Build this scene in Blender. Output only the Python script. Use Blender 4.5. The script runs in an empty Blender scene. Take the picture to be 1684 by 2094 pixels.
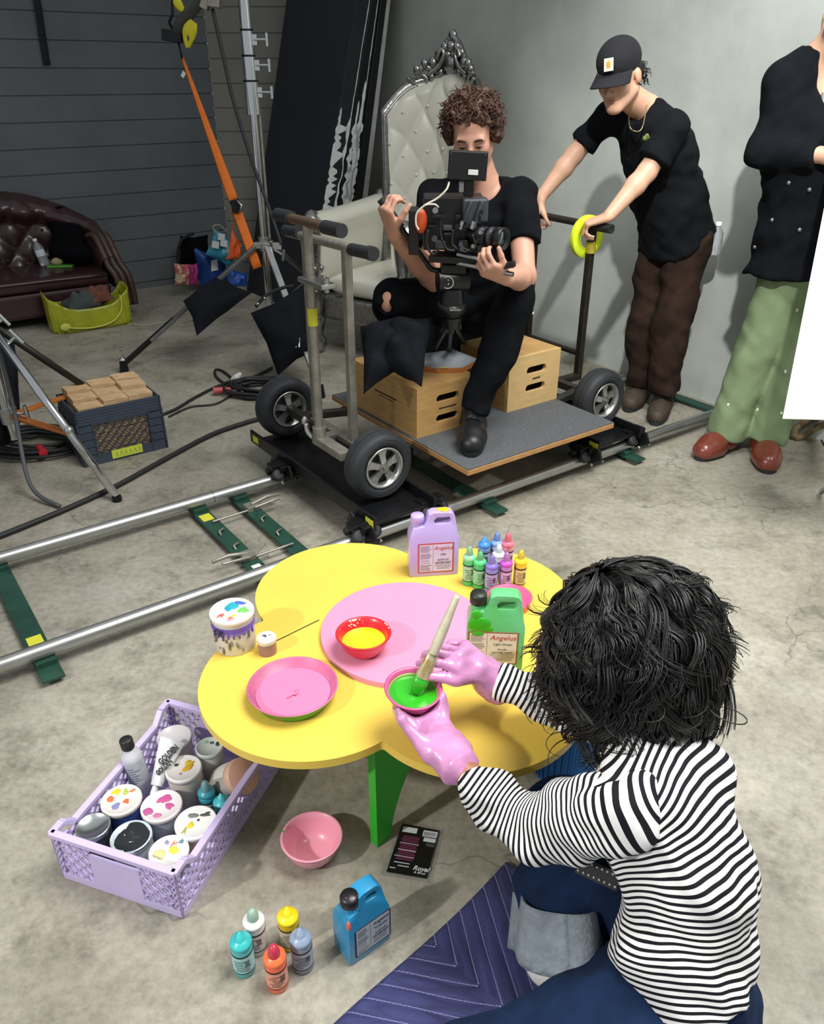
import bpy, bmesh, math, random
import numpy as np
from mathutils import Vector, Matrix

C = bpy.context.scene
COL = C.collection
rng = random.Random(7)
PI = math.pi

# ------------------------------------------------------------------ camera
FPX, IW, IH = 1635.0, 1684.0, 2094.0
CAM_H = 1.55
TILT = math.atan(892.0 / 1635.0)            # how far the camera looks down
cam_data = bpy.data.cameras.new('camera')
cam_data.sensor_fit = 'HORIZONTAL'
cam_data.sensor_width = 36.0
cam_data.lens = FPX / IW * 36.0
cam_data.clip_start = 0.05
cam = bpy.data.objects.new('camera', cam_data)
COL.objects.link(cam)
cam.location = (0, 0, CAM_H)
cam.rotation_euler = (PI / 2 - TILT, 0, 0)
C.camera = cam

# ------------------------------------------------------------------ light
world = bpy.data.worlds.new('studio')
C.world = world
world.use_nodes = True
_bg = world.node_tree.nodes['Background']
_bg.inputs[0].default_value = (0.93, 0.97, 1.0, 1)
_bg.inputs[1].default_value = 0.42

def lamp(name, kind, loc, aim, energy, size=0.5, color=(1, 1, 1), spot=60, blend=0.3):
    d = bpy.data.lights.new(name, kind)
    d.energy = energy
    d.color = color
    if kind == 'AREA':
        d.shape = 'DISK'
        d.size = size
    elif kind == 'SPOT':
        d.shadow_soft_size = size
        d.spot_size = math.radians(spot)
        d.spot_blend = blend
    elif kind == 'SUN':
        d.angle = math.radians(size)
    o = bpy.data.objects.new(name, d)
    COL.objects.link(o)
    o.location = loc
    o.rotation_euler = (Vector(aim) - Vector(loc)).to_track_quat('-Z', 'Y').to_euler()
    return o

# key lamp of the set, from the left along the track
lamp('key_light', 'SPOT', (-3.05, -1.0, 3.05), (0.15, 1.35, 0.15), 540, 0.10, (1.0, 0.98, 0.94), 36, 0.55)
# daylight from the open door behind the photographer
lamp('door_light', 'SPOT', (-0.55, -2.4, 6.1), (1.80, 4.2, 1.15), 2900, 0.12, (1.0, 0.99, 0.96), 23, 1.0)
lamp('overhead_fill', 'AREA', (1.5, 1.4, 4.2), (1.15, 1.7, 0), 160, 2.6, (1.0, 0.99, 0.97)).data.spread = math.radians(130)  # unseen soft fill, added to brighten the floor on the right

C.view_settings.view_transform = 'Standard'
C.view_settings.look = 'None'
C.view_settings.gamma = 1
C.view_settings.use_curve_mapping = False
C.view_settings.exposure = 0.0

# ------------------------------------------------------------------ places
SN, CS = math.sin(TILT), math.cos(TILT)
UX = Vector((0.8105, 0.5857, 0))             # along the dolly track
VX = Vector((-0.5857, 0.8105, 0))            # across the track
ROT = math.atan2(UX.y, UX.x)

def ray(px, py):
    dx, dy = (px - 842.0) / FPX, (1047.0 - py) / FPX
    return Vector((dx, CS + dy * SN, -SN + dy * CS))
def onz(px, py, z=0.0):                      # the point at height z seen at a photo pixel
    d = ray(px, py)
    return Vector((0, 0, CAM_H)) + d * ((z - CAM_H) / d.z)
def ony(px, py, y):                          # ... at distance y
    d = ray(px, py)
    return Vector((0, 0, CAM_H)) + d * (y / d.y)
def onu(px, py, u):
    d = ray(px, py)
    return Vector((0, 0, CAM_H)) + d * (u / d.dot(UX))
def onv(px, py, v):
    d = ray(px, py)
    return Vector((0, 0, CAM_H)) + d * (v / d.dot(VX))
def ond(px, py, zc):                         # ... at depth zc along the view axis
    return Vector((0, 0, CAM_H)) + ray(px, py) * zc
def uv(u, v, z=0.0):
    return UX * u + VX * v + Vector((0, 0, z))
def touv(p):
    return (p.dot(UX), p.dot(VX), p.z)

# ------------------------------------------------------------------ materials
def lin(h):
    if not isinstance(h, str):
        return tuple(h)[:3] + (1,)
    h = h.lstrip('#')
    c = [int(h[i:i + 2], 16) / 255 for i in (0, 2, 4)]
    return tuple((x / 12.92 if x <= .04045 else ((x + .055) / 1.055) ** 2.4) for x in c) + (1,)

MATS = {}
def pm(name, col, rough=0.5, metal=0.0, var=0.0, vscale=8.0, col2=None, bump=0.0, bscale=60.0, coat=0.0, trans=0.0, alpha=1.0, sss=0.0, stretch=None, spec=0.5, thresh=None, sheen=0.0):
    if name in MATS:
        return MATS[name]
    m = bpy.data.materials.new(name)
    m.use_nodes = True
    nt = m.node_tree
    b = nt.nodes['Principled BSDF']
    b.inputs['Base Color'].default_value = lin(col)
    b.inputs['Roughness'].default_value = rough
    b.inputs['Metallic'].default_value = metal
    b.inputs['Coat Weight'].default_value = coat
    b.inputs['Transmission Weight'].default_value = trans
    b.inputs['Alpha'].default_value = alpha
    b.inputs['Specular IOR Level'].default_value = spec
    if sheen:
        b.inputs['Sheen Weight'].default_value = sheen
    if sss:
        b.inputs['Subsurface Weight'].default_value = sss
        b.inputs['Subsurface Radius'].default_value = (0.012, 0.005, 0.003)
    tc = None
    if var or bump or col2:
        tc = nt.nodes.new('ShaderNodeTexCoord')
        vec = tc.outputs['Object']
        if stretch:
            mp = nt.nodes.new('ShaderNodeMapping')
            mp.inputs['Scale'].default_value = stretch
            nt.links.new(vec, mp.inputs[0])
            vec = mp.outputs[0]
    if var or col2:
        n = nt.nodes.new('ShaderNodeTexNoise')
        n.inputs['Scale'].default_value = vscale
        n.inputs['Detail'].default_value = 5
        n.inputs['Roughness'].default_value = 0.6
        nt.links.new(vec, n.inputs['Vector'])
        r = nt.nodes.new('ShaderNodeValToRGB')
        a = lin(col)
        c2 = lin(col2) if col2 else tuple(min(1, x * (1 - var)) for x in a[:3]) + (1,)
        lo, hi = thresh if thresh else (0.35, 0.68)
        r.color_ramp.elements[0].position = lo
        r.color_ramp.elements[0].color = c2
        r.color_ramp.elements[1].position = hi
        r.color_ramp.elements[1].color = a
        nt.links.new(n.outputs[0], r.inputs[0])
        nt.links.new(r.outputs[0], b.inputs['Base Color'])
    if bump:
        n = nt.nodes.new('ShaderNodeTexNoise')
        n.inputs['Scale'].default_value = bscale
        n.inputs['Detail'].default_value = 4
        nt.links.new(vec, n.inputs['Vector'])
        bp = nt.nodes.new('ShaderNodeBump')
        bp.inputs['Strength'].default_value = min(1, bump)
        bp.inputs['Distance'].default_value = 0.004
        nt.links.new(n.outputs[0], bp.inputs['Height'])
        nt.links.new(bp.outputs[0], b.inputs['Normal'])
    MATS[name] = m
    return m

# ------------------------------------------------------------------ objects
def finish(o, label=None, cat=None, group=None, kind=None):
    if label: o['label'] = label
    if cat: o['category'] = cat
    if group: o['group'] = group
    if kind: o['kind'] = kind
    return o

def thing(name, label, cat, loc=(0, 0, 0), rz=0.0, group=None, rot=None):
    o = bpy.data.objects.new(name, None)
    o.empty_display_size = 0.05
    COL.objects.link(o)
    o.location = loc
    o.rotation_euler = rot if rot else (0, 0, rz)
    return finish(o, label, cat, group)

def xf(loc=(0, 0, 0), rot=(0, 0, 0), scale=None):
    from mathutils import Euler
    m = Matrix.Translation(Vector(loc)) @ Euler(rot, 'XYZ').to_matrix().to_4x4()
    if scale is not None:
        m = m @ Matrix.Diagonal(tuple(scale) + (1,))
    return m

def mat_of(o):
    from mathutils import Euler
    m = Matrix.Translation(o.location) @ Euler(o.rotation_euler, 'XYZ').to_matrix().to_4x4()
    return mat_of(o.parent) @ m if o.parent else m

def frame(zdir, up=(0, 0, 1)):               # rotation whose z axis is zdir
    z = Vector(zdir).normalized()
    u = Vector(up)
    if abs(z.dot(u.normalized())) > 0.98:
        u = Vector((1, 0, 0))
    x = u.cross(z).normalized()
    y = z.cross(x)
    return Matrix((x, y, z)).transposed()

def crom(pts, n=6, closed=False):            # smooth curve through points
    pts = [Vector(p) for p in pts]
    out = []
    N = len(pts)
    for i in range(N if closed else N - 1):
        if closed:
            p0, p1, p2, p3 = pts[i - 1], pts[i], pts[(i + 1) % N], pts[(i + 2) % N]
        else:
            p0, p1, p2, p3 = pts[max(i - 1, 0)], pts[i], pts[i + 1], pts[min(i + 2, N - 1)]
        for k in range(n):
            t = k / n
            out.append(0.5 * ((2 * p1) + (p2 - p0) * t + (2 * p0 - 5 * p1 + 4 * p2 - p3) * t * t + (3 * p1 - p0 - 3 * p2 + p3) * t ** 3))
    if not closed:
        out.append(pts[-1])
    return out

class MB:
    def __init__(s, M=None):
        s.v, s.f, s.mi, s.sm = [], [], [], []
        s.M = M
    def add(s, vs, fs, mi=0, smooth=False, M=None):
        o = len(s.v)
        for p in vs:
            p = Vector(p)
            if M is not None: p = M @ p
            if s.M is not None: p = s.M @ p
            s.v.append(p)
        for f in fs:
            s.f.append([o + i for i in f]); s.mi.append(mi); s.sm.append(smooth)
        return s
    def box(s, lo, hi, mi=0, M=None):
        x0, y0, z0 = lo; x1, y1, z1 = hi
        vs = [(x0, y0, z0), (x1, y0, z0), (x1, y1, z0), (x0, y1, z0), (x0, y0, z1), (x1, y0, z1), (x1, y1, z1), (x0, y1, z1)]
        return s.add(vs, [(3, 2, 1, 0), (4, 5, 6, 7), (0, 1, 5, 4), (1, 2, 6, 5), (2, 3, 7, 6), (3, 0, 4, 7)], mi, False, M)
    def cbox(s, c, d, mi=0, M=None):
        return s.box([c[i] - d[i] / 2 for i in range(3)], [c[i] + d[i] / 2 for i in range(3)], mi, M)
    def bar(s, p0, p1, w, h, mi=0, up=(0, 0, 1), M=None):    # rectangular bar from p0 to p1
        p0, p1 = Vector(p0), Vector(p1)
        R = frame(p1 - p0, up)
        L = (p1 - p0).length
        T = Matrix.Translation(p0) @ R.to_4x4()
        if M is not None: T = M @ T
        return s.box((-w / 2, -h / 2, 0), (w / 2, h / 2, L), mi, T)
    def cyl(s, p0, p1, r0, r1=None, n=20, mi=0, caps=True, M=None):
        r1 = r0 if r1 is None else r1
        p0, p1 = Vector(p0), Vector(p1)
        R = frame(p1 - p0)
        vs = []
        for p, r in ((p0, r0), (p1, r1)):
            for k in range(n):
                a = 2 * PI * k / n
                vs.append(p + R @ Vector((r * math.cos(a), r * math.sin(a), 0)))
        s.add(vs, [(k, (k + 1) % n, n + (k + 1) % n, n + k) for k in range(n)], mi, True, M)
        if caps:
            s.add(vs, [tuple(range(n - 1, -1, -1)), tuple(range(n, 2 * n))], mi, False, M)
        return s
    def lathe(s, prof, n=32, mi=0, M=None, smooth=True, mis=None, arc=None):
        vs = []
        for r, z in prof:
            for k in range(n):
                a = 2 * PI * k / n
                vs.append((r * math.cos(a), r * math.sin(a), z))
        o = len(s.v)
        for p in vs:
            p = Vector(p)
            if M is not None: p = M @ p
            if s.M is not None: p = s.M @ p
            s.v.append(p)
        for i in range(len(prof) - 1):
            for k in range(n):
                s.f.append([o + i * n + k, o + i * n + (k + 1) % n, o + (i + 1) * n + (k + 1) % n, o + (i + 1) * n + k])
                s.mi.append(mis[i] if mis else mi); s.sm.append(smooth)
        if prof[0][0] > 1e-6:
            pass
        return s
    def tube(s, pts, r, n=10, mi=0, closed=False, caps=True, M=None, flat=1.0, up=None):
        pts = [Vector(p) for p in pts]
        N = len(pts)
        rs = r if isinstance(r, (list, tuple)) else [r] * N
        vs = []
        t = (pts[1] - pts[0]).normalized()
        R = frame(t, up or (0, 0, 1))
        x = R.col[0].copy()
        for i in range(N):
            if closed: t = pts[(i + 1) % N] - pts[i - 1]
            else: t = pts[min(i + 1, N - 1)] - pts[max(i - 1, 0)]
            if t.length < 1e-9: t = Vector((0, 0, 1))
            t.normalize()
            x = (x - t * x.dot(t))
            if x.length < 1e-6: x = frame(t).col[0].copy()
            x.normalize()
            y = t.cross(x)
            for k in range(n):
                a = 2 * PI * k / n
                vs.append(pts[i] + x * (rs[i] * math.cos(a)) + y * (rs[i] * math.sin(a) * flat))
        fs = []
        for i in range(N if closed else N - 1):
            j = (i + 1) % N
            for k in range(n):
                fs.append((i * n + k, i * n + (k + 1) % n, j * n + (k + 1) % n, j * n + k))
        if caps and not closed:
            fs.append(tuple(range(n - 1, -1, -1)))
            fs.append(tuple((N - 1) * n + k for k in range(n)))
        return s.add(vs, fs, mi, True, M)
    def ell(s, c, r, n=20, m=12, mi=0, R=None, M=None):
        if not isinstance(r, (list, tuple, Vector)): r = (r, r, r)
        vs = []
        c = Vector(c)
        for i in range(m + 1):
            th = PI * i / m
            for k in range(n):
                a = 2 * PI * k / n
                p = Vector((r[0] * math.sin(th) * math.cos(a), r[1] * math.sin(th) * math.sin(a), -r[2] * math.cos(th)))
                vs.append(c + (R @ p if R is not None else p))
        fs = [(i * n + k, i * n + (k + 1) % n, (i + 1) * n + (k + 1) % n, (i + 1) * n + k) for i in range(m) for k in range(n)]
        return s.add(vs, fs, mi, True, M)
    def prism(s, poly, z0, z1, mi=0, M=None, smooth=False, side_mi=None):
        n = len(poly)
        vs = [(p[0], p[1], z0) for p in poly] + [(p[0], p[1], z1) for p in poly]
        s.add(vs, [tuple(range(n - 1, -1, -1)), tuple(range(n, 2 * n))], mi, False, M)
        return s.add(vs, [(k, (k + 1) % n, n + (k + 1) % n, n + k) for k in range(n)], mi if side_mi is None else side_mi, smooth, M)
    def grid(s, fn, nu, nv, mi=0, M=None, thick=0.0, smooth=True, closed_u=False):
        P = [[Vector(fn(i / nu, j / nv)) for j in range(nv + 1)] for i in range(nu + 1)]
        vs = [p for row in P for p in row]
        w = nv + 1
        fs = [(i * w + j, (i + 1) * w + j, (i + 1) * w + j + 1, i * w + j + 1) for i in range(nu) for j in range(nv)]
        if not thick:
            return s.add(vs, fs, mi, smooth, M)
        nrm = []
        for i in range(nu + 1):
            for j in range(nv + 1):
                a = P[min(i + 1, nu)][j] - P[max(i - 1, 0)][j]
                b = P[i][min(j + 1, nv)] - P[i][max(j - 1, 0)]
                nn = a.cross(b)
                nrm.append(nn.normalized() if nn.length > 1e-12 else Vector((0, 0, 1)))
        n0 = len(vs)
        vs2 = vs + [p - q * thick for p, q in zip(vs, nrm)]
        f2 = list(fs) + [tuple(n0 + i for i in reversed(f)) for f in fs]
        for i in range(nu):
            for (a, b) in ((i * w, (i + 1) * w), ((i + 1) * w + nv, i * w + nv)):
                f2.append((b, a, n0 + a, n0 + b))
        for j in range(nv):
            for (a, b) in ((j + 1, j), (nu * w + j, nu * w + j + 1)):
                f2.append((b, a, n0 + a, n0 + b))
        return s.add(vs2, f2, mi, smooth, M)
    def build(s, name, mats, parent=None, bevel=0, W=False, sub=0, attrs=None, seg=2):
        if not isinstance(mats, (list, tuple)): mats = [mats]
        me = bpy.data.meshes.new(name)
        vs = s.v
        if W and parent is not None:
            inv = mat_of(parent).inverted()
            vs = [inv @ p for p in vs]
        me.from_pydata([tuple(p) for p in vs], [], s.f)
        for m in mats: me.materials.append(m)
        me.polygons.foreach_set('material_index', s.mi)
        me.polygons.foreach_set('use_smooth', s.sm)
        me.update()
        if attrs:
            for k, vals in attrs.items():
                a = me.attributes.new(k, 'FLOAT', 'POINT')
                a.data.foreach_set('value', np.asarray(vals, dtype=np.float32))
        o = bpy.data.objects.new(name, me)
        COL.objects.link(o)
        if parent is not None: o.parent = parent
        if bevel:
            b = o.modifiers.new('bevel', 'BEVEL')
            b.width = bevel; b.segments = seg; b.limit_method = 'ANGLE'; b.angle_limit = math.radians(40)
            b.harden_normals = False
        if sub:
            q = o.modifiers.new('sub', 'SUBSURF'); q.levels = sub; q.render_levels = sub
        return o

def clone(root, loc=None, rz=None, label=None, group=None, parent=None):
    r = root.copy()
    COL.objects.link(r)
    if parent is not None: r.parent = parent
    if loc is not None: r.location = loc
    if rz is not None: r.rotation_euler = (0, 0, rz)
    if label: r['label'] = label
    if group: r['group'] = group
    for ch in list(root.children):
        c = ch.copy(); COL.objects.link(c); c.parent = r
        for g in list(ch.children):
            d = g.copy(); COL.objects.link(d); d.parent = c
    return r

def writing(text, size, M, mat, parent, name='lettering', shear=0.0, align='CENTER', W=False, bold=0.0, xs=1.0, ext=0.0003):
    cu = bpy.data.curves.new('t', 'FONT')
    cu.body = text; cu.size = size; cu.align_x = align; cu.align_y = 'CENTER'
    cu.shear = shear; cu.extrude = ext; cu.offset = bold; cu.resolution_u = 3
    o = bpy.data.objects.new('t', cu)
    COL.objects.link(o)
    dg = bpy.context.evaluated_depsgraph_get()
    me = bpy.data.meshes.new_from_object(o.evaluated_get(dg))
    bpy.data.objects.remove(o); bpy.data.curves.remove(cu)
    T = M
    if W and parent is not None: T = mat_of(parent).inverted() @ M
    if xs != 1.0: T = T @ Matrix.Diagonal((xs, 1, 1, 1))
    me.transform(T)
    me.materials.clear(); me.materials.append(mat)
    me.name = name
    r = bpy.data.objects.new(name, me)
    COL.objects.link(r)
    r.parent = parent
    return r

# ------------------------------------------------------------------ organic shapes: blended round cones meshed on a grid
class Flesh:
    def __init__(s, lo, hi, h):
        s.lo = np.array(lo, float); s.h = h
        n = np.ceil((np.array(hi, float) - s.lo) / h).astype(int) + 1
        s.F = np.full(tuple(n), 1.0, np.float32)
        s.ax = [s.lo[i] + h * np.arange(n[i]) for i in range(3)]
    def _sub(s, lo, hi):
        sl = []
        for i in range(3):
            a = int(max(0, math.floor((lo[i] - s.lo[i]) / s.h))); b = int(min(len(s.ax[i]), math.ceil((hi[i] - s.lo[i]) / s.h) + 1))
            if b <= a: return None
            sl.append(slice(a, b))
        X, Y, Z = np.meshgrid(*[s.ax[i][sl[i]] for i in range(3)], indexing='ij', sparse=True)
        return tuple(sl), X, Y, Z
    def _mix(s, sl, d, k, op):
        A = s.F[sl]
        d = d.astype(np.float32)
        if op == 'add':
            if k > 0:
                hh = np.maximum(k - np.abs(A - d), 0) / k
                s.F[sl] = np.minimum(A, d) - hh * hh * k * 0.25
            else: s.F[sl] = np.minimum(A, d)
        else:
            if k > 0:
                hh = np.maximum(k - np.abs(A + d), 0) / k
                s.F[sl] = np.maximum(A, -d) + hh * hh * k * 0.25
            else: s.F[sl] = np.maximum(A, -d)
    def cone(s, a, b, ra, rb=None, k=0.02, flat=None, op='add', cap=False):
        rb = ra if rb is None else rb
        a, b = np.array(a, float), np.array(b, float)
        m = max(ra, rb) * (1.0 if flat is None else max(1.0, 1.0 / flat[1])) + k + 2 * s.h
        q = s._sub(np.minimum(a, b) - m, np.maximum(a, b) + m)
        if q is None: return s
        sl, X, Y, Z = q
        px, py, pz = X - a[0], Y - a[1], Z - a[2]
        d = b - a
        L = max(float(d @ d), 1e-12)
        t0 = (px * d[0] + py * d[1] + pz * d[2]) / L
        t = np.clip(t0, 0, 1.25 if cap else 1)
        qx, qy, qz = px - t * d[0], py - t * d[1], pz - t * d[2]
        if flat is not None:                  # (axis, factor): >1 makes it thinner along that axis
            n = np.array(flat[0], float); n /= np.linalg.norm(n)
            w = (qx * n[0] + qy * n[1] + qz * n[2]) * (flat[1] - 1)
            qx, qy, qz = qx + w * n[0], qy + w * n[1], qz + w * n[2]
        D = np.sqrt(qx * qx + qy * qy + qz * qz) - (ra + (rb - ra) * t)
        if cap: D = np.maximum(D, (t0 - 1) * math.sqrt(L))
        s._mix(sl, D, k, op)
        return s
    def chain(s, pts, rs, k=0.02, flat=None, op='add', cap=False):
        for i in range(len(pts) - 1):
            s.cone(pts[i], pts[i + 1], rs[i], rs[i + 1], k, flat, op, cap and i == len(pts) - 2)
        return s
    def ell(s, c, r, R=None, k=0.02, op='add'):
        c = np.array(c, float); r = np.array(r, float)
        m = r.max() + k + 2 * s.h
        q = s._sub(c - m, c + m)
        if q is None: return s
        sl, X, Y, Z = q
        px, py, pz = X - c[0], Y - c[1], Z - c[2]
        if R is not None:
            R = np.array(R, float)
            px, py, pz = (R[0, 0] * px + R[1, 0] * py + R[2, 0] * pz, R[0, 1] * px + R[1, 1] * py + R[2, 1] * pz, R[0, 2] * px + R[1, 2] * py + R[2, 2] * pz)
        k0 = np.sqrt((px / r[0]) ** 2 + (py / r[1]) ** 2 + (pz / r[2]) ** 2)
        k1 = np.sqrt((px / r[0] ** 2) ** 2 + (py / r[1] ** 2) ** 2 + (pz / r[2] ** 2) ** 2) + 1e-9
        s._mix(sl, k0 * (k0 - 1) / k1, k, op)
        return s
    def cut(s, p, n, k=0.0):                  # keep the side the normal points away from
        X, Y, Z = np.meshgrid(*s.ax, indexing='ij', sparse=True)
        n = np.array(n, float); n /= np.linalg.norm(n)
        D = (X - p[0]) * n[0] + (Y - p[1]) * n[1] + (Z - p[2]) * n[2]
        s.F = np.maximum(s.F, D.astype(np.float32))
        return s
    def wobble(s, amp, scale, seed=0, dirs=6):
        r = np.random.RandomState(seed)
        X, Y, Z = np.meshgrid(*s.ax, indexing='ij', sparse=True)
        W = 0
        for i in range(dirs):
            d = r.normal(size=3); d /= np.linalg.norm(d)
            f = scale * (0.6 + 0.9 * r.rand())
            W = W + np.sin(f * (X * d[0] + Y * d[1] + Z * d[2]) + r.rand() * 6.28 + 1.3 * np.sin(f * 0.6 * (X * d[1] - Y * d[2] + Z * d[0])))
        near = np.abs(s.F) < 0.08
        s.F = np.where(near, s.F + (amp * W / dirs ** 0.5).astype(np.float32), s.F)
        return s
    def mesh(s):
        F = s.F
        neg = F < 0
        nx, ny, nz = F.shape
        cnt = np.zeros((nx - 1, ny - 1, nz - 1), np.int8)
        for i in (0, 1):
            for j in (0, 1):
                for k in (0, 1):
                    cnt += neg[i:nx - 1 + i, j:ny - 1 + j, k:nz - 1 + k]
        act = (cnt > 0) & (cnt < 8)
        idx = np.full(act.shape, -1, np.int64)
        I = np.argwhere(act)
        idx[act] = np.arange(len(I))
        acc = np.zeros((len(I), 3)); num = np.zeros(len(I))
        corners = [(i, j, k) for i in (0, 1) for j in (0, 1) for k in (0, 1)]
        for c in corners:
            for axx in range(3):
                if c[axx] == 0:
                    d = list(c); d[axx] = 1
                    f0 = F[I[:, 0] + c[0], I[:, 1] + c[1], I[:, 2] + c[2]]
                    f1 = F[I[:, 0] + d[0], I[:, 1] + d[1], I[:, 2] + d[2]]
                    x = (f0 < 0) != (f1 < 0)
                    t = np.where(x, f0 / np.where(x, f0 - f1, 1), 0)
                    p = np.array(c, float)[None, :] + np.zeros((len(I), 3))
                    p[:, axx] = t
                    acc += p * x[:, None]; num += x
        V = (I + acc / num[:, None]) * s.h + s.lo
        faces = []
        for axx in range(3):
            a1, a2 = (axx + 1) % 3, (axx + 2) % 3
            sh = [slice(None)] * 3; sh0 = list(sh); sh1 = list(sh)
            sh0[axx] = slice(0, F.shape[axx] - 1); sh1[axx] = slice(1, F.shape[axx])
            n0, n1 = neg[tuple(sh0)], neg[tuple(sh1)]
            E = np.argwhere(n0 != n1)
            E = E[(E[:, a1] > 0) & (E[:, a2] > 0) & (E[:, a1] < F.shape[a1] - 1) & (E[:, a2] < F.shape[a2] - 1)]
            if not len(E): continue
            fl = n0[E[:, 0], E[:, 1], E[:, 2]]
            def cell(o1, o2):
                e = E.copy(); e[:, a1] -= o1; e[:, a2] -= o2
                return idx[e[:, 0], e[:, 1], e[:, 2]]
            q = np.stack([cell(1, 1), cell(0, 1), cell(0, 0), cell(1, 0)], 1)
            q[~fl] = q[~fl][:, ::-1]
            faces.append(q)
        return V, np.concatenate(faces)
    def build(s, name, mats, parent=None, attrs=None, smooth_it=2, mi=None):
        V, Q = s.mesh()
        if smooth_it:                         # a light relax evens out the grid steps
            E = np.concatenate([Q[:, [0, 1]], Q[:, [1, 2]], Q[:, [2, 3]], Q[:, [3, 0]]])
            E = np.concatenate([E, E[:, ::-1]])
            deg = np.bincount(E[:, 0], minlength=len(V))[:, None]
            for it in range(smooth_it):
                S = np.zeros_like(V)
                for c in range(3):
                    S[:, c] = np.bincount(E[:, 0], weights=V[E[:, 1], c], minlength=len(V))
                V = V * 0.5 + 0.5 * S / np.maximum(deg, 1)
        W = V
        me = bpy.data.meshes.new(name)
        if parent is not None:
            inv = np.array(mat_of(parent).inverted())
            W = V @ inv[:3, :3].T + inv[:3, 3]
        me.vertices.add(len(W)); me.vertices.foreach_set('co', W.astype(np.float32).ravel())
        me.loops.add(Q.size); me.loops.foreach_set('vertex_index', Q.astype(np.int32).ravel())
        me.polygons.add(len(Q)); me.polygons.foreach_set('loop_start', np.arange(0, Q.size, 4, dtype=np.int32))
        me.polygons.foreach_set('loop_total', np.full(len(Q), 4, np.int32))
        if not isinstance(mats, (list, tuple)): mats = [mats]
        for m in mats: me.materials.append(m)
        me.polygons.foreach_set('use_smooth', np.ones(len(Q), bool))
        if mi is not None:
            me.polygons.foreach_set('material_index', mi(V[Q].mean(1)).astype(np.int32))
        me.update(calc_edges=True); me.validate()
        if attrs:
            for kk, fn in attrs.items():
                a = me.attributes.new(kk, 'FLOAT', 'POINT')
                a.data.foreach_set('value', np.asarray(fn(V), dtype=np.float32))
        o = bpy.data.objects.new(name, me)
        COL.objects.link(o)
        if parent is not None: o.parent = parent
        return o
# ------------------------------------------------------------------ the room
def floor_mat():
    m = bpy.data.materials.new('stained_concrete')
    m.use_nodes = True
    nt = m.node_tree; L = nt.links
    b = nt.nodes['Principled BSDF']
    tc = nt.nodes.new('ShaderNodeTexCoord')
    def noise(scale, detail=6, rough=0.6, vec=None):
        n = nt.nodes.new('ShaderNodeTexNoise')
        n.inputs['Scale'].default_value = scale; n.inputs['Detail'].default_value = detail; n.inputs['Roughness'].default_value = rough
        L.new(vec or tc.outputs['Object'], n.inputs['Vector'])
        return n
    def ramp(src, stops):
        r = nt.nodes.new('ShaderNodeValToRGB')
        e = r.color_ramp.elements
        while len(e) < len(stops): e.new(0.5)
        for q, (p, c) in zip(e, stops): q.position = p; q.color = c if len(c) == 4 else tuple(c) + (1,)
        L.new(src, r.inputs[0]); return r
    def mix(a, bcol, fac, mode='MIX'):
        x = nt.nodes.new('ShaderNodeMixRGB'); x.blend_type = mode
        if isinstance(fac, float): x.inputs[0].default_value = fac
        else: L.new(fac, x.inputs[0])
        L.new(a, x.inputs[1])
        if isinstance(bcol, tuple): x.inputs[2].default_value = bcol
        else: L.new(bcol, x.inputs[2])
        return x.outputs[0]
    base = ramp(noise(1.6, 8, 0.7).outputs[0], [(0.3, lin('7d786a')), (0.5, lin('9d988a')), (0.7, lin('b3afa3'))])
    fine = ramp(noise(42, 5, 0.7).outputs[0], [(0.3, (0.62, 0.62, 0.6)), (0.6, (1, 1, 1))])
    col = mix(base.outputs[0], fine.outputs[0], 0.75, 'MULTIPLY')
    blot = ramp(noise(5.5, 7, 0.75).outputs[0], [(0.34, (0.40, 0.39, 0.36)), (0.49, (1, 1, 1))])
    col = mix(col, blot.outputs[0], 0.65, 'MULTIPLY')
    spk = ramp(noise(14, 8, 0.8).outputs[0], [(0.27, (0.25, 0.25, 0.25)), (0.36, (1, 1, 1))])
    col = mix(col, spk.outputs[0], 0.6, 'MULTIPLY')
    # cracks: thin broken lines
    warp = noise(2.3, 4, 0.6)
    wv = nt.nodes.new('ShaderNodeMixRGB'); wv.blend_type = 'ADD'; wv.inputs[0].default_value = 0.55
    L.new(tc.outputs['Object'], wv.inputs[1]); L.new(warp.outputs['Color'], wv.inputs[2])
    vo = nt.nodes.new('ShaderNodeTexVoronoi'); vo.feature = 'DISTANCE_TO_EDGE'; vo.inputs['Scale'].default_value = 1.25
    L.new(wv.outputs[0], vo.inputs['Vector'])
    cr = ramp(vo.outputs['Distance'], [(0.0, (0, 0, 0)), (0.0055, (1, 1, 1))])
    msk = ramp(noise(1.1, 3, 0.5).outputs[0], [(0.49, (1, 1, 1)), (0.55, (0, 0, 0))])
    mx = nt.nodes.new('ShaderNodeMath'); mx.operation = 'MAXIMUM'
    L.new(cr.outputs[0], mx.inputs[0]); L.new(msk.outputs[0], mx.inputs[1])
    inv = nt.nodes.new('ShaderNodeMath'); inv.operation = 'SUBTRACT'; inv.inputs[0].default_value = 1.0
    L.new(mx.outputs[0], inv.inputs[1])
    hf = nt.nodes.new('ShaderNodeMath'); hf.operation = 'MULTIPLY'; hf.inputs[1].default_value = 0.62
    L.new(inv.outputs[0], hf.inputs[0])
    col = mix(col, lin('4b4841'), hf.outputs[0])
    L.new(col, b.inputs['Base Color'])
    rr = ramp(noise(3, 5).outputs[0], [(0.3, (0.42,) * 3), (0.7, (0.7,) * 3)])
    L.new(rr.outputs[0], b.inputs['Roughness'])
    bp = nt.nodes.new('ShaderNodeBump'); bp.inputs['Strength'].default_value = 0.25; bp.inputs['Distance'].default_value = 0.003
    L.new(noise(60, 5).outputs[0], bp.inputs['Height']); L.new(bp.outputs[0], b.inputs['Normal'])
    return m

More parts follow.
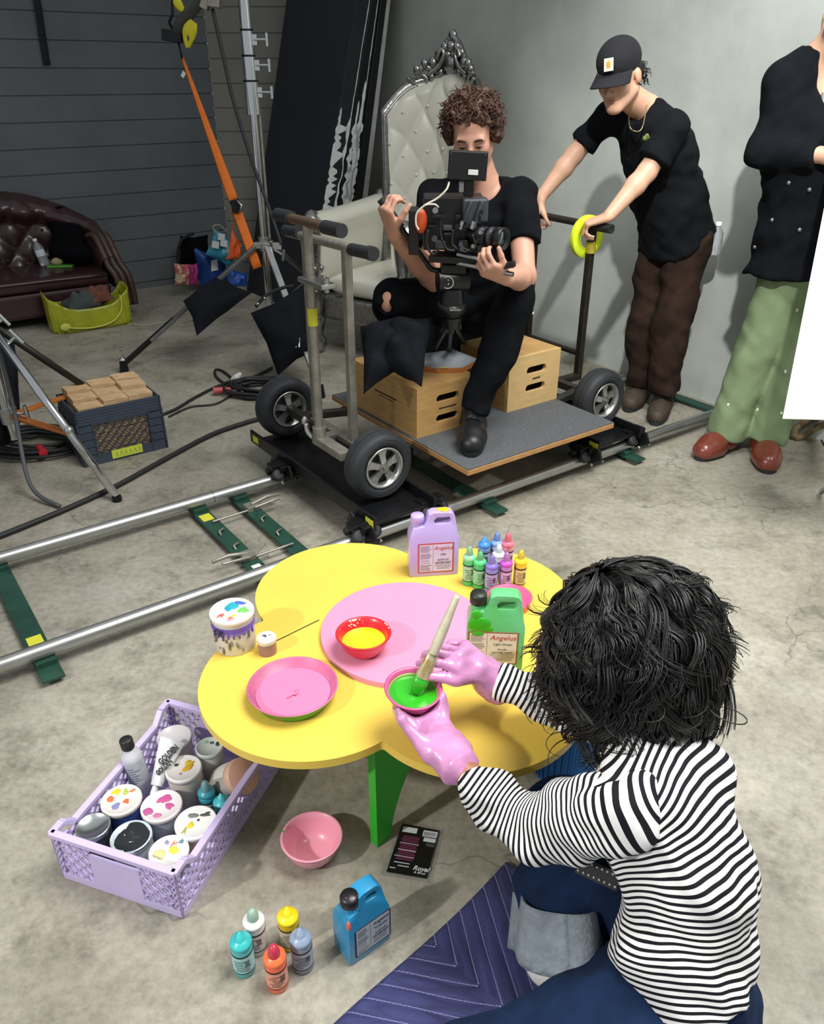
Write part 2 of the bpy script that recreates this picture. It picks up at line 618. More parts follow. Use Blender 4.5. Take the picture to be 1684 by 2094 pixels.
mb = MB()
mb.box((-6, -4.5, -0.1), (6, 9, 0))
finish(mb.build('floor', floor_mat()), 'grey stained and cracked concrete studio floor', 'floor', kind='structure')

WALL_V, WALL_U = 6.75, 3.69
board_paint = pm('charcoal_board_paint', '6a7073', 0.55, var=0.22, vscale=1.8, bump=0.2, bscale=30)
board_paint2 = pm('warm_grey_board_paint', '807f78', 0.6, var=0.15, vscale=2.5, bump=0.2, bscale=30)
conc = pm('troweled_wall_concrete', 'b6bcb6', 0.8, var=0.24, vscale=1.9, bump=0.25, bscale=14)

def board_wall(name, p0, p1, back, mat, z1=3.4, step=0.172, off=0.05):
    # a wall of horizontal boards with a shadow gap between them; the boards run from p0 to p1
    p0, p1 = Vector(p0), Vector(p1)
    d = (p1 - p0).normalized(); nrm = Vector((d.y, -d.x, 0))
    if nrm.dot(Vector(back)) > 0: nrm = -nrm
    prof = [(0.0, 0.0)]
    z = off
    while z < z1:
        prof += [(0.0, z - 0.004), (-0.010, z - 0.003), (-0.010, z + 0.003), (0.0, z + 0.004)]
        z += step
    prof.append((0.0, z1))
    prof += [(-0.12, z1), (-0.12, 0.0)]
    vs = []
    for p in (p0, p1):
        for q, zz in prof:
            vs.append(p + nrm * q + Vector((0, 0, zz)))
    n = len(prof)
    b = MB()
    b.add(vs, [(k, (k + 1) % n, n + (k + 1) % n, n + k) for k in range(n)])
    bm = bmesh.new(); me = bpy.data.meshes.new('t')
    o = b.build(name, mat)
    bm.from_mesh(o.data); bmesh.ops.recalc_face_normals(bm, faces=bm.faces); bm.to_mesh(o.data); bm.free()
    return o

cu = 2.92
finish(board_wall('wall_left', uv(-4.5, WALL_V), uv(cu, WALL_V), VX, board_paint), 'dark grey painted wall of horizontal boards behind the sofa', 'wall', kind='structure')
cpt = uv(cu, WALL_V)
finish(board_wall('wall_back', cpt, cpt + Vector((1.05, 0.02, 0)), (0, 1, 0), board_paint2, off=0.12), 'warm grey board wall in the corner behind the black flats', 'wall', kind='structure')
mb = MB(Matrix.Rotation(ROT, 4, 'Z'))
mb.box((WALL_U, -1.2, 0), (WALL_U + 0.15, WALL_V + 0.1, 3.4))
finish(mb.build('wall_right', conc), 'smooth grey troweled concrete wall behind the throne', 'wall', kind='structure')

# black strap hanging on the board wall
strap_m = pm('black_webbing', '15171a', 0.8)
a, b_ = onv(70, -30, WALL_V - 0.02), onv(96, 133, WALL_V - 0.02)
mb = MB()
mb.tube(crom([a, a.lerp(b_, .35) + VX * -.01, a.lerp(b_, .7), b_], 5), [0.024] * 16, 8, flat=0.2, up=VX)
finish(mb.build('hanging_strap', strap_m), 'frayed black strap hanging on the dark board wall', 'strap')

# ------------------------------------------------------------------ black flats leaning in the corner
flat_black = pm('flat_black_paint', '1d2229', 0.72, var=0.3, vscale=3)
flat_edge = pm('black_gloss_edge', '0e0f12', 0.4)
peel = pm('peeling_white_paint', 'eef2f0', 0.6, var=0.25, vscale=20)
grey_edge = pm('grey_foam_edge', 'b5b8b4', 0.6, var=0.2, vscale=14)
VF0, VF1 = 5.2, 6.18
def flat_line(px_hi, px_lo):
    a, b = onv(*px_hi, VF0), onv(*px_lo, VF0)
    (ua, _, za), (ub, _, zb) = touv(a), touv(b)
    s = (ua - ub) / (za - zb)
    return ub - s * zb, s                    # u at the floor, lean
lines = [flat_line((727, 0), (663, 395)), flat_line((757, 0), (694, 395)), flat_line((777, 0), (724, 395)), flat_line((798, 0), (752, 395))]
ZT = 2.44
labels = ['wide black flat board leaning outermost in the corner, face towards the sofa', 'black flat with peeling white edge leaning behind the outermost black board', 'slim black flat with light grey edge leaning closest to the concrete wall']
for i in range(3):
    (u0, s0), (u1, s1) = lines[i], lines[i + 1]
    gap = 0.006
    root = thing('studio_flat', labels[i], 'flat', uv((u0 + u1) / 2, (VF0 + VF1) / 2), ROT, 'black flats leaning in the corner')
    mb = MB()
    P8 = []
    for v in (VF0, VF1):
        for (u, s) in ((u0 + gap, s0), (u1, s1)):
            for z in (0.0, ZT):
                P8.append(uv(u + s * z, v, z))
    mb.add(P8, [(0, 1, 3, 2), (4, 6, 7, 5), (0, 4, 5, 1), (2, 3, 7, 6), (1, 5, 7, 3), (0, 2, 6, 4)])
    mb.build('board', [flat_black, flat_edge, grey_edge][0 if i == 0 else 1], root, W=True, bevel=0.004)
    # worn edge strips
    r2 = random.Random(31 + i)
    if i < 2:
        e = MB()
        for tt, wd, z0, z1 in (((0.16, 0.26, 0.55, 1.36), (0.93, 0.10, 0.3, 2.4)) if i == 0 else ((0.34, 0.22, 0.3, 1.40), (0.76, 0.10, 0.7, 2.4), (0.66, 0.28, 0.3, 1.52))):
            N = 40
            vs = []
            for k in range(N + 1):
                z = z0 + (z1 - z0) * k / N
                ua, ub = u0 + gap + s0 * z, u1 + s1 * z
                w = (ub - ua) * wd * (0.35 + 1.0 * r2.random() * (2.6 if z < 1.25 else 0.4)) * (0.15 if k in (0, N) else 1)
                c = ua + (ub - ua) * tt + (r2.random() - .5) * (ub - ua) * (0.22 if z < 1.25 else 0.03)
                c = min(max(c, ua + w / 2 + .001), ub - w / 2 - .001)
                for v in (VF0 - 0.003, VF0 + 0.004):
                    vs += [uv(c - w / 2, v, z), uv(c + w / 2, v, z)]
            fs = []
            for k in range(N):
                o = 4 * k
                fs += [(o, o + 1, o + 5, o + 4), (o + 1, o + 3, o + 7, o + 5), (o + 2, o, o + 4, o + 6)]
            e.add(vs, fs)
        o = e.build('worn_edge', peel, root, W=True)
        o['label'] = 'peeling white paint on the edge'
    else:
        e = MB()
        vs = []
        for z in (0.0, ZT):
            ua, ub = u0 + gap + s0 * z, u1 + s1 * z
            for v in (VF0 - 0.004, VF0 + 0.004):
                vs += [uv(ua + (ub - ua) * .62, v, z), uv(ub - .002, v, z)]
        e.add(vs, [(0, 1, 5, 4), (1, 3, 7, 5), (3, 2, 6, 7), (2, 0, 4, 6)])
        e.build('edge_strip', grey_edge, root, W=True)
# ------------------------------------------------------------------ the flower table
TZ = 0.335
yellow = pm('yellow_gloss_paint', 'e6c552', 0.38, var=0.08, vscale=3, bump=0.12, bscale=25)
pink_t = pm('pink_gloss_paint', 'dc90b0', 0.42, var=0.07, vscale=6)
green_t = pm('green_leg_paint', '2fae2c', 0.45, var=0.08, vscale=6)
TC = Vector((-0.018, 1.598, 0))
table = thing('flower_table', 'low yellow flower-shaped table with a round pink centre on green legs', 'table', TC)
def flower(rad, dist, angs, n=360):
    out = []
    for k in range(n):
        t = 2 * PI * k / n
        best = 0
        for a, d, r in angs:
            c = math.cos(t - a); disc = r * r - d * d * (1 - c * c)
            if disc >= 0:
                best = max(best, d * c + math.sqrt(disc))
        out.append((best * math.cos(t), best * math.sin(t)))
    return out
petals = [(math.radians(129), .247, .245), (math.radians(218), .262, .262), (math.radians(307), .252, .255), (math.radians(39), .25, .25)]
mb = MB()
mb.prism(flower(0, 0, petals), TZ - 0.021, TZ, smooth=False)
top = mb.build('tabletop', yellow, table, bevel=0.004)
mb = MB()
mb.prism([(0.207 * math.cos(2 * PI * k / 96), 0.207 * math.sin(2 * PI * k / 96)) for k in range(96)], TZ - 0.001, TZ + 0.014)
mb.build('centre_disc', pink_t, table, bevel=0.003)
# the joint between two halves of the top
s0, s1 = onz(562, 1312, TZ) - TC, onz(652, 1268, TZ) - TC
mb = MB()
mb.bar(Vector((s0.x, s0.y, TZ - .001)), Vector((s1.x, s1.y, TZ - .001)), 0.004, 0.0035)
mb.build('seam', pm('dark_seam', '5a4a1c', 0.8), table)
# slab legs, radial, one below each notch
def leg_at(ang, r_in=0.12, r_out=0.36, yaw=-0.55):
    mb = MB()
    prof = []
    # outer edge vertical, inner edge sweeping in towards the floor
    pts = [(r_out, 0.0), (r_out, TZ - .022), (r_in, TZ - .022)]
    for k in range(1, 9):
        t = k / 8
        pts.append((r_in + (r_out - .045 - r_in) * (1 - (1 - t) ** 1.8), (TZ - .022) * (1 - t)))
    M = Matrix.Rotation(ang, 4, 'Z') @ Matrix.Translation((r_out, 0, 0)) @ Matrix.Rotation(yaw, 4, 'Z') @ Matrix.Translation((-r_out, 0, 0)) @ Matrix.Rotation(PI / 2, 4, 'X')
    mb.prism(pts, -0.011, 0.011, M=M)
    return mb.build('leg', green_t, table, bevel=0.003)
for a in (259, 349, 79, 172):
    leg_at(math.radians(a))

# ------------------------------------------------------------------ paint jugs
def jug(name, label, loc, rz, body_m, cap=True, size=(0.125, 0.058, 0.205), lab_text=None, paint_m=None, sc=1.0, handle=True):
    w, d, h = size
    root = thing(name, label, 'paint jug', loc, rz)
    # body: rounded block whose shoulder steps up to a handle at one end and a neck at the other
    hw, hd = w / 2, d / 2
    prof = [(-hw, 0.004), (-hw + .006, 0), (hw - .006, 0), (hw, 0.004), (hw, h * .62), (hw - .004, h * .70)]
    # handle hump on the +x side with a grip hole, neck on the -x side
    prof += [(hw - .010, h * .93), (hw - .018, h * .985), (hw - .030, h), (-.002, h), (-.014, h * .97), (-.020, h * .86), (-.028, h * .80)]
    prof += [(-hw + .038, h * .79), (-hw + .036, h * .80), (-hw + .010, h * .78), (-hw + .002, h * .68), (-hw, h * .6)]
    M = Matrix.Rotation(PI / 2, 4, 'X')
    mb = MB()
    n = len(prof)
    # lower block full depth, upper handle slimmer: two layers of outline blended by depth
    def dep(z): return hd if z < h * .62 else hd * (1 - .45 * min(1, (z - h * .62) / (h * .25)))
    vs = [(x, -dep(z), z) for x, z in prof] + [(x, dep(z), z) for x, z in prof]
    hole = [(0.002, h * .83), (hw - .026, h * .83), (hw - .020, h * .87), (hw - .026, h * .925), (0.008, h * .925), (0.0, h * .88)]
    # front/back faces with the grip hole: bridge by bmesh fill
    bm = bmesh.new()
    def loop(pts, sgn):
        vv = [bm.verts.new((x, sgn * dep(z), z)) for x, z in pts]
        return vv, [bm.edges.new((vv[i], vv[(i + 1) % len(vv)])) for i in range(len(vv))]
    rims = []
    for sgn in (-1, 1):
        a, ea = loop(prof, sgn); b, eb = loop(hole, sgn)
        bmesh.ops.triangle_fill(bm, edges=ea + eb, use_beauty=True)
        rims.append((a, b))
    for q in (0, 1):
        A, B = rims[0][q], rims[1][q]
        for i in range(len(A)):
            j = (i + 1) % len(A)
            bm.faces.new((A[i], A[j], B[j], B[i]))
    bmesh.ops.recalc_face_normals(bm, faces=bm.faces)
    me = bpy.data.meshes.new('jug_body'); bm.to_mesh(me); bm.free()
    me.materials.append(body_m)
    o = bpy.data.objects.new('jug_body', me); COL.objects.link(o); o.parent = root
    bv = o.modifiers.new('bevel', 'BEVEL'); bv.width = .006; bv.segments = 3; bv.limit_method = 'ANGLE'; bv.angle_limit = math.radians(35)
    me.polygons.foreach_set('use_smooth', [True] * len(me.polygons))
    # neck and cap
    nx = -hw + .024
    mb = MB()
    mb.lathe([(0.016, h * .76), (0.016, h * .84), (0.0145, h * .845), (0.0145, h * .87), (0.0, h * .87)], 24, M=xf((nx, 0, 0)))
    mb.build('neck', body_m, root)
    return root, nx

def jug_label(root, w, d, h, x0, x1, z0, z1, items, paper, frame_m, split=0.45):
    y = -d / 2
    mb = MB(); mb.box((x0, y - .0012, z0), (x1, y - .0002, z1)); mb.box((x0 + .0035, y - .0016, z0 + .0035), (x1 - .0035, y - .0004, z1 - .0035), 1)
    xs = x0 + (x1 - x0) * split
    mb.box((xs - .0004, y - .0018, z0 + .004), (xs + .0004, y - .0005, z1 - .004), 2)
    # fine print
    r2 = random.Random(5)
    z = z1 - .008
    while z > z0 + .006:
        mb.box((x0 + .006, y - .0019, z - .0007), (xs - .004 - r2.random() * .008, y - .0006, z + .0004), 2)
        z -= .0035 if r2.random() > .2 else .007
    for q in range(5):
        z = z0 + .012 + q * .0042
        mb.box((xs + .005 + r2.random() * .006, y - .0019, z - .0006), (x1 - .006 - r2.random() * .006, y - .0006, z + .0003), 2)
    lb = mb.build('paper_label', [frame_m, paper, pm('label_print', '5a5555', .8)], root)
    M0 = Matrix.Rotation(PI / 2, 4, 'X')
    for txt, s, fx, fz, m, sh in items:
        cx = xs + (x1 - xs) * fx
        writing(txt, s, Matrix.Translation((cx, y - .0019, z0 + (z1 - z0) * fz)) @ M0, m, lb, shear=sh, ext=.0002)
    return lb

red_ink = pm('red_ink', 'b23a2e', .7); blk_ink = pm('black_ink', '2b2728', .7)
paper_w = pm('label_paper', 'e2dccf', .7, var=.08, vscale=20)
def face_rz(pl, pr):                          # turn of a thing whose left and right base corners are given
    d = pr - pl
    return math.atan2(d.y, d.x)
# lilac jug
lil_p = pm('lilac_jug_plastic', 'b7a4dc', .35, var=.07, vscale=12, coat=.3)
pl, pr = onz(838, 1181, TZ), onz(936, 1174, TZ)
rz = face_rz(pl, pr)
W_ = (pr - pl).length
off = Vector((-math.sin(rz), math.cos(rz), 0))
lj, nx = jug('lilac_paint_jug', 'lilac jug of leather paint at the far edge of the yellow table', (pl + pr) / 2 + off * .03 , rz, lil_p, size=(W_, .06, .19))
jug_label(lj, W_, .06, .19, -.045, .053, .012, .105, [('Angelus', .0165, .5, .83, red_ink, .25), ('Lilac', .009, .5, .62, blk_ink, 0), ('ACRYLIC', .008, .5, .43, blk_ink, 0), ('LEATHER PAINT', .0064, .5, .34, blk_ink, 0)], pm('lilac_label_paper', 'cbbedc', .7), red_ink, .42)
mb = MB(); mb.lathe([(0.0, .845 * .19 + .02), (.0165, .845 * .19 + .02), (.0185, .845 * .19 + .015), (.0185, .845 * .19 - .001), (.015, .845 * .19 - .004)], 24, M=xf((nx, 0, 0)))
mb.build('cap', pm('pale_lilac_cap', 'b7a2e0', .4), lj)
mb = MB(); mb.ell((.03, 0, .191), (.013, .012, .003), mi=0); mb.ell((.018, .004, .1905), (.008, .009, .003))
mb.build('paint_smear', pm('yellow_smear', 'd9c21e', .4), lj)
# green jug
grn_p = pm('green_jug_plastic', '74c795', .32, col2='58b964', vscale=9, coat=.35)
pl, pr = onz(951, 1370, TZ), onz(1066, 1374, TZ)
rz = face_rz(pl, pr); W_ = (pr - pl).length
off = Vector((-math.sin(rz), math.cos(rz), 0))
gj, nx = jug('green_paint_jug', 'green jug of leather paint with a black cap beside the brush hand', (pl + pr) / 2 + off * .032, rz, grn_p, size=(W_, .064, .2))
jug_label(gj, W_, .064, .2, -.062, .052, .022, .112, [('Angelus', .0185, .5, .83, red_ink, .25), ('Light Green', .0088, .5, .63, pm('green_ink', '3f5c45', .7), .2), ('Acrylic', .0075, .5, .47, blk_ink, 0), ('LEATHER PAINT', .0068, .5, .37, blk_ink, 0)], paper_w, pm('tan_label_edge', '94604a', .7), .38)
mb = MB(); mb.lathe([(0.0, .196), (.017, .196), (.0195, .19), (.0195, .172), (.016, .168)], 24, M=xf((nx, 0, 0)))
mb.build('cap', pm('black_cap', '20261f', .45, col2='2a5a22', vscale=60, thresh=(.25, .4)), gj)
mb = MB(); mb.ell((.008, -.0215, .142), (.006, .003, .010)); mb.build('paint_drip', pm('red_drip', 'b8242c', .35), gj)
fresh = pm('fresh_green_paint', '33b01f', .3, coat=.3)
mb = MB()
mb.ell((-.038, -.0305, .128), (.026, .0035, .022)); mb.ell((-.02, -.030, .118), (.02, .003, .009)); mb.ell((-.046, -.0275, .150), (.012, .005, .018))
mb.ell((-.040, -.0325, .106), (.017, .002, .006))
mb.build('paint_spill', fresh, gj)
# blue jug on the floor
blu_p = pm('blue_jug_plastic', '1f93c4', .35, col2='2782ad', vscale=10, coat=.35)
pl, pr = onz(716, 1977, 0), onz(797, 1918, 0)
rz = face_rz(pl, pr); W_ = (pr - pl).length
off = Vector((-math.sin(rz), math.cos(rz), 0))
bj, nx = jug('blue_paint_jug', 'blue jug of leather paint standing on the floor beside the blanket', (pl + pr) / 2 + off * .028, rz, blu_p, size=(W_, .058, .17))
jug_label(bj, W_, .058, .17, -.036, .05, .016, .098, [('Angelus', .012, .5, .84, blk_ink, .25), ('Turquoise', .0075, .5, .66, blk_ink, 0), ('ACRYLIC', .007, .5, .46, blk_ink, 0), ('LEATHER PAINT', .0058, .5, .36, blk_ink, 0)], pm('blue_label_paper', 'b3bfc8', .7), pm('navy_ink', '332f52', .7), .42)
mb = MB(); mb.lathe([(0.0, .168), (.0165, .168), (.019, .163), (.019, .147), (.0155, .142)], 24, M=xf((nx, 0, 0)))
mb.build('cap', pm('speckled_cap', '17181c', .35, col2='d07aa0', vscale=110, thresh=(.30, .36)), bj)
mb = MB(); mb.ell((-W_ / 2 + .004, -.024, .118), (.004, .005, .014)); mb.ell((-W_ / 2 + .003, -.022, .098), (.003, .004, .008))
mb.build('paint_smear', pm('orange_smear', 'e2674e', .5), bj)

# ------------------------------------------------------------------ small paint bottles with nozzle caps
def paint_bottle(label, loc, body, cap, lab, nozzle=None, text='', rz=0.0, h=0.125, r=0.021, lean=None, group=None, name='paint_bottle', band='1a1a1c'):
    root = thing(name, label, 'paint bottle', loc, rz, group)
    if lean: root.rotation_euler = lean
    bm_, cm_, lm_ = (pm('paint_' + body, body, .35, var=.06, vscale=30, coat=.2), pm('cap_' + cap, cap, .35, coat=.2), pm('lab_' + lab, lab, .6, var=.1, vscale=40))
    hb = h * .66
    mb = MB(); mb.lathe([(0, 0), (r * .93, 0), (r, .003), (r, hb * .93), (r * .96, hb), (0, hb)], 28)
    b = mb.build('bottle_body', bm_, root)
    mb = MB(); mb.lathe([(r * 1.012, hb * .22), (r * 1.012, hb * .80)], 28); q = mb.build('wrap_label', lm_, root)
    mb = MB()
    for z in (.80, .84): pass
    mb.lathe([(r * 1.018, hb * .80), (r * 1.018, hb * .855)], 28)
    mb.lathe([(r * 1.018, hb * .19), (r * 1.018, hb * .225)], 28)
    rr = random.Random(sum(map(ord, label)))
    for k in range(6):
        z = hb * (.3 + .07 * k); a0 = -2.3 + rr.random() * .5; a1 = a0 + .7 + rr.random() * .9
        vs = []
        for t in range(7):
            a = a0 + (a1 - a0) * t / 6
            for zz in (z, z + hb * .022): vs.append((r * 1.02 * math.cos(a), r * 1.02 * math.sin(a), zz))
        mb.add(vs, [(2 * t, 2 * t + 2, 2 * t + 3, 2 * t + 1) for t in range(6)])
    # bar code block
    for k in range(9):
        a = -1.15 + k * .055
        vs = [(r * 1.021 * math.cos(a + d), r * 1.021 * math.sin(a + d), z) for d in (0, .022 + .012 * (k % 3 == 0)) for z in (hb * .45, hb * .68)]
        mb.add(vs, [(0, 2, 3, 1)])
    mb.build('print', pm('dark_print', band, .7), q)
    mb = MB()
    mb.lathe([(r * .96, hb), (r * 1.03, hb + .002), (r * 1.03, hb + h * .06), (r * .98, hb + h * .085), (r * .5, hb + h * .125), (r * .46, hb + h * .13), (r * .40, hb + h * .2), (r * .3, hb + h * .205), (r * .16, hb + h * .28), (0, hb + h * .285)], 26)
    c = mb.build('nozzle_cap', cm_, root)
    if nozzle:
        mb = MB(); mb.lathe([(r * .56, hb + h * .12), (r * .54, hb + h * .2), (r * .42, hb + h * .29), (r * .22, hb + h * .335), (0, hb + h * .34)], 22)
        mb.build('clear_tip', pm('tip_' + nozzle, nozzle, .12, trans=.55), c)
    return root

FB = 'paint bottles on the floor in front of the table'
for (px, py, hh, label, body, cap, lab, noz) in [
    (504, 1999, .122, 'turquoise paint bottle on the floor, leftmost of the five, barcode towards us', '4fb3b5', '37b3b3', 'a5d3d2', None),
    (529, 1955, .122, 'white paint bottle with a clear green tip standing behind the turquoise one', 'd8d3d0', 'e6e6e6', 'd9cdcb', 'b9d8c4'),
    (571, 2031, .122, 'orange paint bottle on the floor, nearest of the five', 'ee6a41', 'f0703f', 'e39c84', 'e0506a'),
    (596, 1945, .118, 'yellow paint bottle standing at the back of the floor group', 'd6b41c', 'e6cd17', 'cfc3a8', None),
    (622, 1992, .122, 'grey blue paint bottle standing between the yellow one and the blue jug', '7b8796', '8596ac', 'a1a5b3', None)]:
    p = onz(px, py, 0); v = Vector((p.x, p.y, 0)).normalized() * .018
    paint_bottle(label, p + v, body, cap, lab, noz, rz=rng.random() * .5 - .2, h=hh, group=FB)

TB = 'paint bottles on the table behind the green jug'
for (px, py, hh, label, body, cap, lab, noz) in [
    (957, 1199, .118, 'pale green paint bottle, leftmost of the cluster on the table', '4fc273', '8fd3a0', 'a9d6b2', 'a9dcb4'),
    (987, 1172, .118, 'blue capped paint bottle in the back row of the table cluster', '7396cf', '3d86d6', 'a9b9dd', None),
    (978, 1206, .112, 'bright green paint bottle in the front of the table cluster, between pale green and violet', '3fc062', '55cf7c', '8fd3a2', '7fd6a0'),
    (1012, 1168, .118, 'periwinkle paint bottle with the tallest nozzle at the back of the table cluster', 'a9b6d8', '7f9fdc', 'c7cbe0', '8fb0e6'),
    (1034, 1170, .118, 'coral pink capped paint bottle at the back of the table cluster', 'dc8fae', 'ee6f86', 'd9b5c6', 'f08ca0'),
    (1002, 1214, .112, 'violet paint bottle with grey label, foremost of the table cluster', '8a86cf', '7f71c7', 'aaa7cc', 'a59cd6'),
    (1031, 1210, .115, 'magenta paint bottle between the violet and the yellow ones', 'b77fc2', 'bb4fc0', 'cbb0cf', 'd49ad8'),
    (1060, 1205, .115, 'yellow paint bottle, rightmost of the cluster on the table', 'e6c52c', 'f0dc22', 'dccb8a', 'f0dd50'),
    (1016, 1190, .112, 'white capped paint bottle half hidden in the middle of the table cluster', 'd4d4e0', 'e8e8f0', 'd4d4e0', 'eef2f8')]:
    p = onz(px, py, TZ); v = Vector((p.x, p.y, 0)).normalized() * .015
    paint_bottle(label, p + v, body, cap, lab, noz, rz=rng.random() * .6 - .3, h=hh, r=.0168, group=TB)

# ------------------------------------------------------------------ bowls, trays, tubs
def bowl(name, label, loc, R, h, col, wall=.003, rot=None, foot=.55, inner=None):
    root = thing(name, label, 'bowl', loc, rot=rot)
    m = pm('bowl_' + col, col, .32, coat=.3)
    prof = [(0, .002), (R * foot * .9, .002), (R * foot, .0), (R * (foot + .06), .003), (R * .82, h * .38), (R * .95, h * .78), (R, h * .97), (R + .0035, h), (R + .001, h + .0015), (R - wall, h), (R * .94 - wall, h * .78), (R * .80 - wall, h * .4), (R * foot, .007), (0, .006)]
    mb = MB(); mb.lathe(prof, 56)
    mb.build('shell', m, root)
    return root
def paint_pool(root, z, R, col, name='paint', lump=True, cmat=None):
    m = cmat or pm('wet_' + col, col, .22, coat=.5)
    mb = MB()
    N = 48
    rings = 10
    vs = [(0, 0, z)]
    for i in range(1, rings + 1):
        for k in range(N):
            a = 2 * PI * k / N; r = R * i / rings
            vs.append((r * math.cos(a), r * math.sin(a), z + (.0012 * math.sin(9 * r / R + 2 * a) * (1 - i / rings) if lump else 0)))
    fs = [(0, 1 + k, 1 + (k + 1) % N) for k in range(N)]
    for i in range(rings - 1):
        for k in range(N):
            o = 1 + i * N
            fs.append((o + k, o + N + k, o + N + (k + 1) % N, o + (k + 1) % N))
    mb.add(vs, fs, 0, True)
    return mb.build(name, m, root)
rb = bowl('red_bowl', 'small red bowl of yellow paint on the pink centre of the table', onz(744, 1330, TZ + .014), .0625, .052, 'd8232f')
paint_pool(rb, .030, .0535, 'f0c816', 'yellow_paint')
mb = MB()
r3 = random.Random(3)
for k in range(16):
    a = 1.9 + r3.random() * .9 - .45; z = .034 + .016 * r3.random()
    rr_ = .0555 + .0055 * (z - .034) / .016
    mb.ell((rr_ * math.cos(a), rr_ * math.sin(a), z), (.0035 + .003 * r3.random(), .002, .002 + .002 * r3.random()), 10, 6)
for a in (.5, .62, .3): mb.ell((.062 * math.cos(a), .062 * math.sin(a), .0525), (.003, .002, .0015), 8, 6)
mb.build('paint_splash', pm('cream_splash', 'f1e6cf', .4), rb)

# pink tray with green underside
tp = onz(600, 1425, TZ)
tray = thing('paint_tray', 'wide shallow round tray of pink paint at the front left of the table', 'tray', (tp.x, tp.y, TZ))
mb = MB(); R = .098
mb.lathe([(0, .001), (R * .80, .001), (R * .84, .003), (R, .0325), (R + .002, .0335)], 72, mi=0)
mb.lathe([(R + .002, .0335), (R, .035), (R - .003, .0335), (R * .84 - .002, .007), (0, .006)], 72, mi=1)
mb.build('pan', [pm('green_tray_enamel', '4f9a3a', .4, col2='b56f8f', vscale=14, thresh=(.30, .42)), pm('dusty_pink_rim', 'c8688f', .4, var=.3, vscale=14)], tray)
paint_pool(tray, .0135, .0825, 'f07ba4', 'pink_paint')
mb = MB()
for k in range(7):
    mb.ell((.004 + .016 * r3.random() - .008, -.012 + .014 * r3.random() - .007, .011), (.006 + .004 * r3.random(), .003, .003), 10, 6, R=Matrix.Rotation(r3.random() * 3, 3, 'Z'))
mb.tube(crom([(-.01, -.018, .014), (.0, -.012, .0175), (.008, -.007, .0165), (.006, .004, .015)], 5), .0026, 8)
mb.build('paint_ripple', pm('wet_f07ba4', 'f07ba4', .22), tray)

# second pink tray behind the green jug
p = onz(1040, 1237, TZ)
t2 = thing('pink_tray', 'empty bright pink round tray behind the green jug', 'tray', (p.x, p.y, TZ))
mb = MB(); R = .058
mb.lathe([(0, .001), (R * .85, .001), (R * .9, .004), (R, .026), (R + .002, .027), (R - .003, .026), (R * .88, .006), (0, .005)], 56)
mb.build('pan', pm('hot_pink_plastic', 'ea5f88', .35, coat=.3), t2)

# pink bowl on the floor, tipped towards the camera
pb = bowl('pink_bowl', 'empty pink bowl with a green drip on the floor beside the crate', (0, 0, 0), .066, .062, 'eda0b3')
p = onz(640, 1748, 0)
pb.location = (p.x, p.y, 0.0); 
mb = MB(); mb.ell((-.0655, .012, .058), (.004, .006, .006), 10, 8); mb.build('paint_drip', fresh, pb)

# gallon tub of gesso and the small jar on the left edge
def tub(label, loc, R, h, side, lidc, spots, rz=0, name='paint_tub', band=None, text=None, lean=None, group=None, lid_h=.012):
    root = thing(name, label, 'paint tub', loc, rz, group)
    if lean: root.rotation_euler = lean
    mb = MB(); mb.lathe([(0, 0), (R * .94, 0), (R * .96, .002), (R * .98, h - .004), (R * .96, h), (0, h)], 40)
    body = mb.build('tub_body', pm('tub_' + side, side, .4, var=.12, vscale=25), root)
    mb = MB(); mb.lathe([(R * .99, h - lid_h * .8), (R * 1.03, h - lid_h * .75), (R * 1.03, h + .001), (R * 1.0, h + .003), (R * .93, h + .003), (R * .91, h + .0012), (0, h + .0012)], 44)
    lid = mb.build('lid', pm('lid_' + lidc, lidc, .35, var=.05, vscale=20), root)
    if spots:
        byc = {}
        for (x, y, sx, sy, a, c) in spots: byc.setdefault(c, []).append((x, y, sx, sy, a))
        r4 = random.Random(len(label))
        for c, L in byc.items():
            mb = MB()
            for (x, y, sx, sy, a) in L:
                for q in range(3):
                    mb.ell((x * R + (r4.random() - .5) * sx * R * .8, y * R + (r4.random() - .5) * sy * R * .8, h + .0015), (sx * R * (.5 + .5 * r4.random()), sy * R * (.5 + .5 * r4.random()), .0016), 14, 6, R=Matrix.Rotation(a + r4.random(), 3, 'Z'))
            mb.build('paint_speck', pm('splat_' + c, c, .4), lid)
    return root, body, lid
p = onz(484, 1322, TZ)
gt, gb, gl = tub('large white paint tub with splattered lid at the left notch of the table', (p.x - .004, p.y + .01, TZ), .051, .098, 'd4d0cc', 'eceaea',
    [(.05, .35, .35, .28, .3, '2aa3b0'), (-.1, .2, .25, .2, 1, '2596b0'), (.55, -.1, .28, .2, .6, '6fc05a'), (.35, .55, .3, .14, 2.4, '4b63b5'), (-.5, -.3, .2, .08, .2, 'd8504f'), (-.1, -.62, .16, .12, 1, 'e87f34'), (.1, -.4, .12, .1, 0, 'efc23a'), (.0, -.72, .2, .06, 0, 'd98fb8')], rz=.2)
mb = MB(); mb.lathe([(.0517, .066), (.0517, .080)], 40); mb.lathe([(.0515, .060), (.0515, .062)], 40)
r5 = random.Random(11)
for k in range(9):
    a = -2.6 + k * .26; L_ = .006 + .014 * r5.random()
    mb.tube([(.0512 * math.cos(a), .0512 * math.sin(a), .066), (.0512 * math.cos(a), .0512 * math.sin(a), .066 - L_)], .0025, 6)
mb.build('paint_band', pm('purple_band', '6a4fb0', .5), gb)
mb = MB()
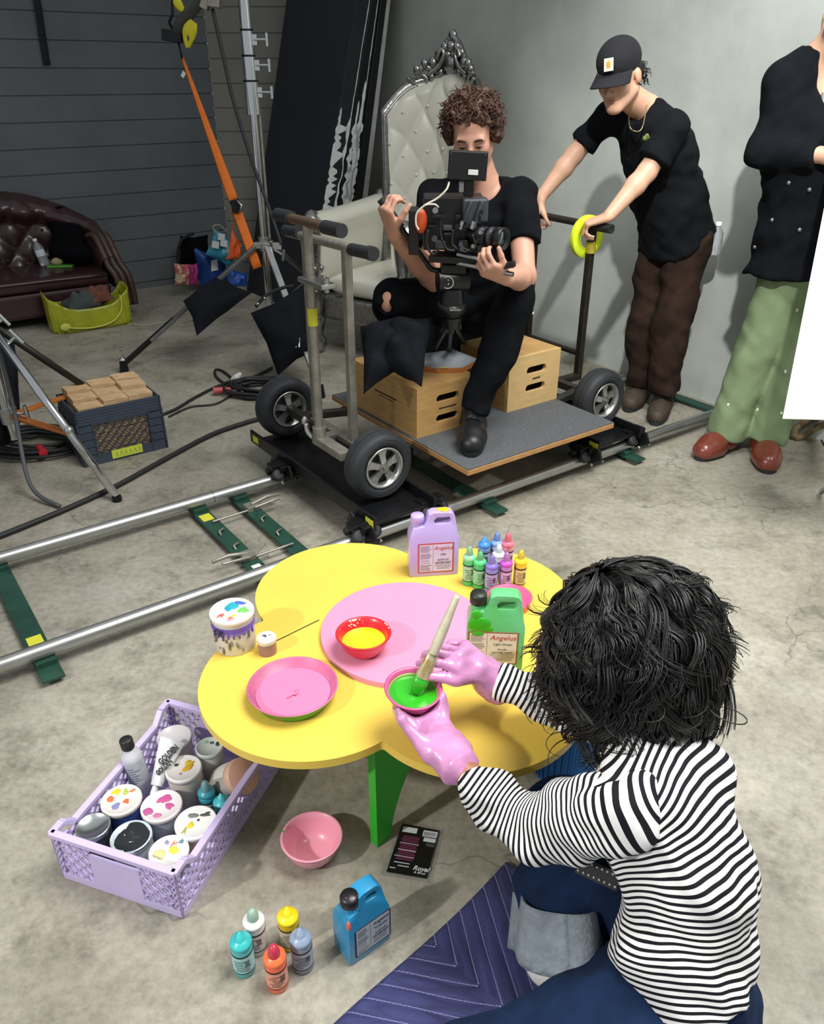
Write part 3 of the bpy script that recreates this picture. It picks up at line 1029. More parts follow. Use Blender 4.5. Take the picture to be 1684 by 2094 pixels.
for k in range(14):
    a = -2.7 + 1.9 * r5.random(); z = .012 + .04 * r5.random()
    mb.ell((.0507 * math.cos(a), .0507 * math.sin(a), z), (.003, .003, .0015 + .012 * r5.random()), 8, 6)
mb.build('paint_drips', pm('grey_drip', '8b857d', .6, var=.4, vscale=30), gb)
M = Matrix.Rotation(math.radians(-40) , 4, 'Z') @ Matrix.Translation((0, -.0525, .066)) @ Matrix.Rotation(PI / 2, 4, 'X')
writing('GE', .024, M, blk_ink, gb, bold=.0006)
p = onz(547, 1335, TZ)
sj, sb, sl = tub('small jar of mauve paint with white lid beside the large white tub', (p.x, p.y + .004, TZ), .0225, .042, '9c7378', 'e3ddda', [(-.3, .3, .2, .15, 0, '33333a'), (.3, .35, .25, .12, 1, '9aa39c'), (-.1, .1, .12, .12, 0, '4a4a50')], name='paint_jar')
# ------------------------------------------------------------------ track, sleds and dolly
RM = Matrix.Rotation(ROT, 4, 'Z')
alu = pm('brushed_aluminium', 'b9bbb8', .32, metal=.9, var=.12, vscale=20)
steel = pm('worn_steel', 'a5a196', .42, metal=.55, var=.35, vscale=18)
chrome = pm('chrome', 'd5d8da', .14, metal=1.0)
tie_g = pm('dark_green_enamel', '1f4a3c', .5, var=.35, vscale=16)
black_m = pm('black_metal', '141518', .38, metal=.3)
black_p = pm('black_plastic', '17181b', .42)
rubber = pm('black_rubber', '24272b', .62, var=.3, vscale=25)
ytape = pm('yellow_tape', 'd9d63c', .6, var=.1, vscale=30)
wht = pm('white_sticker', 'd9dad6', .6)
VN, VFAR, RZ = 2.158, 2.782, 0.062
track = thing('dolly_track', 'straight metal dolly track of two rails on dark green ties', 'track', uv(1.2, 2.47), ROT)
for v, ue in ((VN, 3.60), (VFAR, 3.60)):
    mb = MB(RM)
    for s0, s1 in ((-1.35, 1.02), (1.022, 3.62)):
        mb.cyl((s0, v, RZ), (s1, v, RZ), .0235, n=20)
    mb.build('rail', alu, track, W=True)
for i, u in enumerate((.214, .955, 1.13, 1.931, 2.764, 3.57)):
    mb = MB(RM)
    v0 = VN - .10 if i in (0, 3, 4) else VN - .03
    mb.box((u - .032, v0, .016), (u + .032, VFAR + .04, .026))
    for v in (VN, VFAR):
        mb.box((u - .03, v - .035, .024), (u + .03, v + .035, .044))
        mb.box((u - .02, v - .018, .0), (u + .02, v + .018, .02))
    t = mb.build('tie', tie_g, track, W=True, bevel=.002)
    if i in (0, 1):
        v = (2.27, 2.70)[i]
        mb = MB(RM); mb.box((u - .022, v - .028, .026), (u + .022, v + .028, .0272)); mb.build('tape_mark', ytape, t, W=True)['label'] = 'yellow tape mark'
    if i == 1:
        mb = MB(RM); mb.box((u - .016, VN + .075, .026), (u + .016, VN + .115, .0272)); mb.build('sticker', wht, t, W=True)
# over-centre clamps between the two middle ties
for v, dirn in ((2.66, 1), (2.33, -1)):
    mb = MB(RM)
    mb.tube([(.955, v - .02, .034), (1.13, v - .02, .036)], .005, 8)
    ub = 1.13 if dirn > 0 else .955
    mb.cbox((ub, v, .036), (.05, .05, .02))
    mb.tube([(ub, v, .046), (ub + .07 * dirn, v + .005, .058), (ub + .13 * dirn, v + .012, .05)], .008, 8)
    mb.tube([(ub, v - .03, .046), (ub + .11 * dirn, v - .032, .056)], .006, 8)
    mb.build('track_clamp', steel, track, W=True, bevel=.002)
for u in (.955, 1.13):
    for v in (2.42, 2.55):
        mb = MB(RM); mb.tube([(u - .012, v - .02, .028), (u - .012, v, .038), (u + .012, v + .01, .038), (u + .012, v + .02, .028)], .004, 6); mb.build('tie_hook', steel, track, W=True)

# skate-wheel sleds
def sled(label, uc):
    root = thing('track_sled', label, 'sled', uv(uc, 2.47), ROT)
    mb = MB(RM)
    w = .135
    mb.box((uc - w, VN - .03, .112), (uc + w, VFAR + .30, .124))
    for s in (-1, 1):
        mb.box((uc + s * w - .006, VN - .06, .108), (uc + s * w + .006, VFAR + .32, .165))
    mb.build('channel', black_m, root, W=True, bevel=.003)
    for v in (VN - .035, VFAR + .26):
        mb = MB(RM); mb.box((uc - w - .0075, v - .02, .122), (uc - w - .0062, v + .03, .15))
        mb.build('yellow_label', ytape, root, W=True)
    for v in (VN, VFAR):
        for s in (-1, 1):
            u = uc + s * .155
            mb = MB(RM)
            mb.cbox((u, v, .122), (.11, .05, .022))
            mb.bar((u, v - .05, .118), (u, v + .05, .118), .05, .02)
            for q in (-1, 1):
                mb.bar((u, v + q * .035, .118), (u, v + q * .062, .07), .09, .01, up=(1, 0, 0))
            tr = mb.build('truck', black_m, root, W=True, bevel=.003)
            for q in (-1, 1):
                for a in (-.034, .034):
                    c = Vector((u + a, v + q * .030, RZ + .030)); d = Vector((0, q * .7, .72)).normalized()
                    m2 = MB(RM)
                    m2.lathe([(0, -.013), (.018, -.013), (.025, -.010), (.026, .0), (.025, .010), (.018, .013), (0, .013)], 22, M=Matrix.Translation(c) @ frame(Vector((0, q * .78, .62))).to_4x4())
                    m2.build('skate_wheel', rubber, tr, W=True)
            m2 = MB(RM)
            for q in (-1, 1):
                for a in (-.034, .034):
                    m2.cyl((u + a, v + q * .066, .074), (u + a, v + q * .074, .07), .006, n=8)
            m2.build('axle_nut', chrome, tr, W=True)
    return root
sled('black sled with skate wheels on the track under the left end of the dolly', 1.49)
sled('black sled with skate wheels on the track under the right end of the dolly', 2.655)

# the dolly itself
carpet = pm('grey_deck_carpet', '5d6063', .95, var=.4, vscale=120, bump=.6, bscale=220)
ply = pm('plywood_edge', 'b98a55', .6, var=.3, vscale=30, stretch=(1, 1, 6))
dolly = thing('camera_dolly', 'four-wheeled camera dolly with grey carpeted deck and upright steel push handles', 'dolly', uv(2.12, 2.55), ROT)
DZ = .268
mb = MB(RM)
mb.box((1.735, 2.045, DZ - .026), (2.53, 3.03, DZ - .004))
dk = mb.build('deck', ply, dolly, W=True, bevel=.003)
mb = MB(RM); mb.box((1.737, 2.047, DZ - .004), (2.528, 3.028, DZ)); mb.build('carpet', carpet, dk, W=True)
WZ, WR = .262, .135
def wheel(uc, vout, sgn):                     # vout: outer side, sgn: direction towards the inside
    M = RM @ Matrix.Translation((uc, vout + sgn * .05, WZ)) @ frame(Vector((0, -sgn, 0))).to_4x4()
    mb = MB(M)
    mb.lathe([(.080, .030), (.084, .044), (.10, .050), (.118, .047), (.129, .036), (.133, .020), (.135, .0), (.133, -.020), (.129, -.036), (.118, -.047), (.10, -.050), (.084, -.044), (.080, -.030)], 64)
    for z in (.017, -.017, .0):
        pass
    ty = mb.build('tyre', rubber, dolly, W=True)
    ty.name = 'tyre'
    mb = MB(M)
    for z in (.026, .012, -.012, -.026):
        r = .1335 if abs(z) < .02 else .1315
        mb.tube([(r * math.cos(2 * PI * k / 64), r * math.sin(2 * PI * k / 64), z) for k in range(64)], .0016, 5, closed=True)
    for r in (.106, .113): mb.tube([(r * math.cos(2 * PI * k / 64), r * math.sin(2 * PI * k / 64), .0485) for k in range(64)], .0012, 5, closed=True)
    mb.build('tread', pm('tyre_rib', '2f3337', .6), ty, W=True)
    mb = MB(M)
    for s in (1, -1):
        mb.lathe([(.082, s * .046), (.080, s * .049), (.074, s * .047), (.069, s * .036), (.067, s * .022)], 48)
        for k in range(5):
            a = 2 * PI * k / 5 + .3
            c, q = math.cos(a), math.sin(a)
            n_ = (-q, c)
            vs = []
            for r, wd, z in ((.020, .011, .040), (.045, .013, .032), (.070, .021, .030)):
                for e in (-1, 1): vs.append((r * c + e * wd * n_[0], r * q + e * wd * n_[1], s * z))
            for r, wd, z in ((.020, .011, .022), (.045, .013, .016), (.070, .021, .016)):
                for e in (-1, 1): vs.append((r * c + e * wd * n_[0], r * q + e * wd * n_[1], s * z))
            mb.add(vs, [(0, 1, 3, 2), (2, 3, 5, 4), (0, 2, 8, 6), (2, 4, 10, 8), (1, 7, 9, 3), (3, 9, 11, 5)], 0)
    mb.build('rim', pm('cast_aluminium', 'b4b5b3', .35, metal=.85, var=.15, vscale=30), dolly, W=True)
    mb = MB(M)
    mb.lathe([(.072, .012), (.0, .012)], 32); mb.lathe([(.072, -.012), (.0, -.012)], 32)
    mb.build('opening_disc', pm('opening_shade', '2b2a29', .7), dolly, W=True)  # dark disc stands in for the shade inside the rim openings
    mb = MB(M)
    mb.cyl((0, 0, -.045), (0, 0, .045), .021, n=24); mb.cyl((0, 0, .045), (0, 0, .055), .009, n=6); mb.cyl((0, 0, -.045), (0, 0, -.055), .009, n=6)
    mb.build('hub', pm('hub_metal', '8d8c88', .4, metal=.8), dolly, W=True)
for (uc, vo, sg) in ((1.50, 2.245, 1), (1.50, 2.985 + .0, 1), (2.705, 2.245, 1), (2.705, 2.985, 1)):
    wheel(uc, vo, sg)
# axle frames
mb = MB(RM)
for uc in (1.50, 2.705):
    mb.bar((uc, 2.34, WZ), (uc, 2.985, WZ), .035, .035)
    s = 1 if uc < 2 else -1
    for v in (2.42, 2.9):
        mb.bar((uc, v, WZ - .002), (uc + s * .27, v, WZ - .03 - .01), .04, .03)
mb.bar((1.73, 2.40, .222), (2.54, 2.40, .222), .04, .036); mb.bar((1.73, 2.92, .222), (2.54, 2.92, .222), .04, .036)
mb.build('axle_frame', pm('dark_steel', '4b4a46', .5, metal=.6, var=.4, vscale=12), dolly, W=True, bevel=.003)
# left end: T steering bar and square push frame
tb = thing('t', None, None)
COL.objects.unlink(tb); bpy.data.objects.remove(tb)
mb = MB(RM)
mb.cyl((1.425, 2.60, .30), (1.425, 2.60, 1.09), .0175, n=20)
mb.cyl((1.425, 2.60, .26), (1.425, 2.60, .33), .027, n=20)
mb.bar((1.425, 2.62, .275), (1.425, 2.40, .275), .05, .03); mb.bar((1.425, 2.60, .275), (1.52, 2.60, .272), .045, .03)
post = mb.build('steering_post', steel, dolly, W=True)
mb = MB(RM); mb.cyl((1.425, 2.37, 1.102), (1.425, 2.815, 1.098), .018, n=20); mb.build('steering_bar', pm('worn_brown_steel', '7d6752', .45, metal=.6, var=.3, vscale=20), dolly, W=True)
for v0, v1 in ((2.365, 2.475), (2.715, 2.82)):
    mb = MB(RM); mb.cyl((1.425, v0, 1.102), (1.425, v1, 1.10), .0235, n=20); mb.build('grip', rubber, dolly, W=True, bevel=.004)
mb = MB(RM); mb.cyl((1.425, 2.60, .735), (1.425, 2.60, .80), .0188, n=20); mb.build('tape_band', ytape, post, W=True)['label'] = 'yellow tape around the post'
mb = MB(RM); mb.box((1.395, 2.465, .892), (1.455, 2.645, .91)); mb.cyl((1.425, 2.485, .905), (1.425, 2.485, .928), .011, n=12); mb.cyl((1.425, 2.485, .892), (1.425, 2.485, .878), .009, n=12)
mb.build('clamp_plate', alu, dolly, W=True, bevel=.004)
mb = MB(RM)
mb.bar((1.515, 2.49, .25), (1.515, 2.49, 1.02), .03, .03, up=(1, 0, 0)); mb.bar((1.515, 2.78, .25), (1.515, 2.78, 1.015), .03, .03, up=(1, 0, 0))
mb.bar((1.515, 2.47, .272), (1.515, 2.80, .272), .04, .03)
mb.build('push_frame', steel, dolly, W=True, bevel=.003)
mb = MB(RM); mb.cyl((1.515, 2.33, 1.026), (1.515, 2.93, 1.014), .0165, n=20); mb.build('push_bar', steel, dolly, W=True)
for v0, v1 in ((2.315, 2.455), (2.82, 2.94)):
    mb = MB(RM); mb.cyl((1.515, v0, 1.026), (1.515, v0 + .03, 1.026), .024, n=20); mb.cyl((1.515, v0, 1.026), (1.515, v1, 1.02), .0215, n=20); mb.build('grip', rubber, dolly, W=True, bevel=.004)
mb = MB(RM); mb.tube(crom([(1.40, 2.66, .33), (1.40, 2.65, .30), (1.41, 2.63, .275)], 4), .011, 8); mb.ell((1.398, 2.665, .34), (.014, .014, .02)); mb.build('locking_lever', chrome, dolly, W=True)
# right end push frame
RU = 2.85
dark_pipe = pm('dark_pipe', '3b352e', .45, metal=.55, var=.35, vscale=18)
mb = MB(RM)
mb.bar((RU, 2.93, .25), (RU, 2.93, .965), .03, .03, up=(1, 0, 0)); mb.bar((RU, 2.565, .25), (RU, 2.565, .965), .03, .03, up=(1, 0, 0))
mb.cyl((RU, 2.93, .375), (RU, 2.565, .375), .014, n=14)
mb.bar((2.705, 2.565, .262), (RU + .01, 2.565, .262), .04, .03); mb.bar((2.705, 2.93, .262), (RU + .01, 2.93, .262), .04, .03)
mb.build('rear_push_frame', dark_pipe, dolly, W=True, bevel=.003)
mb = MB(RM); mb.cyl((RU, 2.95, .968), (RU, 2.455, .962), .016, n=18); mb.build('rear_push_bar', dark_pipe, dolly, W=True)
mb = MB(RM); mb.cyl((RU, 2.565, .845), (RU, 2.565, .895), .0225, n=12); mb.build('tape_band', pm('ochre_tape', 'b5a637', .5, var=.4, vscale=50), dolly, W=True)
mb = MB(RM); mb.cyl((RU, 2.55, .962), (RU, 2.455, .962), .020, n=18); mb.build('grip', rubber, dolly, W=True, bevel=.004)
# neon tape roll hung on that bar
p = onu(1200, 475, RU)
(uu, vv, zz) = touv(p)
roll = thing('tape_roll', 'neon yellow roll of tape hung on the far push bar of the dolly', 'tape roll', uv(RU, vv, .94), ROT)
mb = MB(Matrix.Rotation(-.05, 4, 'Z') @ Matrix.Rotation(PI / 2, 4, 'X'))
mb.lathe([(.050, -.012), (.092, -.012), (.093, -.010), (.093, .010), (.092, .012), (.050, .012), (.050, -.012)], 48)
mb.build('tape', pm('neon_yellow_tape', 'd3ea2b', .5, var=.05, vscale=10), roll)
mb = MB(Matrix.Rotation(-.05, 4, 'Z') @ Matrix.Rotation(PI / 2, 4, 'X')); mb.lathe([(.0475, -.0125), (.050, -.0125), (.050, .0125), (.0475, .0125), (.0475, -.0125)], 40)
mb.build('core', pm('pale_core', 'dfe8a4', .7), roll)
roll.location = roll.location + Vector((0, 0, -.0285 + .0))

# apple boxes on the deck
birch = pm('birch_plywood', 'c99f63', .5, var=.22, vscale=5, stretch=(2, 2, 14))
birch2 = pm('pale_birch_plywood', 'd8b67c', .5, var=.15, vscale=6, stretch=(2, 2, 10))
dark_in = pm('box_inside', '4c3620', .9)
def slot_face(mb, w, h, slots, t, M, mi=0):   # a board with rounded hand slots cut through
    bm = bmesh.new()
    def loop(pts, z):
        vv = [bm.verts.new((x, y, z)) for x, y in pts]
        return vv, [bm.edges.new((vv[i], vv[(i + 1) % len(vv)])) for i in range(len(vv))]
    outl = [(0, 0), (w, 0), (w, h), (0, h)]
    hl = []
    for (cx, cy, sw, sh) in slots:
        r = sh / 2; pts = []
        for k in range(9): a = -PI / 2 + PI * k / 8; pts.append((cx + sw / 2 - r + r * math.cos(a), cy + r * math.sin(a)))
        for k in range(9): a = PI / 2 + PI * k / 8; pts.append((cx - sw / 2 + r + r * math.cos(a), cy + r * math.sin(a)))
        hl.append(pts)
    sides = []
    for z in (0, t):
        A, ea = loop(outl, z); es = list(ea); L_ = [A]
        for pts in hl:
            B, eb = loop(pts, z); es += eb; L_.append(B)
        bmesh.ops.triangle_fill(bm, edges=es, use_beauty=True); sides.append(L_)
    for A, B in zip(*sides):
        for i in range(len(A)):
            j = (i + 1) % len(A); bm.faces.new((A[i], A[j], B[j], B[i]))
    bmesh.ops.recalc_face_normals(bm, faces=bm.faces)
    vs = [v.co.copy() for v in bm.verts]; bm.verts.index_update()
    fs = [[v.index for v in f.verts] for f in bm.faces]
    bm.free()
    mb.add(vs, fs, mi, False, M)
def apple_box(label, u0, u1, v0, v1, h, mat_front, mat_side, slots, z0=DZ, label_m=None):
    root = thing('apple_box', label, 'wooden box', uv(u0, v0, z0), ROT, 'wooden boxes on the dolly deck')
    w, d, t = u1 - u0, v1 - v0, .018
    for y in (0, d - t):
        mb = MB(); slot_face(mb, w, h, slots, t, Matrix.Translation((0, y + t, 0)) @ Matrix.Rotation(PI / 2, 4, 'X'))
        mb.build('end_panel', mat_front, root)
    mb = MB()
    mb.box((0, t, 0), (t, d - t, h)); mb.box((w - t, t, 0), (w, d - t, h))
    mb.build('side_panel', mat_side, root)
    mb = MB(); mb.box((t, t, h - t), (w - t, d - t, h)); mb.build('top_panel', mat_side, root)
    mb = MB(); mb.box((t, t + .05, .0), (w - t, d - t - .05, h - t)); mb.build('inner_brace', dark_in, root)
    return root
ab1 = apple_box('wide wooden box with hand slots on the left of the deck, under the black sandbag', 1.752, 2.055, 2.392, 2.87, .207, birch, birch, [(.155, .145, .115, .032), (.155, .060, .115, .032)])
mb = MB(); mb.box((-.0006, .14, .118), (.0, .30, .124)); mb.box((-.0006, .16, .106), (.0, .27, .109)); mb.build('stencil_mark', pm('dark_stencil', '3d2b1a', .9), ab1)
mb = MB(); mb.box((.11, -.0006, .100), (.20, 0, .106)); mb.build('stencil_print', pm('dark_stencil', '3d2b1a', .9), ab1)
ab2 = apple_box('taller pale wooden box with two hand slots at the right of the deck', 2.235, 2.535, 2.392, 2.72, .235, birch2, birch, [(.16, .165, .115, .034), (.16, .085, .115, .034)])
mb = MB(); mb.box((.14, -.0006, .122), (.185, 0, .129)); mb.build('stencil_print', pm('dark_stencil', '3d2b1a', .9), ab2)
# low wooden step behind the second box
mb = MB(RM)
mb.box((2.10, 2.74, DZ), (2.52, 3.02, DZ + .33)); 
finish(mb.build('seat_crate', pm('dark_seat_cover', '2a2c30', .9, var=.3, vscale=20), None, bevel=.01), 'dark seat box behind the wooden boxes, under the camera operator', 'box')
# grey topped round-cornered board on box 1
q = [onz(862, 757, DZ + .207), onz(893, 764, DZ + .207), onz(945, 762, DZ + .207), onz(978, 745, DZ + .207)]
bd = thing('mounting_board', 'grey topped board with orange edge lying on the left wooden box', 'board', q[1])
poly = [q[0], q[1], q[2], q[3], q[3] + VX * .17 + UX * .0, q[2] + VX * .24, q[1] + VX * .28, q[0] + VX * .22]
mb = MB(); mb.prism([(p.x - q[1].x, p.y - q[1].y) for p in poly], .001, .020); mb.build('edge_band', pm('orange_edge', 'c27a3d', .5), bd, bevel=.002)
c = sum(poly, Vector()) / len(poly)
mb = MB(); mb.prism([((c.x + (p.x - c.x) * .985 - q[1].x), (c.y + (p.y - c.y) * .985 - q[1].y)) for p in poly], .020, .023); mb.build('top_sheet', pm('pale_grey_sheet', 'b4bcc2', .6, var=.12, vscale=12), bd)
e = onz(905, 752, DZ + .23)
mb = MB(); mb.ell((e.x - q[1].x, e.y - q[1].y, .0235), (.022, .006, .001)); mb.build('yellow_mark', ytape, bd)
# ------------------------------------------------------------------ lilac folding crate with paint tubs
lil = pm('lilac_crate_plastic', 'c6b7e2', .45, var=.06, vscale=9, coat=.1)
A0 = onz(129, 1795, 0); B0 = onz(376, 1880, 0)
cw = (B0 - A0).length; cd = .435; chh = .145
crz = math.atan2(B0.y - A0.y, B0.x - A0.x)
crate = thing('lilac_crate', 'lilac folding plastic crate of paint tubs on the floor left of the table', 'crate', A0, crz)
def lattice_side(name, L, M, h=chh, lowered=True, dense=False):
    t = .007
    mb = MB(M)
    # rim: raised at both ends, lower in the middle
    zr = h - .028 if lowered else h
    if lowered:
        ramp = [(0, h), (.035, h), (.065, zr), (L - .065, zr), (L - .035, h), (L, h)]
    else:
        ramp = [(0, h), (L, h)]
    for (x0, z0), (x1, z1) in zip(ramp[:-1], ramp[1:]):
        mb.bar((x0, t / 2, z0 - .006), (x1, t / 2, z1 - .006), .016, .013, up=(0, 0, 1)) if abs(z0 - z1) < 1e-6 else mb.bar((x0, t / 2, z0 - .006), (x1, t / 2, z1 - .006), .013, .016, up=(0, 1, 0))
    mb.box((0, 0, 0), (L, t, .022))
    mb.build(name + '_rim', lil, crate, bevel=.002)
    mb = MB(M)
    # lattice field
    z0, z1 = .020, zr - .010
    for x0, x1 in ((0, .016), (L - .016, L)):
        for k in range(6):
            zz = .024 + k * (h - .04) / 6
            mb.box((x0, 0, zz), (x1, t, zz + .0075))
        mb.box((x0, 0, .02), (x0 + .004, t, h - .01)); mb.box((x1 - .004, 0, .02), (x1, t, h - .01))
    mid = L / 2
    sp = .030 if not dense else .026
    def clip(xa, za, xb, zb, lo, hi):
        # clip a slanted bar to the field
        pts = []
        for (p, q) in (((xa, za), (xb, zb)),):
            t0, t1 = 0.0, 1.0
            dx = q[0] - p[0]; dz = q[1] - p[1]
            for (num, den) in ((lo - p[0], dx), (p[0] - hi, -dx), (z0 - p[1], dz), (p[1] - z1, -dz)):
                if abs(den) < 1e-9:
                    if num > 0: return None
                elif den > 0: t0 = max(t0, num / den)
                else: t1 = min(t1, num / den)
            if t0 >= t1 - 1e-4: return None
            return (p[0] + dx * t0, p[1] + dz * t0), (p[0] + dx * t1, p[1] + dz * t1)
    H = z1 - z0
    lo, hi = .018, L - .018
    pan0, pan1 = (mid - .062, mid + .062) if not dense else (mid, mid)
    k = lo - H
    while k < hi:
        for (xa, xb) in ((k, k + H), (k + H, k)):
            for (l_, h_) in ((lo, pan0), (pan1, hi)) if not dense else ((lo, hi),):
                if h_ - l_ < .01: continue
                c = clip(xa, z0, xb, z1, l_, h_)
                if c: mb.bar((c[0][0], t / 2, c[0][1]), (c[1][0], t / 2, c[1][1]), .0055, .0065, up=(0, 1, 0))
        k += sp
    if not dense:
        mb.box((pan0, 0, z0), (pan1, t, z1 - .026))
        mb.box((pan0, 0, z1 - .006), (pan1, t, z1 + .002))
        k = pan0
    else:
        mb.box((lo, 0, z0 + H * .42), (hi, t, z0 + H * .5))
    mb.build(name, lil, crate)
I = Matrix.Identity(4)
lattice_side('short_side', cw, I, lowered=False)
lattice_side('short_side', cw, Matrix.Translation((0, cd - .007, 0)), lowered=False)
ML = Matrix.Translation((.007, 0, 0)) @ Matrix.Rotation(PI / 2, 4, 'Z')
lattice_side('long_side', cd, ML, dense=True)
lattice_side('long_side', cd, Matrix.Translation((cw, 0, 0)) @ Matrix.Rotation(PI / 2, 4, 'Z'), dense=True)
mb = MB(); mb.box((.003, .003, 0), (cw - .003, cd - .003, .006)); mb.build('bottom', lil, crate)

def in_crate(px, py, z):
    return onz(px, py, z)
CG = 'tubs in the lilac crate'
def ctub(label, px, py, R, top, side, lidc, spots, h=.09, lean=None):
    p = onz(px, py, top)
    r, b, l = tub(label, (p.x, p.y, top - h if lean is None else top - h), R, h, side, lidc, spots, rz=0.1, lean=lean, group=CG)
    return r, b, l
Y, Rr, G_, B_, P_ = 'd8c02c', 'd9703f', '6f9a45', '3f63a8', 'c04a86'
ctub('tub in the crate whose white lid has yellow, green and orange splashes', 248, 1636, .044, .108, '31478a', 'ddd8d2', [(-.35, .55, .3, .16, .4, Y), (.05, .5, .22, .16, .8, 'a9b84a'), (-.55, .1, .16, .2, 0, Rr), (.3, -.15, .18, .16, 0, 'cf6238'), (-.25, -.4, .22, .22, .5, '7d7fae'), (.45, .55, .2, .07, .4, Rr)], h=.1)
ctub('tub in the crate whose white lid has magenta splashes', 330, 1648, .0445, .108, '9aa0b5', 'dfd8d8', [(.1, .35, .42, .22, .0, 'c2558f'), (.42, -.05, .2, .3, .2, 'c2558f'), (-.6, -.25, .25, .25, .4, 'b0568a'), (-.1, -.62, .26, .14, 0, 'bf6a99')], h=.1)
ctub('tub in the crate whose white lid has grey marks and a yellow dab', 400, 1682, .0445, .108, 'b7a58f', 'ececea', [(-.25, .4, .28, .15, -.4, '7c7c78'), (.42, .45, .26, .15, -.3, '55554f'), (-.2, -.15, .2, .22, .4, 'd9c42f'), (-.45, -.45, .22, .05, .6, 'a8a44e'), (.1, .1, .1, .06, 1, '4a4a48')], h=.1)
r, b, l = ctub('tin in the crate with a shiny silver lid', 190, 1690, .036, .108, '2c2d31', '7d8481', [], h=.1)
l.data.materials[0] = pm('silver_lid', 'd3dad7', .28, metal=1.0)
ctub('tub in the crate whose lid is smeared with black paint', 268, 1712, .043, .104, 'a9b4bd', 'b9c6cc', [(0, .0, 1.0, .9, 0, '1e2224'), (.2, -.1, .6, .7, 1, '2b2f31'), (.1, -.35, .18, .06, .2, 'c8cccc'), (-.3, .1, .12, .04, 1.2, 'a8adad')], h=.096)
ctub('tub in the crate whose lid shows a yellow swirl, nearest the front corner', 345, 1742, .041, .104, 'c4c5b9', 'e8e7e2', [(.25, .1, .3, .28, 0, 'e6d14a'), (-.5, -.15, .3, .3, .3, 'c9c48a'), (.6, .6, .18, .1, .5, '5d7f92'), (-.2, .6, .12, .2, .3, '8d83a6'), (.15, .45, .3, .06, .2, 'd9735a')], h=.096)
ctub('tub in the crate with yellow stained lid behind the white tube', 375, 1572, .041, .120, 'd9cfc6', 'e3dedb', [(.1, .1, .4, .3, .3, 'd3a927'), (.3, .4, .3, .2, .2, 'dcb63c'), (-.4, .3, .12, .12, 0, '34332f'), (-.1, -.4, .1, .08, 0, '9a6f8c')], h=.1)
ctub('tub in the crate with pale lid and small black marks at the back right', 428, 1528, .032, .125, 'cfcfca', 'c9d0ca', [(.15, .4, .2, .14, .4, '55605c'), (.5, .25, .2, .2, .4, '3d4144'), (-.3, .5, .2, .12, 0, '8fb5a5')], h=.1)
ctub('wide round tub with plain pale lid at the back of the crate', 356, 1508, .041, .122, 'c9bfc2', 'cdc8ca', [], h=.1)
# clear tub on its side
p = onz(478, 1578, .11)
t_ = thing('clear_paint_tub', 'clear tub with peach paint rim lying tilted at the right of the crate', 'paint tub', (p.x - .005, p.y, .085), 0, CG, rot=(.5, .75, .2))
mb = MB(); mb.lathe([(0, -.045), (.036, -.045), (.0395, -.042), (.0405, .035), (.039, .04), (0, .04)], 36); mb.build('tub_body', pm('milky_clear_tub', 'c4b7ae', .3, col2='a79d98', vscale=14), t_)
mb = MB(); mb.lathe([(.0425, .028), (.043, .044), (.040, .047), (0, .047)], 36); mb.build('lid', pm('peach_lid', 'd9ab97', .4, var=.15, vscale=12), t_)
mb = MB(); 
for a0 in (2.2,):
    vs = []
    for k in range(9):
        a = a0 + k * .16
        for z in (-.02, .022): vs.append((.0410 * math.cos(a), .0410 * math.sin(a), z))
    mb.add(vs, [(2 * k, 2 * k + 2, 2 * k + 3, 2 * k + 1) for k in range(8)])
mb.build('wrap_label', pm('pale_tub_label', 'cfcbc4', .6), t_)
# medium bottle with black cap
p = onz(300, 1598, .05)
mbt = thing('medium_bottle', 'white labelled bottle with black screw cap at the left rim of the crate', 'bottle', (p.x - .012, p.y, .012), 0, rot=(-.05, -.12, 0))
mb = MB(); mb.lathe([(0, 0), (.022, 0), (.0245, .003), (.0245, .115), (.022, .128), (.013, .139), (.0125, .146), (0, .146)], 32); mb.build('bottle_body', pm('pale_bottle', 'c5c7cf', .35, col2='3c2d2c', vscale=3, thresh=(.28, .30)), mbt)
mb = MB(); mb.lathe([(.0248, .045), (.0248, .112)], 32); lb_ = mb.build('wrap_label', pm('grey_white_label', 'c7cad2', .55, var=.2, vscale=40), mbt)
mb = MB()
for k in range(7):
    vs = []
    a0 = -2.3 + .1 * (k % 3); a1 = a0 + 1.0 + .3 * (k % 2)
    for t in range(6):
        a = a0 + (a1 - a0) * t / 5
        for z in (.052 + k * .007, .0545 + k * .007): vs.append((.0251 * math.cos(a), .0251 * math.sin(a), z))
    mb.add(vs, [(2 * t, 2 * t + 2, 2 * t + 3, 2 * t + 1) for t in range(5)])
mb.build('print', pm('faint_print', '6f7686', .7), lb_)
mb = MB(); mb.lathe([(.0145, .143), (.0155, .145), (.0155, .167), (.014, .1695), (0, .1695)], 24); mb.build('screw_cap', pm('black_cap_plain', '1d1e20', .5), mbt)
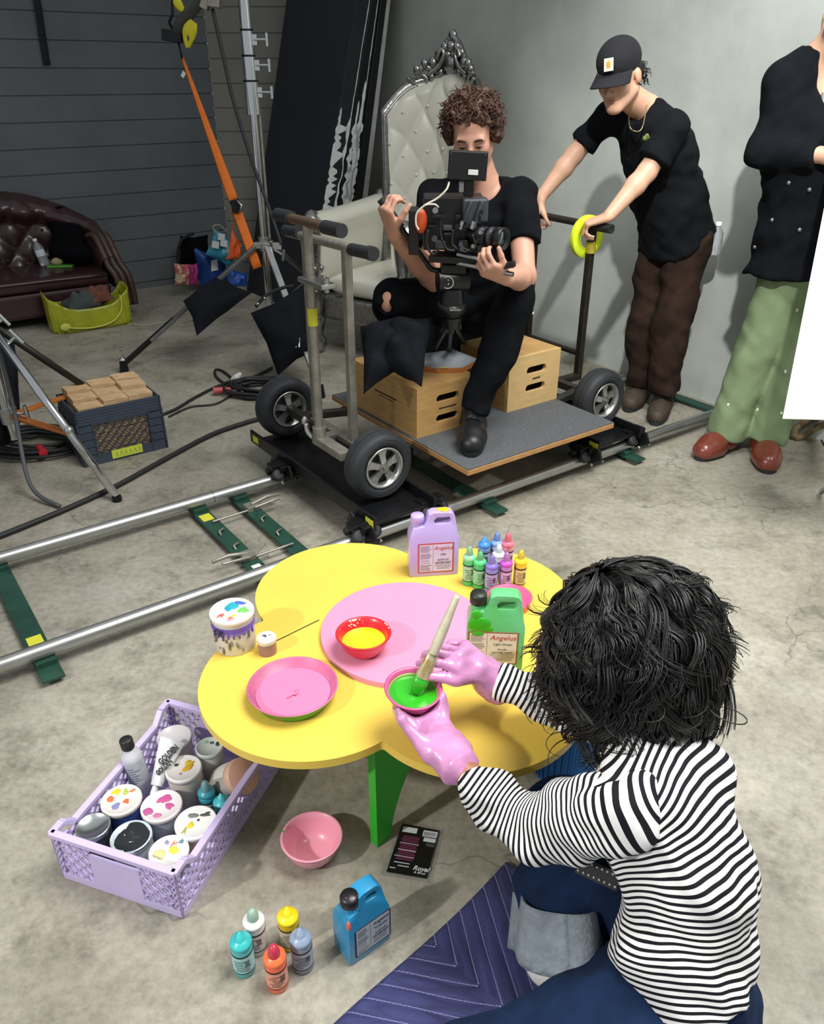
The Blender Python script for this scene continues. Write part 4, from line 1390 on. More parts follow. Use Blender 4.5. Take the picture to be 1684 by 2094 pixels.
# rolled white tube with heavy black lettering
p0, p1 = onz(320, 1605, .10), onz(352, 1515, .155)
tu = thing('paint_tube', 'crumpled white paint tube with bold black lettering standing in the crate', 'paint tube', p0)
dv = (p1 - p0)
mid_ = (p0 + p1) / 2
toc = (Vector((0, 0, CAM_H)) - mid_).normalized()
ydir = (p1 - p0).normalized(); zdir = (toc - ydir * toc.dot(ydir)).normalized(); xdir = ydir.cross(zdir)
TM = Matrix((xdir, ydir, zdir)).transposed().to_4x4(); TM.translation = mid_
Lt = dv.length
mb = MB(TM)
def tubef(a, b):
    y = (b - .5) * Lt * 1.05; w = .013 + .017 * b
    th = .012 * (1 - b) + .001
    ang = 2 * PI * a
    return (w * math.cos(ang), y, th * math.sin(ang) + .004 * math.sin(9 * b + 2 * math.cos(ang)))
mb.grid(tubef, 28, 16)
tb_ = mb.build('tube_body', pm('white_tube', 'd3d6da', .4, var=.1, vscale=30), tu, W=True)
mb = MB(TM); mb.cyl((0, -Lt * .53, 0), (0, -Lt * .53 - .02, 0), .008, n=16); mb.build('tube_cap', pm('tube_cap', 'd3d6da', .4), tu, W=True)
for txt, yy, s in (('GOLDEN', .018, .021), ('GOLDEN', -.012, .017)):
    writing(txt, s, TM @ Matrix.Translation((.003, yy, .016 - .0 if yy < 0 else .011)) @ Matrix.Rotation(PI / 2 - .5, 4, 'Z') @ Matrix.Diagonal((.62, 1, 1, 1)), blk_ink, tb_, W=True, bold=.0008)
# two turquoise nozzle bottles
for (px, py, label, c1, top) in ((420, 1610, 'taller turquoise nozzle bottle in the crate beside the tilted tub', '3a9fb0', .128), (452, 1632, 'shorter turquoise nozzle bottle at the right rim of the crate', '4fc0cc', .118)):
    p = onz(px, py, top - .02)
    paint_bottle(label, (p.x, p.y, .006), c1, c1, '9fc2c6', 'a6d3da' if top > .12 else None, h=top - .006, r=.0195, group='turquoise bottles in the crate')
# ------------------------------------------------------------------ the back of the studio
def pillow(mb, c4, thick, n=14, puff=.55, seed=0, mi=0, crease=.006):
    # a stuffed cloth bag between four corners
    r = random.Random(seed); ph = [r.random() * 6 for _ in range(4)]
    c4 = [Vector(c) for c in c4]
    nrm = (c4[1] - c4[0]).cross(c4[3] - c4[0]).normalized()
    def f(s):
        def g(a, b):
            p = c4[0] * (1 - a) * (1 - b) + c4[1] * a * (1 - b) + c4[2] * a * b + c4[3] * (1 - a) * b
            e = (max(0, math.sin(PI * a)) * max(0, math.sin(PI * b))) ** puff
            w = crease * (math.sin(11 * a + 5 * b + ph[0]) + math.sin(7 * b - 9 * a + ph[1]) + .7 * math.sin(17 * a + ph[2])) * e
            mid = (c4[0] + c4[1] + c4[2] + c4[3]) / 4
            pull = (p - mid) * (-.10 * (1 - abs(2 * a - 1)) * (abs(2 * b - 1)) - .10 * (1 - abs(2 * b - 1)) * abs(2 * a - 1))
            return p + pull + nrm * (s * (thick * e + w))
        return g
    mb.grid(f(1), n, n, mi)
    mb.grid(lambda a, b: f(-1)(1 - a, b), n, n, mi)
    return mb
leather = pm('oxblood_leather', '3d2428', .30, var=.3, vscale=3, coat=.15)
wood_d = pm('carved_dark_wood', '4a372f', .45, var=.3, vscale=14)
sofa = thing('leather_sofa', 'dark oxblood button-tufted leather sofa with carved wooden arm at the board wall', 'sofa', uv(.7, 6.2), ROT)
def ztop(u):
    return .80 + .03 * math.sin((u + .2) * 1.2) - (.0 if u < 1.05 else .20 * ((u - 1.05) / .65) ** 2.2)
def tuft(a, b, k1, k2, amp):
    return amp * (abs(math.sin(k1 * a + k2 * b)) * abs(math.sin(k1 * a - k2 * b))) ** .45
mb = MB(RM)
def back(a, b):
    u = -.6 + 2.32 * a
    zt = ztop(u); z = .30 + (zt - .30) * b
    v = 6.50 + .06 * b + (-.10 * max(0, (u - 1.35) / .37) ** 2) * 3
    roll = .07 * math.sin(PI * min(1, max(0, (b - .62) / .38))) if b > .62 else 0
    return (u, v - roll - tuft(a * 2.32, b * .42, 15, 15, .045) * (1 if b < .8 else max(0, (1 - b) / .2)), z)
mb.grid(back, 110, 34)
def backtop(a, b):
    u = -.6 + 2.32 * a; p = back(a, 1)
    return (u, p[1] + .10 * b, p[2] - .05 * b * b + .02 * math.sin(PI * b))
mb.grid(lambda a, b: backtop(a, b), 60, 6)
mb.build('backrest', leather, sofa, W=True)
mb = MB(RM)
for i in range(16):
    for j in range(3):
        u = -.42 + i * .21 / 1.0 * .66 + (.07 if j % 2 else 0)
        if u > 1.6: continue
        b = .16 + .2 * j
        p = back((u + .6) / 2.32, b); mb.ell((p[0], p[1] - .004, p[2]), (.011, .008, .011), 10, 6)
mb.build('button', pm('leather_button', '2a181b', .35), sofa, W=True)['kind'] = 'stuff'
mb = MB(RM)
def cush(a, b):
    t = 2 * PI * b
    x = math.copysign(abs(math.cos(t)) ** .35, math.cos(t)); z = math.copysign(abs(math.sin(t)) ** .5, math.sin(t))
    return (-.6 + 2.24 * a, 6.30 + .33 * x, .282 + .052 * z + .012 * math.sin(PI * a))
mb.grid(cush, 24, 40)
mb.build('seat_cushion', leather, sofa, W=True)
mb = MB(RM); mb.tube([(-.6 + 2.24 * k / 20, 5.972, .308 + .012 * math.sin(PI * k / 20)) for k in range(21)], .013, 10); mb.build('piping', leather, sofa, W=True)
mb = MB(RM); mb.box((-.6, 5.99, .07), (1.66, 6.60, .245)); mb.build('apron', leather, sofa, W=True, bevel=.03, seg=4)
mb = MB(RM)
def armf(a, b):
    v = 6.00 + .62 * a; zt = .40 + .20 * a ** .8
    t = -.25 * PI + 1.25 * PI * b
    if b < .2: return (1.62, v, .30 + (zt - .05 - .30) * b / .2)
    th = PI * (1 - (b - .2) / .5) if b < .7 else 0
    if b < .7: return (1.69 + .07 * math.cos(th), v, zt - .05 + .07 * math.sin(th))
    return (1.76 + .02 * (b - .7), v, zt - .05 - (zt - .2) * (b - .7) / .3)
mb.grid(armf, 20, 30)
mb.build('arm_pad', leather, sofa, W=True)
mb = MB(RM)
for du in (0, .045, .09):
    pts = [(1.62 + du, 6.22, .56 - .02 * abs(du - .045) / .045), (1.645 + du * .9, 6.12, .545), (1.66 + du * .9, 6.04, .44), (1.67 + du, 6.01, .36), (1.70 + du, 5.98, .29), (1.71 + du, 5.965, .20), (1.715 + du, 5.965, .08)]
    mb.tube(crom(pts, 6), .023, 10)
mb.build('carved_arm_front', wood_d, sofa, W=True)
for (u, v) in ((1.70, 5.99), (1.70, 6.55), (-.55, 6.02)):
    mb = MB(RM); mb.lathe([(.025, .0), (.03, .02), (.02, .04), (.04, .08), (0, .08)], 14, M=Matrix.Translation((u, v, 0))); mb.build('foot', wood_d, sofa, W=True)

cloth_blk = pm('black_coat_cloth', '0b0c0f', .97, spec=.1, var=.3, vscale=9)
fl = Flesh((-2.75, 5.85, .35), (-1.95, 6.75, .85), .016)
c0 = uv(1.50, 6.18)
for (du, dv, z, r) in ((0, .12, .70, (.10, .10, .10)), (.05, .02, .58, (.13, .12, .13)), (.02, -.12, .49, (.14, .13, .07)), (.10, .10, .62, (.10, .1, .12)), (-.03, .05, .50, (.10, .12, .09))):
    fl.ell(uv(1.52 + du, 6.40 + dv, z - .07), r, k=.05)
fl.wobble(.012, 26, 3)
coat_s = thing('black_coat', 'black coat heaped in the corner of the leather sofa', 'coat', uv(1.50, 6.36, .34))
fl.build('cloth', cloth_blk, coat_s)
clear = pm('clear_plastic', 'dfe6ea', .12, trans=.75)
b0 = uv(1.33, 6.37, .342)
wb = thing('water_bottle', 'clear plastic water bottle standing on the sofa seat', 'bottle', b0, rot=(0, -.22, 0))
mb = MB(); mb.lathe([(0, 0), (.030, 0), (.033, .01), (.033, .12), (.030, .135), (.014, .165), (.013, .178), (0, .178)], 24); mb.build('bottle_body', clear, wb)
mb = MB(); mb.lathe([(.0338, .07), (.0338, .115)], 24); mb.build('wrap_label', pm('pale_blue_label', 'cdd8e4', .6), wb)
mb = MB(); mb.lathe([(.015, .176), (.015, .192), (0, .192)], 18); mb.build('cap', pm('white_cap', 'e6e6e6', .5), wb)
p = (1.42, 6.30)
gt_ = thing('green_food_box', 'small green tray on the sofa seat beside the bottle', 'tray', uv(p[0], p[1], .338), ROT - .5)
mb = MB(); mb.box((-.09, -.05, 0), (.09, .05, .012)); mb.build('tray_base', pm('lime_green_plastic', '5c9a34', .45), gt_, bevel=.005)
bun = thing('bread_roll', 'small tan bread roll on the green tray on the sofa', 'bread', uv(p[0] - .02, p[1] + .01, .350), ROT)
mb = MB(); mb.ell((0, 0, .022), (.042, .035, .028)); mb.build('crust', pm('bread_crust', 'a89c74', .8, var=.3, vscale=40), bun)

# yellow duffel of clothes
ybm = pm('translucent_yellow_vinyl', 'a9ad22', .35, var=.3, vscale=7, bump=.5, bscale=18, coat=.2)
yb = thing('yellow_bag', 'sagging translucent yellow bag of clothes on the floor in front of the sofa', 'bag', uv(1.44, 5.85), ROT)
mb = MB(RM)
U0, U1, V0, V1 = 1.17, 1.71, 5.74, 5.98
def ybag(a, b):
    t = 2 * PI * a
    cu_, cv_ = math.copysign(abs(math.cos(t)) ** .45, math.cos(t)), math.copysign(abs(math.sin(t)) ** .45, math.sin(t))
    endd = abs(cu_) ** 4
    h = .155 + .105 * endd + .01 * math.sin(5 * t)
    bul = 1 + .05 * math.sin(PI * b) - .10 * b * (1 - endd)
    return ((U0 + U1) / 2 + (U1 - U0) / 2 * cu_ * (1 + .03 * b), (V0 + V1) / 2 + (V1 - V0) / 2 * cv_ * bul + .006 * math.sin(23 * t + 4 * b), .002 + h * b)
mb.grid(ybag, 72, 10, thick=.004)
mb.box((U0 + .02, V0 + .02, 0), (U1 - .02, V1 - .02, .006))
mb.build('bag_body', ybm, yb, W=True)
mb = MB(RM); mb.tube(crom([(1.24, V0 - .008, .05), (1.30, V0 - .016, .035), (1.42, V0 - .02, .022), (1.55, V0 - .018, .04), (1.62, V0 - .015, .10), (1.64, V0 - .006, .17), (1.645, V0 + .03, .20)], 8), .0085, 8, flat=.6)
mb.ell((1.24, V0 - .008, .05), (.035, .008, .025)); mb.build('handle', pm('pale_yellow_strap', 'c6c957', .5), yb, W=True)
cl = thing('bundle_of_clothes', 'grey and brown clothes sticking out of the yellow bag', 'clothes', uv(1.45, 5.87, .1), ROT)
mb = MB(RM); pillow(mb, [(1.30, 5.80, .12), (1.52, 5.80, .15), (1.54, 5.94, .22), (1.28, 5.94, .17)], .07, seed=4, crease=.014); mb.build('grey_garment', pm('slate_cloth', '434a4c', .9), cl, W=True)
mb = MB(RM); pillow(mb, [(1.44, 5.80, .16), (1.62, 5.80, .17), (1.62, 5.95, .25), (1.42, 5.95, .23)], .05, seed=8, crease=.012); mb.build('brown_garment', pm('rust_cloth', '6b4234', .9), cl, W=True)
mb = MB(); mb.tube(crom([onz(272, 664, .006), onz(300, 665, .006), onz(340, 658, .006)], 5), .006, 6)
finish(mb.build('bag_cord', pm('pale_cord', '9a9a84', .7)), 'pale cord lying on the floor beside the yellow bag', 'cord')

# bags against the wall behind the light stand
def bag_at(name, label, pxs, v, thick, m, cat='bag', seed=1, crease=.008):
    c4 = [onv(px, py, v) for px, py in pxs]
    c4 = [Vector((p.x, p.y, max(p.z, .012))) for p in c4]
    base = sum(c4, Vector()) / 4
    root = thing(name, label, cat, (base.x, base.y, min(p.z for p in c4)))
    mb = MB(); pillow(mb, c4, thick, seed=seed, crease=crease, puff=.4)
    o = mb.build('bag_body', m, root, W=True)
    return root, c4, o
bk, _, o = bag_at('black_backpack', 'black backpack slumped against the dark wall behind the blue bag', [(365, 572), (425, 575), (425, 480), (368, 482)], 6.5, .10, cloth_blk)
mb = MB(); mb.tube(crom([onv(372, 560, 6.36), onv(363, 525, 6.36), onv(372, 490, 6.36), onv(395, 478, 6.38)], 6), .012, 8); mb.build('strap', strap_m, bk, W=True)
bb, c4, o = bag_at('blue_tote', 'royal blue carrier bag against the wall between black backpack and stand', [(408, 586), (470, 582), (460, 530), (395, 505)], 6.25, .08, pm('royal_blue_vinyl', '17458f', .4, var=.3, vscale=8), seed=3)
mb = MB(); q = [onv(432, 555, 6.15), onv(446, 552, 6.15), onv(444, 530, 6.15), onv(431, 533, 6.15)]
mb.add(q, [(0, 1, 2, 3)]); mb.build('white_tag', wht, bb, W=True)
tb2, c4, o = bag_at('teal_bag', 'teal printed shopping bag leaning over the blue carrier bag', [(420, 520), (468, 545), (500, 505), (440, 468)], 6.05, .05, pm('teal_print_bag', '2f8fa8', .4, var=.2, vscale=9), seed=5)
mb = MB()
for (dx, dy) in ((440, 500), (457, 497), (452, 484)):
    q = [onv(dx - 7, dy + 6, 5.985), onv(dx + 7, dy + 9, 5.985), onv(dx + 8, dy - 5, 5.985), onv(dx - 6, dy - 8, 5.985)]
    mb.add(q, [(0, 1, 2, 3)])
mb.build('white_print', wht, tb2, W=True)
mb = MB(); mb.tube(crom([onv(440, 478, 6.03), onv(436, 463, 6.03), onv(450, 461, 6.03), onv(463, 475, 6.03)], 6), .006, 6); mb.build('handle', pm('pale_cord', '9a9a84', .7), tb2, W=True)
ob, _, o = bag_at('orange_bag', 'bright orange bag beside the teal shopping bag', [(462, 530), (497, 535), (492, 497), (474, 470)], 6.0, .035, pm('orange_vinyl', 'e05f22', .5), seed=6)
pk, _, o = bag_at('patterned_pouch', 'small pink and cream pouch on the floor at the foot of the wall', [(357, 583), (388, 583), (386, 540), (356, 538)], 6.2, .04, pm('coral_pouch', 'b5565c', .6, col2='c9b79a', vscale=16, thresh=(.45, .5)), cat='pouch')
pk2, _, o = bag_at('magenta_pouch', 'magenta cylinder pouch between the pink pouch and blue bag', [(386, 585), (405, 584), (403, 538), (384, 540)], 6.18, .04, pm('magenta_cloth', '9c2b69', .6), cat='pouch')
b3, _, o = bag_at('blue_sack', 'bright blue sack lying on the floor behind the stand legs', [(462, 590), (508, 585), (505, 560), (470, 550)], 5.75, .05, pm('bright_blue_sack', '1b50a8', .4, var=.3, vscale=9), seed=9)
mb = MB(); q = [onz(508, 585, .01), onz(526, 592, .01), onz(528, 580, .01), onz(512, 572, .01)]
mb.prism([(p.x, p.y) for p in q], .003, .008); finish(mb.build('paper_tag', pm('pale_tag', 'a9b1b8', .7)), 'pale card tag on the floor beside the blue sack', 'card')

# ------------------------------------------------------------------ light stands
def tknob(mb, p, d, L=.05, w=.045, r=.0065, up=(0, 0, 1)):
    p, d = Vector(p), Vector(d).normalized()
    mb.cyl(p, p + d * L, r, n=10)
    u = Vector(up) - d * Vector(up).dot(d); u.normalize()
    mb.cyl(p + d * L - u * w / 2, p + d * L + u * w / 2, r * 1.25, n=10)
CS_ = Vector((-.885, 4.985, 0)); HZ = .66
stand = thing('light_stand', 'tall chrome light stand with folding legs behind the dolly', 'light stand', CS_)
dark_leg = pm('grey_square_tube', '8f9290', .35, metal=.8, var=.2, vscale=20)
camR = Vector((1, 0, 0))
mb = MB(); mb.cyl(CS_ + Vector((0, 0, .22)), CS_ + Vector((0, 0, 1.42)), .0215, n=20); mb.build('riser', chrome, stand, W=True)
mb = MB(); mb.cyl(CS_ + Vector((.032, .01, HZ + .03)), CS_ + Vector((.032, .01, 1.40)), .008, n=12); mb.build('side_rod', steel, stand, W=True)
for i, (z0, z1, r) in enumerate(((1.36, 1.52, .040), (1.53, 1.64, .037), (1.65, 1.76, .034), (1.77, 2.35, .031))):
    mb = MB(); mb.cyl(CS_ + Vector((0, 0, z0)), CS_ + Vector((0, 0, z1)), r, n=22)
    q = mb.build('riser_sleeve', chrome, stand, W=True, bevel=.003)
    mb = MB(); mb.cyl(CS_ + Vector((0, 0, z1)), CS_ + Vector((0, 0, z1 + .01)), r * 1.02, n=22); mb.build('collar', black_m, q, W=True)
    if i < 3:
        mb = MB(); zz = z0 + (.11 if i == 0 else .07)
        mb.cbox(CS_ + Vector((r + .006, -.005, zz)), (.03, .02, .05)); tknob(mb, CS_ + Vector((r, -.01, zz)), (1, -.15, 0), .075, .062); mb.build('locking_knob', chrome, stand, W=True)
F1, F2 = onz(255, 762, .0), onz(655, 812, 0)
F3 = CS_ + Vector((.45, .78, 0))
mb = MB(); mb.cyl(CS_ + Vector((0, 0, HZ - .035)), CS_ + Vector((0, 0, HZ + .045)), .034, n=18)
for F in (F1, F2, F3):
    d = (F - CS_); d.z = 0; d.normalize(); mb.cbox(CS_ + d * .04 + Vector((0, 0, HZ)), (.05, .05, .035), M=None)
mb.build('hub', alu, stand, W=True, bevel=.004)
for i, F in enumerate((F1, F2, F3)):
    d = (F - CS_); d.z = 0; d.normalize()
    a = CS_ + d * .05 + Vector((0, 0, HZ)); e = F + Vector((0, 0, .05))
    mb = MB(); mb.bar(a, a.lerp(e, .80 if i == 0 else 1), .036, .020, up=(0, 0, 1))
    lg = mb.build('leg', dark_leg if i != 1 else pm('satin_chrome', 'c4c6c4', .3, metal=.9), stand, W=True, bevel=.002)
    if i == 0:
        mb = MB(); mb.bar(a.lerp(e, .62), a.lerp(e, .99), .03, .026); mb.build('leg_tip', black_m, lg, W=True, bevel=.003)
    mb = MB(); mb.bar(CS_ + Vector((0, 0, .25)), a.lerp(e, .45), .016, .008); mb.build('brace', steel, lg, W=True)
    mb = MB(); f = F
    mb.cyl(f + Vector((0, 0, .0)), f + Vector((0, 0, .07)), .028, .02, n=14); mb.build('foot', black_m, lg, W=True)
    if i == 0:
        mb = MB(); mb.cyl(f + Vector((0, 0, .07)), f + Vector((0, 0, .135)), .008, n=10); mb.ell(f + Vector((0, 0, .08)), (.022, .022, .012)); mb.build('stud', chrome, lg, W=True)
mb = MB(); tknob(mb, CS_ + Vector((.05, -.03, HZ - .02)), (.7, -.5, -.25), .09, .07); mb.cbox(CS_ + Vector((.08, -.03, HZ + .0)), (.05, .03, .04)); mb.build('hub_knob', chrome, stand, W=True)

sand = pm('black_cordura', '171a1f', .95, spec=.12, var=.3, vscale=30, bump=.4, bscale=120)
def sandbag(label, pxz, thick, seed, group='sandbags around the dolly', mid=None):
    c4 = [ond(px, py, d) for px, py, d in pxz]
    base = sum(c4, Vector()) / 4
    root = thing('sandbag', label, 'sandbag', (base.x, base.y, max(0, min(p.z for p in c4))), group=group)
    mb = MB(); pillow(mb, c4, thick, seed=seed, puff=.45, crease=.010)
    o = mb.build('bag', sand, root, W=True)
    return root, c4, o
def zc_of(p): return p.y * CS - (p.z - CAM_H) * SN
dA = zc_of(CS_.lerp(F1, .5) + Vector((0, 0, .36)))
r1, c4, o = sandbag('black sandbag draped over the stand leg beyond the milk crate', [(374, 615, dA - .16), (402, 687, dA - .22), (516, 598, dA - .05), (440, 566, dA - .02)], .085, 2)
dB = zc_of(CS_.lerp(F2, .45) + Vector((0, 0, .38)))
r2_, c4, o = sandbag('black sandbag hanging from the stand leg behind the left push post', [(512, 640, dB - .10), (568, 768, dB - .14), (648, 715, dB - .14), (616, 584, dB - .08)], .11, 5)
mb = MB()
for dx in (0, 7):
    q = [ond(603 + dx, 710, dB - .205), ond(606 + dx, 710, dB - .205), ond(606 + dx, 690, dB - .205), ond(603 + dx, 690, dB - .205)]
    mb.add(q, [(0, 1, 2, 3)])
mb.build('white_bars', wht, r2_, W=True)
mb = MB(); mb.tube(crom([ond(522, 628, dB - .12), ond(545, 603, dB - .12), ond(580, 588, dB - .10), ond(600, 585, dB - .08)], 6), .010, 8); mb.build('strap', strap_m, r2_, W=True)
mb = MB(); mb.ell(ond(527, 622, dB - .13), .010, 10, 6); mb.ell(ond(541, 610, dB - .13), .008, 10, 6); mb.build('ring', chrome, r2_, W=True)

# orange ratchet strap from the boom to the floor
ordk = pm('orange_webbing', 'e8761f', .6, var=.1, vscale=30)
yT = 5.3
s_top, s_b1 = ony(373, 118, yT), ony(478, 412, 5.05)
st = thing('ratchet_strap', 'long orange ratchet strap hanging from the boom beside the light stand', 'strap', onz(527, 600, 0))
mb = MB()
N = 24
pts = [s_top.lerp(s_b1, k / N) for k in range(N + 1)]
mb.tube(pts, [.008 + .022 * min(1, (k / N) * 1.15) for k in range(N + 1)], 8, flat=.12, up=(0, -1, 0)); 
mb.build('webbing', ordk, st, W=True)
s_c, s_d = ony(483, 428, 5.04), ony(526, 548, 4.95)
mb = MB(); mb.tube([s_c.lerp(s_d, k / 8) for k in range(9)], .030, 8, flat=.1, up=(0, -1, 0)); mb.build('webbing_tail', ordk, st, W=True)
mb = MB(); mb.bar(ony(477, 408, 5.03), ony(487, 434, 5.03), .05, .03, up=(0, -1, 0)); mb.build('ratchet', black_m, st, W=True, bevel=.004)
mb = MB(); mb.tube([ony(482, 408, 5.0), ony(494, 420, 4.98), ony(490, 436, 4.98)], .006, 6); mb.build('ratchet_handle', chrome, st, W=True)
mb = MB(); mb.tube(crom([ony(476, 412, 5.04), ony(474, 440, 5.04), ony(476, 468, 5.04), ony(485, 500, 5.03)], 6), .008, 6, flat=.3); mb.build('loose_end', pm('dark_orange_webbing', 'b5522a', .7), st, W=True)
mb = MB(); q = [ony(369, 155, 5.28), ony(375, 160, 5.28), ony(380, 150, 5.28), ony(374, 144, 5.28)]; mb.add(q, [(0, 1, 2, 3)]); mb.build('white_tag', wht, st, W=True)
mb = MB(); mb.tube([ony(362, 78, 5.32), ony(368, 100, 5.31), ony(372, 120, 5.3)], .006, 6); mb.build('hook', black_m, st, W=True)
# boom with yellow tails
bo = thing('boom_arm', 'grey padded boom arm with yellow tails at the top of the light stand', 'boom', CS_ + Vector((0, 0, 2.2)))
p0, p1 = ony(352, 72, yT), ony(440, -40, 5.05)
mb = MB(); mb.cyl(ony(362, 58, yT), p1, .034, n=18); mb.cyl(p1, CS_ + Vector((0, 0, 2.28)), .03, n=14); mb.build('padded_tube', pm('grey_foam_pad', '4e514f', .85), bo, W=True)
mb = MB(); mb.bar(ony(332, 70, yT), ony(372, 76, yT), .05, .06); mb.build('end_block', black_m, bo, W=True, bevel=.004)
yel = pm('yellow_ribbon', 'd9cf1e', .55, var=.2, vscale=14)
for L_ in ([(355, -10), (362, 5), (374, 22)], [(394, 42), (384, 58), (378, 75), (384, 98)], [(398, 46), (393, 64), (391, 82), (384, 96)]):
    mb = MB(); mb.tube(crom([ony(x, y, 5.2) for x, y in L_], 6), [.012 + .014 * math.sin(PI * min(1, k / 12)) for k in range(6 * (len(L_) - 1) + 1)], 8, flat=.3, up=(0, -1, 0)); mb.build('yellow_tail', yel, bo, W=True)
mb = MB(); mb.tube(crom([ony(352, 58, 5.25), ony(346, 45, 5.22), ony(352, 30, 5.2), ony(352, 5, 5.2), ony(358, -15, 5.2)], 6), .007, 6); mb.build('loop_cord', black_m, bo, W=True)
mb = MB(); mb.bar(ony(412, 4, 4.95), ony(428, 12, 4.95), .06, .05); mb.bar(ony(440, -10, 4.95), ony(440, 16, 4.95), .10, .06); mb.build('clamp_head', steel, bo, W=True, bevel=.004)
mb = MB(); mb.tube(crom([ony(434, 18, 4.94), ony(455, 110, 4.92), ony(478, 210, 4.9), ony(515, 330, 4.88), ony(548, 420, 4.85), ony(575, 500, 4.8)], 8), .010, 8); 
finish(mb.build('hanging_cable', pm('dark_cable', '25282a', .6)), 'thin dark cable running down beside the chrome light stand', 'cable')

# second stand at the left edge
C2 = Vector((-1.735, 3.22, 0)); FL = onz(240, 1024, 0.0)
st2 = thing('tripod_stand', 'chrome stand with orange leg spreaders cut off by the left edge', 'light stand', C2)
hub = Vector((C2.x, C2.y, .265))
mb = MB(); mb.cyl(C2 + Vector((0, 0, .16)), C2 + Vector((0, 0, 1.25)), .024, n=18); mb.build('riser', chrome, st2, W=True)
topc = C2 + Vector((.02, -.02, .66))
dirs = [(FL - C2), Vector((.34, .55, 0)), Vector((-.6, .1, 0))]
for i, d in enumerate(dirs):
    d = Vector((d.x, d.y, 0)); f = C2 + d
    a = topc + d.normalized() * .02
    e = f + Vector((0, 0, .02))
    mb = MB(); mb.tube([a, e], .0165 if i == 0 else .015, 14)
    lg = mb.build('leg', chrome if i == 0 else pm('shaded_leg_tube', '2c2b29', .45, metal=.6), st2, W=True)  # back legs get a darker colour that holds their shade
    mb = MB(); mb.cyl(e, f - Vector((0, 0, 0)), .02, n=12); mb.build('rubber_foot', black_m, lg, W=True)
    k = a.lerp(e, .62)
    mb = MB(); mb.bar(hub + d.normalized() * .03, k, .034, .012, up=(0, 0, 1)); mb.build('spreader', pm('orange_spreader', 'b0672a', .5, var=.2, vscale=12), lg, W=True, bevel=.002)
    mb = MB(); mb.ell(k + Vector((0, 0, .012)), .020, 12, 8); mb.build('joint_bolt', chrome, lg, W=True)
mb = MB(); mb.cyl(hub - Vector((0, 0, .03)), hub + Vector((0, 0, .04)), .036, n=18); mb.build('hub', alu, st2, W=True, bevel=.004)
mb = MB(); tknob(mb, hub + Vector((.03, -.02, .02)), (1, -.3, .1), .075, .07); mb.build('hub_knob', chrome, st2, W=True)
mb = MB(); 
for t in (.02, .12):
    q = topc.lerp(FL, t) + Vector((.01, 0, .01)); tknob(mb, q, (.75, .1, .55), .06, .07)
mb.build('leg_knob', chrome, st2, W=True)
mb = MB(); mb.tube(crom([C2 + Vector((.02, -.03, .95)), C2 + Vector((.05, -.04, .6)), C2 + Vector((.06, -.06, .3)), C2 + Vector((.15, -.25, .06)), C2 + Vector((.3, -.35, .01))], 8), .009, 8)
finish(mb.build('stand_cable', pm('grey_cable', '4b4e52', .6)), 'grey cable hanging down the left tripod stand to the floor', 'cable')

# ------------------------------------------------------------------ milk crate of wooden wedges
mc = thing('milk_crate', 'dark blue grey plastic milk crate of wooden wedges on the floor', 'crate', uv(.715, 3.5), ROT)
mcm = pm('slate_crate_plastic', '3d4654', .5, var=.2, vscale=12)
LU, LV, LH = .385, .29, .262
mb = MB()
t = .008
def mcface(mb, w, M):
    h = LH
    for k in range(5): mb.box((0, 0, h - .012 - k * .0135), (w, t + .002, h - .005 - k * .0135), M=M)
    mb.box((0, .002, h - .075), (w, t, h), M=M)
    mb.box((0, 0, 0), (w, t, .045), M=M)
    for x0, x1 in ((0, .07), (w - .07, w)):
        mb.box((x0, .002, 0), (x1, t, h - .06), M=M)
        for k in range(4): mb.box((x0, -.003, .055 + k * .036), (x1, t, .062 + k * .036), M=M)
        mb.box((x0, -.003, 0), (x0 + .006, t, h - .06), M=M); mb.box((x1 - .006, -.003, .04), (x1, t, h - .06), M=M)
    x0, x1, z0, z1 = .07, w - .07, .045, h - .075
    sp = .037
    k = x0 - (z1 - z0)
    while k < x1:
        for sg in (1, -1):
            pa = (k, z0 if sg > 0 else z1); pb = (k + (z1 - z0), z1 if sg > 0 else z0)
            t0 = max(0, (x0 - pa[0]) / (pb[0] - pa[0])); t1 = min(1, (x1 - pa[0]) / (pb[0] - pa[0]))
            if t1 - t0 < .05: continue
            qa = Vector((pa[0] + (pb[0] - pa[0]) * t0, t / 2, pa[1] + (pb[1] - pa[1]) * t0)); qb = Vector((pa[0] + (pb[0] - pa[0]) * t1, t / 2, pa[1] + (pb[1] - pa[1]) * t1))
            mb.bar(qa, qb, .0045, .006, up=(0, 1, 0), M=M)
        k += sp
pan = [('front_panel', LU, Matrix.Identity(4)), ('back_panel', LU, Matrix.Translation((LU, LV, 0)) @ Matrix.Rotation(PI, 4, 'Z')),
       ('side_panel', LV, Matrix.Translation((LU, 0, 0)) @ Matrix.Rotation(PI / 2, 4, 'Z')), ('side_panel', LV, Matrix.Translation((0, LV, 0)) @ Matrix.Rotation(-PI / 2, 4, 'Z'))]
for nm, w, M in pan:
    mb = MB(); mcface(mb, w, M); pa_ = mb.build(nm, mcm, mc)
    if nm == 'front_panel':
        mb = MB(); mb.box((.125, -.0045, .012), (.265, -.003, .052)); lab = mb.build('yellow_label', pm('fluorescent_label', 'c9d64a', .6, var=.1, vscale=30), pa_)
        mb = MB()
        for k in range(6): mb.bar((.140 + k * .021, -.005, .020), (.147 + k * .021, -.005, .044), .004, .0006); mb.bar((.147 + k * .021, -.005, .044), (.154 + k * .021, -.005, .020), .003, .0006)
        mb.build('scrawl', pm('olive_scrawl', '8f9a38', .7), lab)
mb = MB(); mb.box((.003, .003, 0), (LU - .003, LV - .003, .006)); mb.build('bottom', mcm, mc)
